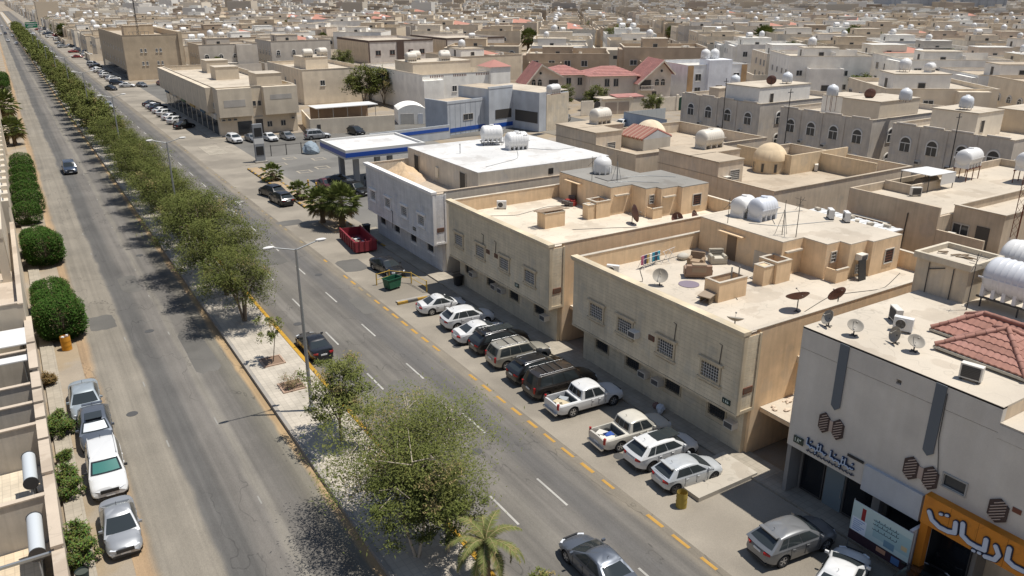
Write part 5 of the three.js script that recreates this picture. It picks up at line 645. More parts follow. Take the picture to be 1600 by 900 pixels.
const gSap = treeGeo({ seed: 61, H: 3.6, R: 1.1, n: 1100, ll: .22, lw: .075, stems: 1, limbs: 5, twigs: 3, clumps: 16, h0: 1.5 });
tree('median_tree', 'largest sprawling feathery tree on the median beside the date palm', gBig, [14.0, .22, -31.6], .4, 1.08, null, paleBark);
tree('median_tree', 'upright olive-green tree beside the base of the street lamp', gBig2, [13.4, .22, -41.2], 1, 1.02);
tree('median_tree', 'low loose tree beside the sprawling one, leaning over the left kerb', gBig2, [12.7, .22, -29.0], 2.2, 1.0, null, paleBark); tree('median_tree', 'low dense tree tucked under the sprawling one near the palm', gBig2, [14.2, .22, -28.6], 4.1, .85, null, paleBark);
tree('sapling', 'slim young tree in a square planting pit on the median', gSap, [13.0, .22, -54.5], 0);
for (const [z, k, s, x] of [[-63.5, 0, .93, 13.3], [-70.5, 1, 1.05, 13.5], [-77.5, 2, 1.08, 13.2], [-85, 0, 1.02, 13.4], [-92, 1, .95, 13.3], [-99, 2, 1.05, 13.2], [-106.5, 0, .98, 13.4], [-114, 1, 1.06, 13.2], [-121.5, 2, .97, 13.4], [-129, 0, 1.02, 13.3], [-137, 1, .95, 13.2], [-145, 2, 1.05, 13.3]]) tree('median_tree', 'feathery olive-green tree in the close-set row along the median', gMed[k], [x, .22, z], z * 1.3, s * rr(.95, 1.14), 'trees in the median row');
for (let z = -153, i = 0; z > -690; z -= 7.6 + i * .05, i++) tree('median_tree', 'feathery olive-green tree in the close-set row along the median', (z < -330 ? gCity : gFar)[i % 2], [13.3 + rr(-.3, .3), .22, z], i * 1.9, rr(.9, 1.08), 'trees in the median row');
// planting pits with rims, dry shrub
for (const [x, z, l] of [[13.0, -54.5, 'square brick-edged planting pit around the sapling'], [13.0, -49.8, 'square brick-edged planting pit around the dry shrub']]) { const t = thing('planting_pit', l, 'planting pit', [x, .22, z]); obj('soil', bx(-.68, 0, -.68, .68, .03, .68), mat([.2, .13, .085]), t); for (const [a, b, c, d] of [[-.8, -.8, .8, -.68], [-.8, .68, .8, .8], [-.8, -.68, -.68, .68], [.68, -.68, .8, .68]]) obj('edging', bx(a, 0, b, c, .09, d), mat([.36, .25, .18]), t); }
{ seed = 71; const L = new Leaves(), w = []; for (let i = 0; i < 40; i++) { const a = rr(0, 6.28), r = rr(.3, .95), h = rr(.3, 1.0); w.push(bar([0, 0, 0], [Math.cos(a) * r, h, Math.sin(a) * r], .012, 3, .005)); for (let k = 0; k < 12; k++) L.leaf(Math.cos(a) * r * rr(.5, 1.1), h * rr(.6, 1.1), Math.sin(a) * r * rr(.5, 1.1), .15, .05, [.2 * rr(.8, 1.2), .16 * rr(.8, 1.2), .08]); } const t = thing('shrub', 'dry straw-coloured shrub in a planting pit on the median', 'shrub', [13.0, .2, -49.8]); obj('stems', merge(w), mat([.3, .22, .14]), t); obj('foliage', L.build(), leafM, t); }
// loose shrubs along the left wall
function shrubGeo(s, R, H, n, lum) { seed = s; const L = new Leaves(), w = []; for (let k = 0; k < 26; k++) { const a = rr(0, 6.28), r = R * Math.sqrt(rnd()), h = H * rr(.25, 1) * (1 - .45 * (r / R) ** 2), c = [Math.cos(a) * r, h, Math.sin(a) * r], br = rr(.7, 1.3); w.push(bar([0, 0, 0], c, .02, 4, .008)); for (let i = 0; i < n / 26; i++) L.leaf(c[0] + gauss() * R * .28, Math.max(.05, c[1] + gauss() * H * .18), c[2] + gauss() * R * .28, .22 * rr(.6, 1.3), .085, [.085, .115, .03].map((q) => q * br * rr(.7, 1.4) * lum)); } return { stems: merge(w), leaf: L.build() }; }
const shr = [shrubGeo(81, 1.0, 1.7, 3200, 1.05), shrubGeo(83, .85, 1.5, 2400, 1.2)];
[[-37.4, 0, .75], [-39.3, 1, .72], [-43.8, 0, .66], [-45.5, 1, .68], [-48.0, 1, .5], [-51.4, 0, .7], [-53.0, 1, .62], [-31, 1, .6]].forEach(([z, k, s]) => { const t = thing('shrub', 'loose green shrub growing in the strip along the left villa wall', 'shrub', [-1.2, .1, z], z, 'shrubs along the villa wall'); obj('stems', shr[k].stems, barkM, t); obj('foliage', shr[k].leaf, leafM, t); t.scale.setScalar(s); });
{ const t = thing('shrub', 'withered brown shrub beside the villa gate pier', 'shrub', [-1.3, .1, -59.5]); obj('stems', shr[1].stems, barkM, t); const g = shr[1].leaf.clone(), c = g.attributes.color; for (let i = 0; i < c.count; i++) c.setXYZ(i, .17 * rr(.8, 1.2), .12 * rr(.8, 1.1), .045); obj('foliage', g, leafM, t); t.scale.setScalar(.62); }
// clipped rounded hedges
function hedgeGeo(s, rx, ry, rz, n) { seed = s; const L = new Leaves(); const tw = []; for (let i = 0; i < 60; i++) { const t = rr(0, 6.28), e = rr(.1, 1.4), k = rr(.55, .85); tw.push(bar([0, .1, 0], [Math.cos(t) * Math.cos(e) * rx * k, ry * .6 + Math.sin(e) * ry * 1.25 * k, Math.sin(t) * Math.cos(e) * rz * k], .035, 4, .012)); } const core = merge(tw);
  for (let i = 0; i < n; i++) { let x = gauss(), y = gauss(), z = gauss(); const l = Math.hypot(x, y, z) || 1; x /= l; y /= l; z /= l; const f = (v) => Math.sign(v) * Math.pow(Math.abs(v), .74), b = .8 + .34 * fbm(x * .5 + .5, z * .5 + y * .31 + .5, 5, 5, 3, s) + (i % 3 ? rr(-.1, .04) : rr(-.38, 0)), v = rr(.75, 1.25); L.leaf(f(x) * rx * b, Math.max(.2, ry + f(y) * ry * b), f(z) * rz * b, .16, .075, rnd() < .06 ? [.12 * v, .1 * v, .04 * v] : [.042 * v, .088 * v, .014 * v]); }
  return { core, leaf: L.build() }; }
const hg = [hedgeGeo(91, 1.75, 1.55, 2.0, 19000), hedgeGeo(93, 1.5, 1.4, 1.6, 9000)];
for (const [x, z, k, s, l] of [[.2, -68.6, 0, 1.05, 'largest lump'], [.0, -72.2, 0, .95, 'middle lump'], [-.1, -75.6, 0, .88, 'smallest lump']]) { const t = thing('hedge_bush', 'clipped rounded green hedge, ' + l + ' of the clump beside the orange barrel', 'bush', [x, 0, z]); obj('branches', hg[k].core, barkM, t); obj('foliage', hg[k].leaf, leafM, t); t.scale.setScalar(s); }
for (const [x, z, k, s] of [[.1, -90.2, 0, 1.08], [-.3, -94.6, 0, .9], [-.8, -108, 1, .95], [-.4, -113.5, 1, 1.05], [-.5, -119.5, 1, 1.05], [-.5, -126.5, 1, .98], [-.4, -132.5, 1, 1], [-.3, -139, 1, 1], [-.3, -145, 1, .9], [-1, -282, 1, 1.2], [-1, -288, 1, 1.3], [-1, -296, 1, 1.2], [-.8, -266, 1, 1.1]]) { const t = thing('hedge_bush', 'clipped rounded green hedge bush in the row beside the left road', 'bush', [x, 0, z], k, 'hedge bushes by the left road'); obj('branches', hg[k].core, barkM, t); obj('foliage', hg[k].leaf, leafM, t); t.scale.setScalar(s); }
// date palm
function datePalm(s, n, len, th) { seed = s; const L = new Leaves(), rach = [], col = () => { const v = rr(.75, 1.3), d = rnd() < .2; return d ? [.2 * v, .16 * v, .07 * v] : [.13 * v, .145 * v, .048 * v]; };
  for (let f = 0; f < n; f++) { const a = f * 2.4, up = 1.5 - 1.7 * f / n, l = len * rr(.85, 1.1); let p = V3(0, th, 0), e = up; const N = 12; let prev = p.clone(); for (let i = 0; i < N; i++) { e -= .13 + .05 * rnd(); const d = V3(Math.cos(a) * Math.cos(e), Math.sin(e), Math.sin(a) * Math.cos(e)), nx = prev.clone().addScaledVector(d, l / N); rach.push(bar(prev.toArray(), nx.toArray(), .028 * (1 - i / N) + .006, 4)); const side = V3(-Math.sin(a), 0, Math.cos(a)); for (let k = 0; k < 5; k++) for (const sg of [-1, 1]) { const q = prev.clone().lerp(nx, k / 5), ll = .36 * Math.sin(Math.PI * Math.min(1, (i + .8) / N * .9 + .1)) + .12, tip = q.clone().addScaledVector(side, sg * ll * .85).addScaledVector(d, ll * .55).add(V3(0, -.1 + rr(-.05, .08), 0)), wv = d.clone().multiplyScalar(.035), c = col(); L.p.push(...q.clone().sub(wv).toArray(), ...q.clone().add(wv).toArray(), ...tip.toArray()); for (let m = 0; m < 3; m++) L.c.push(...c); } prev = nx; } }
  const pr = []; for (let i = 0; i <= 14; i++) pr.push(new THREE.Vector2(.24 + .05 * (i % 2) + (i > 11 ? .08 : 0), th * i / 14)); return { wood: new THREE.LatheGeometry(pr, 10), rach: merge(rach), leaf: L.build() }; }
const dp = datePalm(101, 20, 2.7, 2.8), palmBark = mat([.16, .115, .075]);
function palm(label, pos, ry, s, group) { const t = thing('date_palm', label, 'palm', pos, ry, group); obj('trunk', dp.wood, palmBark, t); obj('frond_stems', dp.rach, mat([.3, .25, .12]), t); obj('fronds', dp.leaf, leafM, t); t.scale.setScalar(s); return t; }
palm('date palm with arching fronds at the yellow kerb beside the sprawling tree', [14.6, .22, -25.6], .6, .84);
{ // leafy twigs rising into the bottom of the view on the median
  tree('median_tree', 'small olive bush tree on the median just past the date palm', gSap, [15.1, .22, -20.6], 0, .95); tree('median_tree', 'small olive bush tree at the yellow kerb near the grey moving car', gSap, [15.6, .22, -22.0], 2, .8); }
// fan palms
function fanPalm(s, n, th, R) { seed = s; const L = new Leaves(), st = []; for (let f = 0; f < n; f++) { const a = f * 2.4 + rr(-.2, .2), e = 1.45 - 2.5 * f / n, pl = R * rr(.5, .7), d = V3(Math.cos(a) * Math.cos(e), Math.sin(e), Math.sin(a) * Math.cos(e)), o = V3(0, th, 0).addScaledVector(d, pl), dry = f / n > .78; st.push(bar([0, th - .1, 0], o.toArray(), .025, 4, .015)); const side = V3(-Math.sin(a), 0, Math.cos(a)), v = rr(.75, 1.25), c = dry ? [.22 * v, .17 * v, .08 * v] : [.17 * v, .2 * v, .06 * v]; for (let k = 0; k < 15; k++) { const b = (k / 14 - .5) * 2.9, dir = d.clone().multiplyScalar(Math.cos(b)).addScaledVector(side, Math.sin(b)), ll = R * .55 * (1 - .25 * Math.abs(b) / 1.5), tip = o.clone().addScaledVector(dir, ll).add(V3(0, -.12 - rr(0, .15), 0)), w = d.clone().cross(dir).lengthSq() < 1e-6 ? side.clone() : V3(-dir.z, 0, dir.x).normalize(); w.multiplyScalar(.05); const m = o.clone().addScaledVector(dir, ll * .55); L.p.push(...o.toArray(), ...m.clone().add(w).toArray(), ...tip.toArray(), ...o.toArray(), ...tip.toArray(), ...m.clone().sub(w).toArray()); for (let q = 0; q < 6; q++) L.c.push(...c); } }
  const pr = []; for (let i = 0; i <= 8; i++) pr.push(new THREE.Vector2(.34 - .012 * i + .04 * (i % 2), th * i / 8)); return { wood: new THREE.LatheGeometry(pr, 10), st: merge(st), leaf: L.build() }; }
const fpG = [fanPalm(111, 64, 2.7, 2.1), fanPalm(113, 30, .9, 1.5)];
function fan(label, pos, k, s, ry, group) { const t = thing('fan_palm', label, 'palm', pos, ry, group); obj('trunk', fpG[k].wood, palmBark, t); obj('leaf_stalks', fpG[k].st, mat([.2, .2, .09]), t); obj('fans', fpG[k].leaf, leafM, t); t.scale.setScalar(s); return t; }
fan('tall fan palm of the pair beside the red skip', [30.6, .16, -86.6], 0, 1.12, 0); fan('shorter fan palm of the pair beside the red skip', [29.2, .16, -89.4], 0, .95, 1);
fan('small fan palm on the island beside the two black cars', [30.5, .16, -102.5], 1, 1.1, 0); fan('small fan palm at the far end of the station island', [30.8, .16, -115.6], 1, 1.15, 2);
for (const [x, z, s] of [[231, -188, 2.2], [33.9, -550, 2], [-1.5, -200, 1.5], [-.6, -170, 1.1], [216, -330, 2.2], [160, -520, 2.4], [300, -260, 2.6], [330, -235, 2.6], [283, -215, 2.2]]) fan('far fan palm among the city houses', [x, 0, z], 0, s, x, 'far palms');
for (const [x, z, s, k] of [[74, -187, 1.5, 0], [79, -186, 1.35, 1], [112.5, -156.5, .85, 1], [117.5, -150.5, .9, 0], [240, -290, 2.0, 0], [96, -320, 1.2, 1], [100, -270, 1.2, 0], [247, -165, 1.3, 0], [228, -176, 1.4, 1], [123, -136.5, .75, 0]]) tree('leafy_tree', z > -160 && x < 140 ? 'small bright tree by the garden wall of the red-roofed villas' : x < 82 ? 'large leafy tree beside the open car shed' : 'leafy tree among the city houses', gFar[k], [x, 0, z], x, s, z > -160 && x < 140 ? 'garden wall trees' : x < 82 ? 'yard trees' : 'city trees');
// ---------- the city beyond: house prototypes cloned over the blocks ----------
const protos = []; seed = 500;
const NAMES = ['cream', 'tan', 'sand', 'white', 'grey', 'pale', 'pink', 'brown'];
for (let kk = 0; kk < 28; kk++) {
  const k = kk % 14, lite = kk > 13; if (kk === 14) seed = 500; const w = rr(14, 19), d = rr(14, 18), h = rr(7.4, 9.2), par = rr(.6, 1.2), front = [], side = [], y = h - .9; for (let q = 2; q < d - 1.5; q += rr(3, 4.4)) front.push(q); for (let q = 2; q < w - 1.5; q += rr(3, 4.6)) side.push(q);
  const b1 = [rr(1, 5), -rr(1.5, 4), 0, 0, h + rr(1.6, 2.2)]; b1[2] = b1[0] + rr(5, 8); b1[3] = b1[1] - rr(4, 7);
  const t = new THREE.Group(); t.name = 'house'; houseParts(t, { w, d, h, wall: wall(C.cream), roof: RC[['cream', 'sand', 'cream', 'white'][k % 4]], par, front, side, style: k % 4 === 1 ? 'arch' : 'sill', ww: rr(.9, 1.5), wh: rr(1.1, 1.7), floors: lite ? [4.5] : [1.2, 4.5], blocks: k % 5 === 4 ? [b1, [w - 4, -d + 5, w - .5, -d + 1 - 1 + .5 - 0, h + 1.4]].slice(0, 1) : [b1], yard: k % 2 ? [3, 2.6, 2.6] : null });
  for (let q = 0; q < 3; q++) obj('rooftop_unit', memo('rtu', () => bx(-.5, 0, -.25, .5, .8, .25)), MT.acBody, t, rr(1, w - 1), h - par + .05, -rr(.8, d - 1), rr(0, 3));
  if (b1[2] < w - .5) { win(t, (b1[0] + b1[2]) / 2, h - par + .6, b1[1], 0, .9, .9, { style: 'plain' }); obj('roof_door', bx(b1[0] - .03, h - par + .06, (b1[1] + b1[3]) / 2 - .45, b1[0], h - par + 2, (b1[1] + b1[3]) / 2 + .45), MT.dark, t); }
  if (k % 4 === 2) obj('roof_screen', merge([bx(w * .55, h - par, -d * .5, w - .3, h + .9, -d * .5 + .15), bx(w * .55, h - par, -d * .5 + .15, w * .55 + .15, h + .9, -.4)]), wall(C.cream), t);
  if (k % 3 === 0) { obj('porch', bx(w * .3, 2.8, 0, w * .6, 3.1, 2), wall(C.cream), t); obj('side_bay', bx(w * .62, 0, 0, w * .9, h - .3, 1.1), wall(C.cream), t); }
  if (k % 2 === 0) { const a = w * rr(.02, .3), b = a + w * rr(.3, .5), hh = h * rr(.5, .62), zz = rr(2.2, 3.4); obj('front_wing_wall', bx(a, 0, .01, b, hh, zz), wall(C.cream), t); obj('wing_roof', bx(a + .2, hh, .02, b - .2, hh + .05, zz - .2), RC.cream, t); obj('wing_parapet', merge([bx(a, hh, zz - .2, b, hh + .8, zz), bx(a, hh, .02, a + .2, hh + .8, zz - .2), bx(b - .2, hh, .02, b, hh + .8, zz - .2)]), wall(C.cream), t); win(t, (a + b) / 2, 1.2, zz, 0, 1.4, 1.3, { style: 'sill' }); }
  if (k % 3 === 1) obj('corner_bay', bx(-.9, 0, -d * .45, 0, h - .5, -.4), wall(C.cream), t);
  if (k === 5 || k === 11) { const c = new THREE.ConeGeometry(w * .36, 1.6, 4); c.rotateY(Math.PI / 4); c.scale(1.1, 1, 1); obj('tile_roof', tr(c, w * .5, h + .8, -d * .5), mat([.4, .19, .14]), t); }
  if (lite) t.children.forEach((q) => { if (q.name === 'window') q.children.filter((c) => c.name === 'mullion').forEach((c) => q.remove(c)); });
  protos.push({ t, b1, roofY: h - par, w, d, h, y, feat: ['a side bay', 'a corner bay', 'a plain front'][k % 3] + (k % 2 ? ' and yard wall' : '') + (k === 5 || k === 11 ? ' and red tile cap' : '') });
}
// which lots are in view
camera.updateMatrixWorld(); camera.updateProjectionMatrix(); const PV = new THREE.Matrix4().multiplyMatrices(camera.projectionMatrix, camera.matrixWorld.clone().invert());
const inView = (x, y, z, m) => { const v = V3(x, y, z).applyMatrix4(PV), dz = -(V3(x, y, z).applyMatrix4(camera.matrixWorldInverse).z); return dz > 20 && Math.abs(v.x) < 1 + m && v.y < 1 + m && v.y > -1 - m; };
camera.matrixWorldInverse.copy(camera.matrixWorld).invert();
const lots = []; seed = 900;
function addLots(A, ox, oz, pMax, qMax, test, ps, qs, sc, p0 = -1600) {   // rows of back-to-back lots with a street after every second row
  const c = Math.cos(A), s = Math.sin(A); let row = 0;
  for (let q = 0; q < qMax; row++) { for (let p = p0, k = 0; p < pMax; k++) { const x = ox + c * p - s * q * 1, z = oz - (s * p + c * q); if (test(x, z) && inView(x, 4, z, .12)) lots.push({ x, z, A, sc, d: Math.hypot(x, z) }); p += k % 5 === 4 ? ps + 13 : ps; } q += row % 2 ? qs + 13 : qs; }
}
const free = (x, z) => !foot.some(([a, b, c, d]) => x > a - 19 && x < c + 2 && z > b - 3 && z < d + 19);
addLots(0, 34, -175, 140, 2200, (x, z) => x > 33 && x < 118 && z < -170 && free(x, z) && !(z > -266 && z < -215), 24, 23, 1.15, 0);
addLots(-.62, 118, -110, 1500, 2200, (x, z) => x >= 118 && free(x, z) && (x > 140 || z < -200), 30, 27, 1.42);
lots.sort((a, b) => a.d - b.d);
const wallsBy = NAMES.map((n) => wall(C[n])), weights = [0, 0, 0, 1, 2, 2, 3, 3, 3, 4, 5, 5, 5, 6, 7];
const tankProto = [tank([0, 0, 0], 0, 2.6, .9, 'white water tank on a roof of the city blocks', { group: 'white water tanks on city roofs', legs: 3, seg: 10, ribs: 0 }), roundTank([0, 0, 0], 1.05, 'round white water tank on a roof of the city blocks', { group: 'round tanks on city roofs', lift: .4, seg: 10 })];
tankProto.forEach((t) => scene.remove(t)); taken.set('water_tank', taken.get('water_tank') - 2);
const NEAR = 285; let tanks = 0;
lots.slice(0, NEAR).forEach((L, i) => {
  const k = (i * 5 + (rnd() * 14 | 0)) % 14, P = protos[L.d > 330 ? k + 14 : k], ci = weights[rnd() * weights.length | 0], col = NAMES[ci], m = wallsBy[ci];
  const s = rr(.94, 1.08), x = L.x + rr(-.6, .6), z = L.z + rr(-.6, .6);
  const h = copy(P.t, [x, 0, z], L.A, 'flat-roofed ' + (col === 'pink' ? 'pinkish' : col) + ' city house with ' + P.feat, 'houses of the city blocks'); const sx = s * L.sc, sy = s * (1 + (L.sc - 1) * .25); h.scale.set(sx, sy, sx * .95); h.userData.category = 'house';
  h.children.forEach((q) => { if (/wall|parapet|bay|porch|roof_screen|roof_room$/.test(q.name)) q.material = q.name === 'roof_room' && rnd() < .3 ? wallsBy[3] : m; });
  const n = L.d < 420 ? 1 + (rnd() < .45) : rnd() < .75 ? 1 : 0;
  for (let j = 0; j < n; j++) { const up = rnd() < .65, lx = up ? P.b1[0] + (P.b1[2] - P.b1[0]) * (j ? .75 : .3) : rr(.3, .8) * P.w, lz = up ? (P.b1[1] + P.b1[3]) / 2 : -rr(.15, .5) * P.d, ty = up ? P.b1[4] + .12 : P.roofY + .05, c = Math.cos(L.A), sn = Math.sin(L.A); copy(tankProto[rnd() < .6 ? 0 : 1], [x + (lx * c + lz * sn * .95) * sx, ty * sy, z + (-lx * sn + lz * c * .95) * sx], rr(-.5, .5), null, null, rr(.9, 1.15)); tanks++; }
});
// everything farther: one mass of houses
{
  const P = [], N = [], K = [], put = (o, c, x0, y0, z0, x1, y1, z1, wc, rc) => { const cs = Math.cos(o.A), sn = Math.sin(o.A), q = (x, y, z) => [o.x + x * cs + z * sn, y, o.z - x * sn + z * cs], n = (x, z) => [x * cs + z * sn, 0, -x * sn + z * cs]; const F = [[[x0, y0, z1], [x1, y0, z1], [x1, y1, z1], [x0, y1, z1], n(0, 1), wc], [[x0, y0, z0], [x0, y0, z1], [x0, y1, z1], [x0, y1, z0], n(-1, 0), wc], [[x1, y0, z1], [x1, y0, z0], [x1, y1, z0], [x1, y1, z1], n(1, 0), wc], [[x1, y0, z0], [x0, y0, z0], [x0, y1, z0], [x1, y1, z0], n(0, -1), wc], [[x0, y1, z1], [x1, y1, z1], [x1, y1, z0], [x0, y1, z0], [0, 1, 0], rc]]; for (const f of F) for (const i of [0, 1, 2, 0, 2, 3]) { P.push(...q(...f[i])); N.push(...f[4]); K.push(...f[5]); } };
  const rcol = [[.50, .43, .34], [.43, .36, .27], [.57, .55, .5], [.35, .32, .275]];
  for (const L of lots.slice(NEAR)) {
    if (rnd() < .07) continue;
    const w = rr(13, 19) * L.sc, d = rr(13, 18) * L.sc, h = rr(6, 11.5) * (rnd() < .12 ? rr(1.3, 1.8) : 1), ci = weights[rnd() * weights.length | 0], wk = rr(.72, 1.08), wc = C[NAMES[ci]].map((v) => v * wk), rc = rcol[rnd() * 4 | 0], far = L.d > 1100;
    put(L, 0, 0, 0, -d, w, h - .8, 0, wc, rc);
    if (!far) { put(L, 0, 0, h - .8, -d, .3, h, 0, wc, rc); put(L, 0, w - .3, h - .8, -d, w, h, 0, wc, rc); put(L, 0, .3, h - .8, -.3, w - .3, h, 0, wc, rc); put(L, 0, .3, h - .8, -d, w - .3, h, -d + .3, wc, rc); for (const y of [1.3, 4.6]) for (let x = 2; x < w - 2; x += rr(3, 5)) put(L, 0, x, y, -.1, x + 1.3, y + 1.4, .05, [.05, .05, .055], [.1, .1, .1]); for (let z = 2; z < d - 2; z += rr(3, 5)) put(L, 0, -.05, 4.6, -z - 1.3, .1, 6, -z, [.05, .05, .055], [.1, .1, .1]); }
    const a = rr(1, 5), b = rr(2, 6); put(L, 0, a, h - .8, -b - rr(4, 7), a + rr(4, 8), h + rr(1.4, 2.4), -b, rnd() < .3 ? [.66, .64, .59] : wc, rc);
    if (rnd() < .7) { const tx = rr(2, w - 4), tz = -rr(d * .4, d - 2); put(L, 0, tx, h - .5, tz - 1.4, tx + 2.4, h + 1.3, tz, [.62, .61, .59], [.64, .63, .61]); }
    
  }
  const g = new THREE.BufferGeometry(); g.setAttribute('position', new THREE.Float32BufferAttribute(P, 3)); g.setAttribute('normal', new THREE.Float32BufferAttribute(N, 3)); g.setAttribute('color', new THREE.Float32BufferAttribute(K, 3));
  const m = obj('distant_city', g, mat([1, 1, 1], { vertexColors: true })); m.userData = { label: 'far mass of pale flat-roofed houses spreading to the skyline', category: 'city', kind: 'stuff' };
}
// green between the houses
{ seed = 1300; let k = 0; for (let i = 4; i < lots.length && k < 95; i += 1 + (rnd() * 5 | 0)) { const L = lots[i]; if (L.d > 800) break; const s = rr(.75, 1.35), u = rr(0, 22), c2 = Math.cos(L.A), s2 = Math.sin(L.A), x = L.x + u * c2 + 3.4 * s2, z = L.z - u * s2 + 3.4 * c2; if (rnd() < .4) fan('far fan palm among the city houses', [x, 0, z], 0, s * 1.5, x, 'far palms'); else tree('leafy_tree', 'leafy tree among the city houses', gCity[k % 2], [x, 0, z], x, s, 'city trees'); k++; } }
console.log('lots', lots.length, 'tanks', tanks);
{ const t = thing('warehouse', 'very long grey-blue shed wall far off beyond the houses', 'building', [1003, 0, -664], -.56); obj('wall', bx(0, 0, -60, 150, 24, 0), wall([.36, .38, .40]), t); obj('roof', bx(-1, 24, -61, 151, 25, 1), wall([.4, .4, .4]), t); for (let k = 0; k < 14; k++) obj('wall_rib', bx(k * 11 + 3, 0, 0, k * 11 + 4, 23.5, .5), wall([.32, .34, .36]), t); }
// ---------- villas along the left road ----------
{
  const lw = wall([.43, .365, .285], true), cop = roofM([.6, .5, .39]), gW = wall([.38, .34, .285], true), t = thing('boundary_wall', 'beige villa wall with pale stepped copings along the left road', 'wall', [-1.75, 0, 0]);
  const segs = [[-20, -30.5, 2.5], [-30.5, -35.2, 2.7], [-35.2, -39.6, 2.95], [-39.6, -42.0, 2.75], [-42.0, -45.6, 2.95], [-45.9, -48.2, 2.95], [-48.6, -50.4, 2.95], [-50.8, -52.6, 2.95], [-53, -55.4, 2.95], [-55.8, -60.2, 3.1], [-60.6, -66, 3.1]];
  for (const [a, b, h] of segs) { obj('wall_segment', bx(-.3, 0, b, 0, h - .12, a), lw, t); obj('coping', bx(-.42, h - .12, b - .02, .1, h, a + .02), cop, t); }
  obj('low_panel', bx(-.25, 0, -66, -.05, 1.9, -30), gW, t);
  // party walls between the yards
  for (const [z, l] of [[-54.3, 'first grey party wall past the rolled covers'], [-51.4, 'second grey party wall'], [-48.4, 'third grey party wall, beside a tiled yard'], [-40.3, 'long grey party wall stepping down to a paved yard'], [-60.2, 'grey wall under the white canopy']]) { const w = thing('party_wall', l + ' behind the left villa wall', 'wall', [-2.15, 0, z]); obj('wall', bx(-14, 0, -.1, 0, 2.65, .1), gW, w); obj('coping', bx(-14, 2.65, -.16, 0, 2.73, .16), cop, w); }
  struct('yard_paving', bx(-16, -.04, -48.2, -2.2, .05, -40.5), mat([.55, .49, .4].map((v) => v / .71), { map: T.paver })); struct('yard_paving', bx(-16, -.04, -40.1, -2.2, .05, -20), mat([.57, .48, .36].map((v) => v / .71), { map: T.paver })); struct('yard_paving', bx(-16, -.04, -66, -2.2, .04, -48.5), mat([.3, .28, .25].map((v) => v / .71), { map: T.paver }));
  for (const [z0, z1, l] of [[-45.3, -42.4, 'pale grey rolled gate cover along the wall of the pale tiled yard'], [-39.0, -35.9, 'pale grey rolled gate cover along the wall beside the gate beam']]) { const g = thing('roller_cover', l, 'gate roller', [-2.75, 2.3, (z0 + z1) / 2]); obj('roll', rotX(new THREE.CylinderGeometry(.33, .33, Math.abs(z1 - z0), 18), Math.PI / 2), mat([.5, .53, .55], { roughness: .45 }), g); for (const z of [z0, z1]) obj('end_cap', rotX(new THREE.CylinderGeometry(.36, .36, .06, 18), Math.PI / 2), MT.iron, g, 0, 0, z - (z0 + z1) / 2); obj('curtain', bx(-.03, -2.28, z0 - (z0 + z1) / 2, .03, -.2, z1 - (z0 + z1) / 2), mat([.36, .37, .37]), g); }
  { const b = thing('gate_beam', 'thin grey beam across the yard gate opening', 'beam', [-5.6, 2.5, -35.4]); obj('bar', bx(0, 0, 0, 3.6, .12, .14), MT.steel, b); obj('post', bx(0, -2.5, 0, .12, 0, .14), MT.steel, b); }
  for (const [z0, z1, y, l] of [[-63.8, -60.5, 3.0, 'larger white canopy roof over the villa yard'], [-59.2, -58.2, 2.7, 'narrow white canopy strip over the villa yard']]) { const c = thing('canopy_roof', l, 'canopy', [-2.2, 0, z0]); obj('roof', rotZ(bx(-12, y, 0, 0, y + .08, z1 - z0), -.01), MT.white, c); for (const x of [-.3, -5]) obj('post', cyl(.06, .06, y, 8), MT.steel, c, x, 0, .3); }
  // house with arched loggia
  const hw = wall([.52, .45, .35]), h = thing('villa', 'cream villa with arched loggia and open terrace by clipped hedges', 'house', [-2.0, 0, -65.2]);
  obj('wall', bx(-18, 0, -26, -.25, 3.4, 0), hw, h); obj('terrace_floor', bx(-17.8, 3.4, -13, -.3, 3.46, -.2), cop, h); obj('terrace_parapet', merge([bx(-18, 3.4, -.25, -.25, 4.5, 0), bx(-.25, 0, -26, .0, 4.4, 0)]), hw, h); obj('coping', merge([bx(-18, 4.5, -.3, -.3, 4.58, .05), bx(-.3, 4.4, -26.05, .06, 4.5, .05)]), cop, h);
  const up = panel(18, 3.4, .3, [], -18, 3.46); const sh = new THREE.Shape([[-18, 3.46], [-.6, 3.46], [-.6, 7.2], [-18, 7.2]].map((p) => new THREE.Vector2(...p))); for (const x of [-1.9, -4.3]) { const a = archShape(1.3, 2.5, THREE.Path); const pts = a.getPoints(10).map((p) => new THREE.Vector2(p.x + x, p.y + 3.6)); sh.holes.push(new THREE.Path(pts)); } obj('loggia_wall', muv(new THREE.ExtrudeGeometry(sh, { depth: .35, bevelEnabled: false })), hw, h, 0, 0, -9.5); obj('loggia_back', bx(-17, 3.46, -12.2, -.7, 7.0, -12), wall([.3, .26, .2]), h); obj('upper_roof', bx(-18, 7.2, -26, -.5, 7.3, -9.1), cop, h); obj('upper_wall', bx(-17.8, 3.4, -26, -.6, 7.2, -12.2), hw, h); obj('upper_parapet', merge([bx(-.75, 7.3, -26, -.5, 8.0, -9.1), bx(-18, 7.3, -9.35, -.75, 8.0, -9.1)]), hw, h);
  obj('railing', merge([bar([-1.5, 8.2, -10], [-1.0, 8.2, -25], .03), bar([-1.5, 7.3, -10], [-1.5, 8.2, -10], .03), bar([-1.25, 7.3, -17], [-1.25, 8.2, -17], .03), bar([-1, 7.3, -25], [-1, 8.2, -25], .03)]), MT.iron, h);
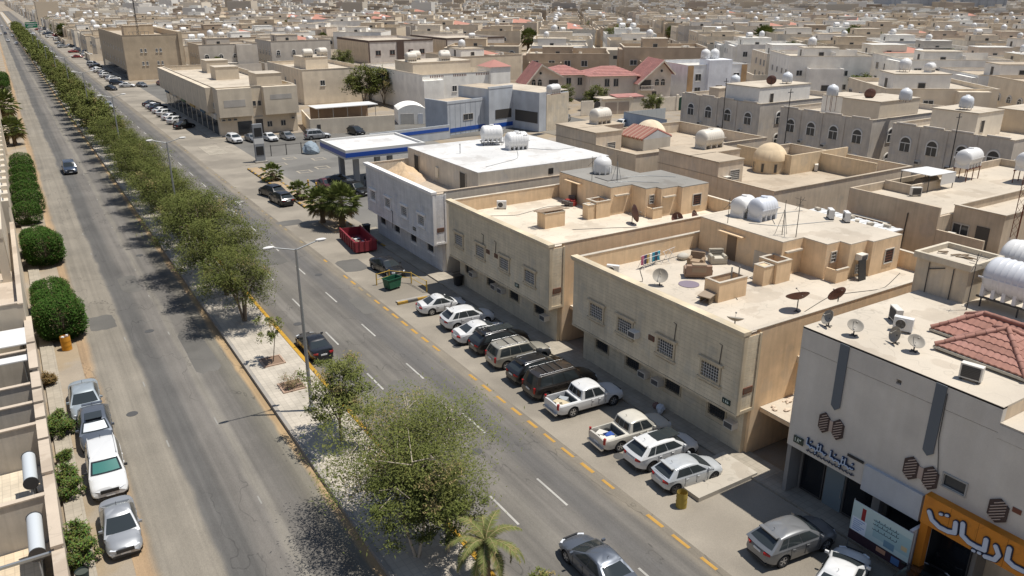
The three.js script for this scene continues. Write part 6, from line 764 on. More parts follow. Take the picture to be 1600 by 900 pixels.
  const h2 = thing('villa', 'cream villa with pale flat roof and row of parapet posts by hedges', 'house', [-2.0, 0, -93]); obj('wall', bx(-18, 0, -60, -.2, 5.6, 0), hw, h2); obj('roof', bx(-17.8, 5.6, -59.8, -.4, 5.65, -.2), roofM([.72, .69, .62]), h2); obj('parapet', merge([bx(-.4, 5.6, -60, 0, 6.3, 0), bx(-18, 5.6, -.3, -.4, 6.3, 0)]), hw, h2); for (let k = 0; k < 15; k++) obj('parapet_post', bx(-.55, 6.3, -2 - k * 4, .08, 6.75, -1.4 - k * 4), hw, h2); obj('shed_roof', bx(-9, 6.0, -22, -1.2, 6.2, -8), MT.white, h2);
  for (let k = 0; k < 6; k++) { const z = -160 - k * 32; house('villa', 'cream villa in the far row beside the left road', -20, z, 0, { w: 18, d: 22, h: 7 + (k % 3), wall: wall(C[['cream', 'tan', 'sand'][k % 3]]), roof: RC.cream, side: [4, 9, 14] }, 'far villas by the left road'); }
  { const g = thing('fence_pillar', 'low cream pillar wall by the small hedge on the far left verge', 'wall', [-1.6, 0, -172]); obj('wall', bx(-1, 0, -12, .2, 1.6, 0), wall(C.pale), g); obj('cap', bx(-1.1, 1.6, -12.1, .3, 1.75, .1), cop, g); }
}
// ---------- street objects ----------
function barrel(label, pos, c, full) { const t = thing('barrel', label, 'barrel', pos); const pr = [[.29, 0], [.29, .28], [.305, .3], [.29, .32], [.29, .58], [.305, .6], [.29, .62], [.29, .9], [.27, .9], [.27, .08], [.001, .08]].map((p) => new THREE.Vector2(...p)); obj('drum', muv(new THREE.LatheGeometry(pr, 20)), mat(c.map((v) => v / .71), { map: T.worn }), t); if (full) for (let i = 0; i < 5; i++) obj('litter', tr(new THREE.IcosahedronGeometry(.1, 0), rr(-.14, .14), .88, rr(-.14, .14)), mat([[.6, .6, .58], [.3, .2, .15]][i % 2]), t); return t; }
barrel('mustard yellow open drum beside the concrete ramp slab', [26.7, 0, -25.4], [.38, .27, .05]).scale.setScalar(1.02); barrel('orange drum full of litter beside the clipped hedge', [.2, 0, -65.6], [.5, .22, .015], true).scale.setScalar(1.25);
{ const t = thing('dumpster', 'open green metal dumpster at the parking bay end', 'dumpster', [27.2, 0, -64.6], .25), gm = mat([.012, .085, .045], { roughness: .55 }); const s = new THREE.Shape([[-.75, .25], [.75, .25], [.95, 1.35], [-.95, 1.35]].map((p) => new THREE.Vector2(...p))); const e = (z) => tr(new THREE.ExtrudeGeometry(s, { depth: .05, bevelEnabled: false }), 0, 0, z); obj('end_panel', e(-.6), gm, t); obj('end_panel', e(.55), gm, t); for (const sg of [-1, 1]) obj('side_panel', rotZ(bx(-.03, 0, -.55, .03, 1.12, .55), -sg * .18).translate(sg * .76, .25, 0), gm, t); obj('floor', bx(-.75, .25, -.55, .75, .3, .55), gm, t); obj('rim', merge([bx(-1.0, 1.3, -.66, 1.0, 1.4, -.6), bx(-1.0, 1.3, .6, 1.0, 1.4, .66), bx(-1.02, 1.3, -.6, -.95, 1.4, .6), bx(.95, 1.3, -.6, 1.02, 1.4, .6)]), gm, t); for (const [x, z] of [[-.6, -.45], [.6, -.45], [-.6, .45], [.6, .45]]) obj('wheel', rotX(cyl(.11, .11, .06, 10), Math.PI / 2), MT.rubber, t, x, .12, z); obj('rubbish', tr(new THREE.SphereGeometry(.5, 10, 6), 0, .55, 0), mat([.03, .03, .03]), t); t.scale.setScalar(.8); }
{ // yellow pipe railing round the dumpster
  const t = thing('railing', 'yellow pipe railing around the green dumpster', 'railing', [26.3, 0, -66.2]), ym = mat([.5, .33, .06]); for (const [x, z] of [[0, 0], [1.5, -.4], [3.0, 1.3], [3.2, 4.2]]) obj('post', cyl(.06, .06, 1.15, 8), ym, t, x, 0, z); obj('rail', merge([[[0, 0], [1.5, -.4]], [[1.5, -.4], [3.0, 1.3]], [[3.0, 1.3], [3.2, 4.2]]].flatMap(([a, b]) => [.55, 1.08].map((y) => bar([a[0], y, a[1]], [b[0], y, b[1]], .03)))), ym, t);
}
{ // red open skip
  const t = thing('skip_container', 'dark red open-topped skip container holding debris', 'skip', [29.6, 0, -79.2], -.1), rm = mat([.22, .022, .032], { roughness: .6 }); const L = 3.1, W = 1.15; obj('floor', bx(-W, .25, -L, W, .32, L), rm, t);
  for (const s of [-1, 1]) { obj('side_panel', bx(s * W - .04, .25, -L, s * W + .04, 1.55, L), rm, t); for (let k = 0; k < 7; k++) obj('rib', bx(s * W + (s > 0 ? .04 : -.14), .25, -L + .2 + k * .94, s * W + (s > 0 ? .14 : -.04), 1.5, -L + .32 + k * .94), rm, t); obj('rail', bx(s * W - .08, 1.55, -L, s * W + .08, 1.66, L), rm, t); }
  obj('front_panel', bx(-W, .25, -L - .04, W, 1.5, -L), rm, t); obj('rear_door', bx(-W, .25, L, W, 1.6, L + .08), rm, t); obj('door_bars', merge([-.7, -.1, .5].map((x) => bx(x, .3, L + .08, x + .12, 1.9, L + .16))), rm, t); for (let k = 0; k < 10; k++) obj('debris', rotY(bx(-rr(.2, .7), 0, -rr(.05, .25), rr(.2, .7), rr(.04, .16), rr(.05, .25)), rr(0, 3)), mat([[.55, .55, .53], [.3, .24, .18], [.05, .05, .05]][k % 3]), t, rr(-.5, .5), .34 + k * .035, rr(-2.2, 2.2)); for (const z of [-2.6, 2.6]) obj('skid', bx(-.9, 0, z - .15, .9, .25, z + .15), rm, t); t.scale.y = .8;
}
for (const [x, z, l] of [[32.0, -82.6, 'black rubbish bin against the white block corner'], [32.7, -61.8, 'black rubbish bin by the second block doorway']]) { const t = thing('bin', l, 'bin', [x, .13, z]); obj('body', muv(new THREE.CylinderGeometry(.5, .4, .95, 4, 1).rotateY(Math.PI / 4).translate(0, .5, 0)), MT.black, t); obj('lid', bx(-.4, .97, -.4, .4, 1.04, .4), MT.black, t); }
{ const t = thing('rubbish_bags', 'pale rubbish bags heaped at the foot of stone wall', 'rubbish', [32.6, .13, -33.6]); [[0, 0, .4, [.5, .52, .55]], [.1, -.7, .32, [.2, .12, .1]], [-.3, .3, .25, [.45, .45, .45]]].forEach(([x, z, r, c]) => { const g = new THREE.IcosahedronGeometry(r, 2), p = g.attributes.position; for (let i = 0; i < p.count; i++) { const n = .85 + .3 * hash(Math.round(p.getX(i) * 40), Math.round(p.getY(i) * 40), Math.round(p.getZ(i) * 40)); p.setXYZ(i, p.getX(i) * n, Math.max(-r * .8, p.getY(i) * n), p.getZ(i) * n); } g.computeVertexNormals(); obj('bag', g, mat(c), t, x, r * .8, z); }); t.scale.setScalar(.72); }
{ const t = thing('pot', 'small dark green bucket beside the shrub at villa wall', 'bucket', [-1.25, .12, -36.0]); obj('body', cyl(.2, .26, .45, 14, true), mat([.02, .035, .035], { side: THREE.DoubleSide }), t); obj('soil', tr(cyl(.22, .24, .05, 14), 0, .33, 0), mat([.05, .06, .05]), t); t.scale.setScalar(1.2); }
{ const t = thing('dumpster', 'dark green bin on the far left verge beside a palm', 'dumpster', [-.3, 0, -186]); obj('body', bx(-.8, .2, -.6, .8, 1.4, .6), mat([.012, .06, .035]), t); obj('lid', rotX(bx(-.82, 1.42, -.62, .82, 1.5, .62), .05), mat([.015, .07, .04]), t); }
// ---------- vehicles ----------
// local frame: length along z, front towards -z, wheels on y = 0
const ev = new Evaluator(); ev.attributes = ['position', 'normal'];
const paintCache = new Map();
const paint = (c, rough = .32, metal = .25) => { const k = c.join() + rough; if (!paintCache.has(k)) paintCache.set(k, new THREE.MeshPhysicalMaterial({ color: new THREE.Color(...c), roughness: rough + .12, metalness: metal, clearcoat: .8, clearcoatRoughness: .12 })); return paintCache.get(k); };
const P = { white: paint([.60, .60, .59], .35, 0), ivory: paint([.53, .50, .43], .4, 0), black: paint([.008, .008, .009], .25), silver: paint([.34, .35, .36], .3, .5), grey: paint([.2, .205, .21], .3, .45), beige: paint([.33, .31, .26], .35, .4), darkbrown: paint([.025, .02, .017], .3), blue: paint([.035, .05, .08], .28), slate: paint([.12, .135, .16], .28, .5), red: paint([.22, .015, .015], .3), pearl: paint([.46, .48, .49], .3, .2), iceblue: paint([.34, .38, .4], .32, .4), maroon: paint([.08, .015, .018], .3) };
const trimM = mat([.025, .025, .026], { roughness: .65 }), linerM = mat([.01, .01, .01], { side: THREE.DoubleSide }), chrome = mat([.6, .6, .6], { roughness: .25, metalness: .9 });
const ip = (pts, x) => { if (x <= pts[0][0]) return pts[0][1]; for (let i = 1; i < pts.length; i++) if (x <= pts[i][0]) { const t = (x - pts[i - 1][0]) / (pts[i][0] - pts[i - 1][0]), s = t * t * (3 - 2 * t) * .5 + t * .5; return pts[i - 1][1] + (pts[i][1] - pts[i - 1][1]) * s; } return pts[pts.length - 1][1]; };
function closed(rings) {   // rings of equal length -> closed smooth surface
  const n = rings[0].length, p = [], I = []; for (const r of rings) for (const q of r) p.push(...q);
  for (let i = 0; i + 1 < rings.length; i++) for (let j = 0; j < n; j++) { const a = i * n + j, b = i * n + (j + 1) % n, c = a + n, d = b + n; I.push(a, c, b, b, c, d); }
  for (const [k, flip] of [[0, 1], [rings.length - 1, 0]]) { const r = rings[k], c = p.length / 3, m = [0, 0, 0]; r.forEach((q) => q.forEach((v, i) => m[i] += v / n)); p.push(...m); for (let j = 0; j < n; j++) { const a = k * n + j, b = k * n + (j + 1) % n; I.push(...(flip ? [c, a, b] : [c, b, a])); } }
  const g = new THREE.BufferGeometry(); g.setAttribute('position', new THREE.Float32BufferAttribute(p, 3)); g.setIndex(I); return g;
}
const crease = (g, a = .55) => toCreasedNormals(g, a);
function makeCar(o) {
  const { L, W, H } = o, hl = L / 2, w = W / 2, T0 = new THREE.Group(); T0.name = o.name; const body = o.paint, wr = o.wr || .33, zf = -hl + o.fo, zr = hl - o.ro, gc = o.gc || .2;
  // lower body
  const top = o.top, rings = [], ns = 30;
  for (let i = 0; i <= ns; i++) {
    const z = -hl + L * i / ns, e = Math.min(z + hl, hl - z), k = o.box || 1, en = 1 - (o.taper || .24) * Math.pow(Math.max(0, 1 - e / (.8 * k)), 2.2), ww = w * en, yt = ip(top, z), yb = gc + .16 * Math.pow(Math.max(0, 1 - e / .6), 2), sh = o.shoulder || .1;
    const hf = sstep(o.cabin[0] + .5, o.cabin[0] - .35, z) * (o.hood ?? 1), rf = o.bed ? 0 : sstep(o.cabin[1] - .3, hl, z) * .6, cr = Math.max(hf, rf);
    const half = [[0, yb], [ww * .8, yb], [ww * .95, yb + .07], [ww * .985, yb + (yt - yb) * .35], [ww, yb + (yt - yb) * .58], [ww * (.985 - .02 * cr), yt - sh - .07 * cr], [ww * (.93 - .05 * cr), yt - .025 - .055 * cr], [ww * (.72 - .06 * cr), yt + .012 - .012 * cr], [ww * .35, yt + .028 + .008 * cr], [0, yt + .03 + .012 * cr]];
    const dz = (i === 0 ? .05 : i === ns ? -.04 : 0); rings.push([...half.map(([x, y]) => [x, y, z + dz * (1 - Math.abs(y - .55))]), ...half.slice(1, -1).reverse().map(([x, y]) => [-x, y, z])].map((q) => [q[0], q[1], q[2]]));
  }
  let g = closed(rings); g.computeVertexNormals();
  const flip = (gg) => { const ix = gg.index.array; for (let i = 0; i < ix.length; i += 3) { const t = ix[i]; ix[i] = ix[i + 1]; ix[i + 1] = t; } gg.computeVertexNormals(); return gg; };
  { g.computeBoundingBox(); const pa = g.attributes.position, ia = g.index.array; let v = 0; for (let i = 0; i < ia.length; i += 3) { const a = V3().fromBufferAttribute(pa, ia[i]), b = V3().fromBufferAttribute(pa, ia[i + 1]), c = V3().fromBufferAttribute(pa, ia[i + 2]); v += a.dot(b.cross(c)); } if (v < 0) flip(g); }
  let br = new Brush(g); br.updateMatrixWorld();
  for (const z of [zf, zr]) { const c = new THREE.CylinderGeometry(wr + .055, wr + .055, W + .3, 22); c.rotateZ(Math.PI / 2); c.translate(0, wr + .01, z); const cut = new Brush(c); cut.updateMatrixWorld(); br = ev.evaluate(br, cut, SUBTRACTION); br.updateMatrixWorld(); }
  if (o.bed) { const [z0, z1] = o.bed, c = new THREE.BoxGeometry(W - .34, 1, z1 - z0); c.translate(0, .62 + .5, (z0 + z1) / 2); const cut = new Brush(c); cut.updateMatrixWorld(); br = ev.evaluate(br, cut, SUBTRACTION); }
  const bg = br.geometry; for (const k of Object.keys(bg.attributes)) if (k !== 'position' && k !== 'normal') bg.deleteAttribute(k); bg.clearGroups();
  obj('body', crease(bg.index ? bg.toNonIndexed() : bg, .5), body, T0);
  obj('underbody', merge([bx(-w * .86, gc - .02, -hl + .25, w * .86, gc + .1, hl - .25)]), trimM, T0);
  // cabin: outline at height v between belt and roof
  const arch = o.arch ?? .07; const [zb0, zb1, zt0, zt1, yb, yt] = o.cabin, wb = w * (o.cabW || .93), wt = w * (o.roofW || .72), bow = .1;
  const pt = (edge, s, v, off = 0) => { const f = zb0 + (zt0 - zb0) * v, r = zb1 + (zt1 - zb1) * v, hw = wb + (wt - wb) * (v < 0 ? v : Math.pow(v, 1.15)), y = yb + (yt - yb) * v - .03 * Math.pow(Math.abs(s), 2) * (edge === 'f' || edge === 'r' ? v : 0) - arch * Math.max(0, v) * (edge === 'f' || edge === 'r' ? 1 : Math.pow(2 * s - 1, 2)); if (edge === 'f') return [hw * s, y + off * .5, f + bow * s * s - off * .85]; if (edge === 'r') return [hw * s, y + off * .4, r - bow * .8 * s * s + off * .9]; const z = f + bow + (r - bow * .8 - f - bow) * s, sg = edge === 'R' ? 1 : -1; return [sg * (hw + .02 * Math.sin(Math.PI * s) + off), y + off * .2, z]; };
  const ring = (v) => { const a = []; for (let i = 0; i <= 6; i++) a.push(pt('f', -1 + i / 3, v)); for (let i = 1; i <= 6; i++) a.push(pt('R', i / 6, v)); for (let i = 1; i <= 6; i++) a.push(pt('r', 1 - i / 3, v)); for (let i = 1; i < 6; i++) a.push(pt('L', 1 - i / 6, v)); return a; };
  const cz = (zt0 + zt1) / 2, rs = [ring(-.15), ring(0), ring(.5), ring(.9), ring(1)], last = rs[4]; for (const [k, dy] of [[.93, .035], [.7, .06], [.35, .075]]) rs.push(last.map(([x, y, z]) => [x * k, yt + dy + (y - yt) * k, cz + (z - cz) * k]));
  const cg = closed(rs); { const pa = cg.attributes.position, ia = cg.index.array; let v = 0; for (let i = 0; i < ia.length; i += 3) { const a = V3().fromBufferAttribute(pa, ia[i]), b = V3().fromBufferAttribute(pa, ia[i + 1]), c = V3().fromBufferAttribute(pa, ia[i + 2]); v += a.dot(b.cross(c)); } if (v < 0) { for (let i = 0; i < ia.length; i += 3) { const t = ia[i]; ia[i] = ia[i + 1]; ia[i + 1] = t; } } }
  const cabin = obj('cabin', crease(cg.toNonIndexed(), .6), body, T0);
  const patch = (name, e, s0, s1, v0, v1, off, m, n = 6, sk = 0) => { const p = [], I = [], nv = 4; for (let j = 0; j <= nv; j++) for (let i = 0; i <= n; i++) { const v = v0 + (v1 - v0) * j / nv, t = s0 + (s1 - s0) * i / n; p.push(...pt(e, t + sk * v * (1 - i / n), v, off)); } for (let j = 0; j < nv; j++) for (let i = 0; i < n; i++) { const a = j * (n + 1) + i; I.push(a, a + 1, a + n + 1, a + 1, a + n + 2, a + n + 1); } const q = new THREE.BufferGeometry(); q.setAttribute('position', new THREE.Float32BufferAttribute(p, 3)); q.setIndex(I); q.computeVertexNormals(); return obj(name, q, m, T0); };
  const gl = MT.carGlass; patch('windscreen', 'f', -.9, .9, .06, .95, .012, gl); if (o.shade) patch('sunshade', 'f', -.78, .78, .16, .84, .016, o.shade); if (!o.noRear) patch('rear_window', 'r', -.86, .86, .14, .93, .012, gl); else if (o.bed) for (const [a, b] of [[-.84, -.3], [-.26, .26], [.3, .84]]) patch('rear_window', 'r', a, b, .22, .9, .012, gl);
  for (const e of ['L', 'R']) for (const [a, b] of o.sideWin) patch('side_window', e, a, b, .1, .9, .012, gl);
  // lamps, plates, mirrors, seams
  const yl = o.yl || .62, fz = -hl, rz = hl;
  for (const s of [-1, 1]) {
    const tp = 1 - (o.taper || .24), hx = w * tp * .8; obj('headlight', bx(-.17, -.06, -.05, .17, .06, .1), MT.lamp, T0, s * hx, yl - .02, fz + .13, s * -.5); obj('tail_light', o.tall ? bx(-.07, -.2, -.1, .07, .2, .04) : bx(-.17, -.065, -.12, .17, .065, .035), MT.tail, T0, s * (w * tp * (o.tall ? .96 : .88)), yl + (o.tall ? .18 : .16), rz - .06, s * .5);
    const m = obj('mirror', bx(-.09, -.06, -.05, .09, .06, .05), o.mirrorDark ? trimM : body, T0, s * (w + .05), yb + .1, zb0 + .42); 
    for (const k of [0, .33, .66].slice(0, o.doors || 3)) { const z = zb0 + .45 + (zb1 - zb0 - .75) * k; obj('door_seam', bx(s * w * .992 - .012, gc + .18, z - .007, s * w * .992 + .012, yb - .06, z + .007), trimM, T0); }
    obj('door_handle', merge([.28, .6].map((k) => { const z = zb0 + .45 + (zb1 - zb0 - .75) * k; return bx(s * w - .02, yb - .19, z - .09, s * w + .02, yb - .155, z + .09); })), o.chromeH ? chrome : body, T0);
  }
  obj('number_plate', bx(-.24, 0, 0, .24, .12, .02), MT.plate, T0, 0, o.plateY || .62, hl - .02); obj('number_plate', bx(-.22, 0, -.02, .22, .11, 0), MT.plate, T0, 0, .4, -hl + .03); obj('grille', bx(-w * .48, -.09, -.03, w * .48, .09, .05), o.grille || trimM, T0, 0, yl - .02, -hl + .02); obj('bumper_trim', merge([bx(-w * .7, .24, hl - .1, w * .7, .36, hl - .02), bx(-w * .7, .24, -hl + .03, w * .7, .38, -hl + .12)]), trimM, T0);
  if (o.roofGlass) { const [a, b] = o.roofGlass; obj('sunroof', bx(-wt * .72, yt + .052, a, wt * .72, yt + .085, b), gl, T0); }
  if (o.rails) for (const s of [-1, 1]) obj('roof_rail', merge([bar([s * wt * .93, yt + .09, zt0 + .3], [s * wt * .93, yt + .09, zt1 - .15], .02), bar([s * wt * .93, yt, zt0 + .3], [s * wt * .93, yt + .09, zt0 + .35], .02), bar([s * wt * .93, yt, zt1 - .15], [s * wt * .93, yt + .09, zt1 - .2], .02)]), o.rails, T0);
  if (o.cross) for (const z of o.cross) obj('roof_bar', bx(-wt * .93, yt + .085, z - .03, wt * .93, yt + .115, z + .03), trimM, T0);
  if (o.spoiler) obj('spoiler', bx(-wt * .9, yt - .02, zt1 - .06, wt * .9, yt + .04, zt1 + .16), body, T0);
  obj('antenna', bar([0, yt + .05, zt1 - .3], [0, yt + .2, zt1 - .2], .012, 4), trimM, T0);
  if (o.bed) { const [z0, z1] = o.bed; obj('bed_liner', merge([bx(-w + .18, .63, z0 + .01, w - .18, .66, z1 - .01), bx(-w + .18, .66, z0 + .01, w - .18, 1.0, z0 + .03)]), mat([.09, .1, .1]), T0); for (const [x, z, sx, c] of o.cargo || []) obj('cargo', tr(rotY(bx(-sx, 0, -.3, sx, .22, .3), x * 3), x, .66, z), mat(c), T0); obj('bumper_step', bx(-w * .85, .38, hl - .02, w * .85, .5, hl + .14), chrome, T0); }
  for (const s of [-1, 1]) for (const z of [zf, zr]) {
    const x = s * (w - .12); obj('wheel_well', rotZ(new THREE.CylinderGeometry(wr + .05, wr + .05, .34, 22, 1, true), Math.PI / 2).translate(s * (w - .23), wr + .01, z), linerM, T0); obj('wheel_well_back', rotZ(cyl(wr + .05, wr + .05, .02, 22), Math.PI / 2).translate(s * (w - .4), wr + .01, z), linerM, T0);
    const ty = obj('wheel', rotZ(new THREE.TorusGeometry(wr * .8, wr * .24, 8, 22).rotateY(Math.PI / 2).scale(1.15, 1, 1), 0), MT.rubber, T0, x, wr, z); obj('rim', merge([rotZ(new THREE.CylinderGeometry(wr * .64, wr * .64, .12, 18), Math.PI / 2), ...[...Array(5)].map((_, i) => rotX(bx(-.08, 0, -.035, .08, wr * .6, .035), i * 1.2566))]), o.rimM || MT.rim, ty); obj('rim_gap', rotZ(new THREE.RingGeometry(wr * .22, wr * .56, 16), 0).rotateY(s * Math.PI / 2).translate(s * .0605, 0, 0), MT.rimGap, ty);
  }
  return T0;
}
MT.carGlass = new THREE.MeshPhysicalMaterial({ color: new THREE.Color(.028, .034, .036), roughness: .05, specularIntensity: 1, side: THREE.DoubleSide }); MT.rimGap = mat([.03, .03, .03], { side: THREE.DoubleSide });
const SED = (L, W, H, o = {}) => makeCar({ name: 'car', L, W, H, fo: .88, ro: 1.0, paint: P.white, top: [[-L / 2, .52], [-L / 2 + .12, .66], [-L / 2 + .5, .8], [-L / 2 + 1.2, .93], [0, .95], [L / 2 - .9, 1.0], [L / 2 - .2, 1.02], [L / 2 - .06, .95], [L / 2, .7]], cabin: [-L / 2 + 1.05, L / 2 - .42, -L / 2 + 2.0, L / 2 - 1.35, .92, H - .05], roofW: .68, sideWin: [[.12, .455], [.47, .82]], ...o });
const SUV = (L, W, H, o = {}) => makeCar({ name: 'suv', L, W, H, fo: .88, ro: .95, wr: .37, gc: .24, paint: P.white, top: [[-L / 2, .66], [-L / 2 + .1, .84], [-L / 2 + .5, .98], [-L / 2 + 1.1, 1.07], [0, 1.1], [L / 2 - .35, 1.12], [L / 2 - .08, 1.06], [L / 2, .8]], cabin: [-L / 2 + .98, L / 2 - .1, -L / 2 + 1.8, L / 2 - .72, 1.07, H - .06], cabW: .94, roofW: .71, sideWin: [[.1, .43], [.445, .73], [.745, .9]], yl: .72, plateY: .75, spoiler: true, ...o });
const BOXY = (L, W, H, o = {}) => SUV(L, W, H, { cabin: [-L / 2 + 1.2, L / 2 - .06, -L / 2 + 1.8, L / 2 - .36, 1.07, H - .07], box: .8, taper: .16, roofW: .76, arch: .04, sideWin: [[.09, .38], [.395, .66], [.675, .93]], tall: true, spoiler: false, ...o });
const HAT = (L, W, H, o = {}) => makeCar({ name: 'car', L, W, H, fo: .8, ro: .65, paint: P.white, top: [[-L / 2, .62], [-L / 2 + .12, .74], [-L / 2 + .55, .85], [-L / 2 + 1.0, .93], [0, .95], [L / 2 - .25, 1.0], [L / 2 - .04, .95], [L / 2, .72]], cabin: [-L / 2 + .85, L / 2 - .1, -L / 2 + 1.7, L / 2 - .62, .96, H - .06], roofW: .69, sideWin: [[.12, .46], [.475, .86]], spoiler: true, ...o });
const PICK = (L, W, H, o = {}) => makeCar({ name: 'pickup', L, W, H, fo: .9, ro: 1.2, wr: .38, gc: .3, paint: P.white, box: .6, taper: .1, top: [[-L / 2, .78], [-L / 2 + .1, .92], [-L / 2 + .6, 1.02], [-L / 2 + 1.2, 1.06], [0, 1.07], [L / 2 - .1, 1.07], [L / 2, 1.02]], cabin: [-L / 2 + 1.15, L / 2 - 1.75, -L / 2 + 1.8, L / 2 - 1.92, 1.05, H - .08], cabW: .92, roofW: .78, sideWin: [[.14, .5], [.54, .88]], noRear: true, bed: [L / 2 - 1.62, L / 2 - .1], yl: .8, tall: true, plateY: .55, doors: 3, ...o });
const placed = [];
function put(car, x, z, heading, label, group) { const ry = -heading; const t = car.parent ? copy(car, [x, 0, z], ry, label, group) : car; if (t === car) { car.name = numbered(car.name); scene.add(car); car.position.set(x, 0, z); car.rotation.y = ry; car.userData = { label, category: car.name.startsWith('pickup') ? 'pickup' : 'car' }; if (group) car.userData.group = group; } placed.push(t); return t; }
// heading: 0 = driving away (-z), pi/2 = towards the buildings (+x), pi = towards us
const E_ = Math.PI / 2;
put(SED(4.3, 1.68, 1.5, { rimM: MT.rim }), 28.6, -57.3, E_ + .1, 'white sedan with front half in shade, nearest the green dumpster');
put(SUV(4.5, 1.82, 1.68, {}), 29.0, -53.3, E_ + .08, 'white compact four-wheel drive between two white sedans in the parking row');
put(SED(4.6, 1.78, 1.46), 28.6, -50.4, E_ + .05, 'white sedan beside the black car with silver roof rails');
put(SUV(4.75, 1.86, 1.72, { paint: P.black, rails: chrome, roofGlass: [-1, .9], rimM: MT.rimDark }), 28.9, -48.0, E_ + .05, 'black four-wheel drive with bright silver roof rails');
put(BOXY(4.9, 1.9, 1.82, { paint: P.beige, rails: chrome, cross: [-.3, .4, 1.1] }), 28.9, -45.2, E_ + .06, 'champagne beige four-wheel drive with ribbed roof rack');
put(SUV(4.6, 1.84, 1.66, { paint: P.black, rails: P.white }), 28.7, -42.3, E_ + .03, 'glossy black four-wheel drive between the beige and dark brown ones');
put(BOXY(5.3, 2.0, 1.92, { paint: P.darkbrown, rails: chrome, cross: [.2, .8, 1.4] }), 28.9, -39.8, E_ + .05, 'long dark brown four-wheel drive with roof rack, beside white pickup');
put(PICK(5.3, 1.86, 1.8, { cargo: [[.1, 1.9, .5, [.5, .42, .28]], [-.3, 1.5, .25, [.3, .32, .33]], [.35, 2.2, .2, [.6, .58, .5]]] }), 28.9, -37.0, E_ + .06, 'white double-cab pickup with sacks in its bed');
put(PICK(5.2, 1.84, 1.8, { paint: P.ivory, cargo: [[.0, 1.7, .22, [.03, .08, .3]], [.3, 2.0, .45, [.6, .58, .5]], [-.35, 1.95, .3, [.55, .53, .48]]] }), 28.8, -32.1, E_ + .07, 'dusty ivory pickup with a blue bundle in its bed');
put(SUV(4.6, 1.86, 1.66, { paint: P.white, roofGlass: [-.9, .75], rimM: MT.rimDark }), 28.95, -29.5, E_ + .06, 'white crossover with a large black glass roof');
put(HAT(4.1, 1.74, 1.5, { paint: P.pearl, rimM: MT.rimDark }), 28.7, -27.05, E_ + .1, 'silver hatchback beside the concrete ramp slab');
put(SUV(4.6, 1.85, 1.64, { paint: P.grey }), 28.9, -19.9, E_ + .12, 'grey crossover half in the shade of the shop building');
put(SED(4.65, 1.8, 1.45, { paint: P.white }), 28.6, -16.9, E_ - .35, 'white sedan angled in front of the orange sign');
put(SED(4.7, 1.8, 1.45, { paint: P.black }), 30.6, -14.6, E_ - .1, 'black sedan in deep shade before the printed banner');
// left kerb, facing us
put(SED(4.9, 1.85, 1.46, { paint: P.iceblue, roofGlass: null }), .55, -54.6, Math.PI + .04, 'pale blue-silver sedan first in line past the orange drum');
put(SUV(4.7, 1.85, 1.62, { paint: P.slate, roofGlass: [-.6, .3], shade: mat([.72, .74, .75], { roughness: .3, metalness: .3, side: THREE.DoubleSide }) }), .75, -50.0, Math.PI + .05, 'slate blue car with dark glass roof and foil sunshade');
const ranger = put(BOXY(4.85, 1.9, 1.84, { paint: P.white, rails: P.white, grille: MT.black, mirrorDark: true, tall: true, shade: mat([.03, .16, .14], { roughness: .5, side: THREE.DoubleSide }) }), .75, -44.6, Math.PI + .03, 'white off-roader with a green sunshade behind its windscreen');
const sunny = put(SED(4.45, 1.7, 1.48, { paint: P.silver }), .75, -38.8, Math.PI + .02, 'silver sedan last in line beside the villa shrubs');
// moving and standing cars
put(SED(4.65, 1.8, 1.46, { paint: P.slate, grille: trimM }), 19.6, -23.6, .02, 'dark grey sedan driving past the date palm'); 
put(SED(4.7, 1.82, 1.44, { paint: P.black }), 16.4, -55.0, .0, 'black sedan driving beside the yellow kerb near street lamp');
put(BOXY(4.9, 1.9, 1.8, { paint: P.blue }), 5.9, -138.4, Math.PI, 'dark blue four-wheel drive coming towards us alone on left road');
put(SED(4.8, 1.82, 1.45, { paint: P.black }), 28.7, -69.2, Math.PI - .1, 'black sedan parked between the red skip and railing');
put(SUV(4.7, 1.86, 1.7, { paint: P.black }), 28.0, -106.6, -.25, 'black car parked behind the black four-wheel drive at the palm island'); put(SUV(4.75, 1.88, 1.72, { paint: P.black, rimM: MT.rimDark }), 27.9, -101.8, -.12, 'black four-wheel drive parked right beside the small fan palm');
put(SED(4.6, 1.78, 1.47, { paint: P.maroon }), 35.9, -106.9, Math.PI - .1, 'dark maroon sedan leaving the station pumps'); put(SED(4.7, 1.8, 1.45, { paint: P.black }), 38.4, -108.3, Math.PI - .6, 'black sedan behind maroon one at the station pumps'); put(BOXY(4.9, 1.9, 1.8, { paint: P.black }), 38.0, -101.6, Math.PI - .35, 'black four-wheel drive in the shade of the station canopy');
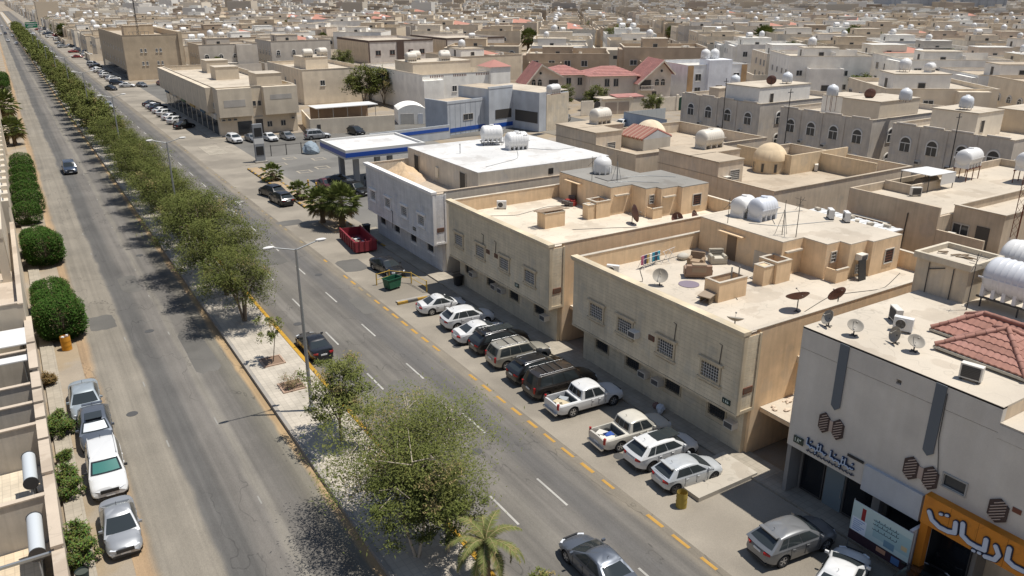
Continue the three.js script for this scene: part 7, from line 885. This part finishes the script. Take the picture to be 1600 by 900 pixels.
// far cars: clones in other paints
const FAR = {}; const farCar = (k, c, x, z, h, label, group) => { const key = k + c; if (!FAR[key]) { const src = placed.find((t) => t.userData.label.startsWith({ sed: 'white sedan beside', suv: 'white compact', box: 'white off-roader', hat: 'silver hatchback', pick: 'white double-cab' }[k])); FAR[key] = { src }; } const t = copy(FAR[key].src, [x, 0, z], -h, label, group); t.children = t.children.filter((q) => q.name !== 'cargo' && q.name !== 'sunshade'); t.children.forEach((q) => { if (['body', 'cabin', 'mirror', 'spoiler', 'door_handle'].includes(q.name)) q.material = P[c]; if (q.name === 'windscreen') q.children.slice().forEach((s) => q.remove(s)); }); t.userData.category = 'car'; return t; };
farCar('box', 'silver', 48.4, -147, E_ - .05, 'silver off-roader parked broadside by the yard wall'); farCar('suv', 'white', 34.0, -151.4, .15, 'white car before the shop row corner, first from the totem'); farCar('sed', 'grey', 37.2, -151, .1, 'grey car before the shop row corner, second from the totem'); farCar('sed', 'white', 40.2, -150, .15, 'white sedan before the shop row corner, third from the totem'); farCar('sed', 'grey', 43.4, -149.6, .1, 'grey sedan before the shop row corner, fourth from the totem'); farCar('suv', 'black', 56.4, -147.6, .2, 'dark car by the station boundary wall');
[['sed', 'black', -173.6], ['suv', 'white', -181], ['sed', 'white', -187.6], ['suv', 'white', -193.6], ['sed', 'white', -199.6], ['suv', 'blue', -204.6], ['sed', 'white', -209], ['sed', 'black', -213.6]].forEach(([k, c, z]) => farCar(k, c, 29.4, z, E_ + .5, c + ' car slant-parked before the long shop row', 'cars before the long shop row'));
[['sed', 'black', 25.2, -256, .4], ['sed', 'white', 30.2, -261.5, 1.2], ['sed', 'grey', 34, -260.5, .3], ['sed', 'red', 39.6, -262, .2], ['suv', 'blue', 28.6, -271, 1.0], ['suv', 'white', 29.0, -283, E_ + .4], ['sed', 'black', 29.4, -290, E_ + .4], ['suv', 'white', 28.6, -297, E_ + .4], ['sed', 'grey', 29.2, -308, E_ + .4], ['suv', 'white', 28.7, -318, E_ + .4], ['sed', 'white', 28.7, -325, E_ + .4], ['suv', 'black', 29, -334, E_ + .4], ['box', 'white', 29.5, -347, .8]].forEach(([k, c, x, z, h]) => farCar(k, c, x, z, h, c + ' car parked by the brown corner building', 'cars by the corner building'));
for (let i = 0; i < 26; i++) { const c = pick(['white', 'white', 'white', 'black', 'silver', 'grey', 'blue', 'red']), k = pick(['sed', 'suv', 'sed', 'box']); farCar(k, c, 28.5 + rr(-1, 2) + (i % 3) * 3.2, -392 - i * 13 + rr(-3, 3), E_ + rr(-.2, .6), c + ' car parked along the far avenue', 'cars parked along the far avenue'); }
for (const [x, z, c, h] of [[19.9, -214, 'silver', 0], [18.2, -305, 'white', 0], [20, -420, 'white', 0], [17, -520, 'black', 0], [22, -640, 'white', 0], [8.9, -518, 'white', Math.PI], [5.6, -548, 'white', Math.PI], [9.3, -610, 'white', Math.PI], [6, -649, 'blue', Math.PI], [9, -740, 'silver', Math.PI], [6, -800, 'white', Math.PI], [3, -640, 'white', Math.PI], [19, -760, 'white', 0]]) farCar(pick(['sed', 'suv']), c, x, z, h, c + ' car driving on the distant avenue', 'cars driving on the distant avenue');
farCar('suv', 'white', 106.2, -127, -1.2, 'white car parked before the garden wall of the red villas'); farCar('sed', 'black', 105.0, -121.5, -1.0, 'black sedan parked beside the sheet metal fence'); farCar('sed', 'grey', 101.4, -140, -.8, 'grey sedan by the small trees of the red villas'); farCar('suv', 'white', 104, -272, .2, 'white car in the gap behind the white villa');
for (const [x, z] of [[100, -236], [103, -240], [99, -246], [96, -258], [92, -252]]) farCar(pick(['sed', 'suv']), pick(['white', 'blue', 'white']), x, z, rr(-.4, .4), 'car parked in the far side street lot', 'cars in the far side street lot');
scene.traverse((o) => { if (o.isMesh) { o.castShadow = true; o.receiveShadow = true; } });
{ let n = 0; const seen = new Set(); let u = 0; scene.traverse((o) => { if (o.isMesh) { const c = (o.geometry.index ? o.geometry.index.count : o.geometry.attributes.position.count) / 3; n += c; if (!seen.has(o.geometry)) { seen.add(o.geometry); u += c; } } }); console.log('triangles', n | 0, 'unique', u | 0); }
renderer.render(scene, camera);
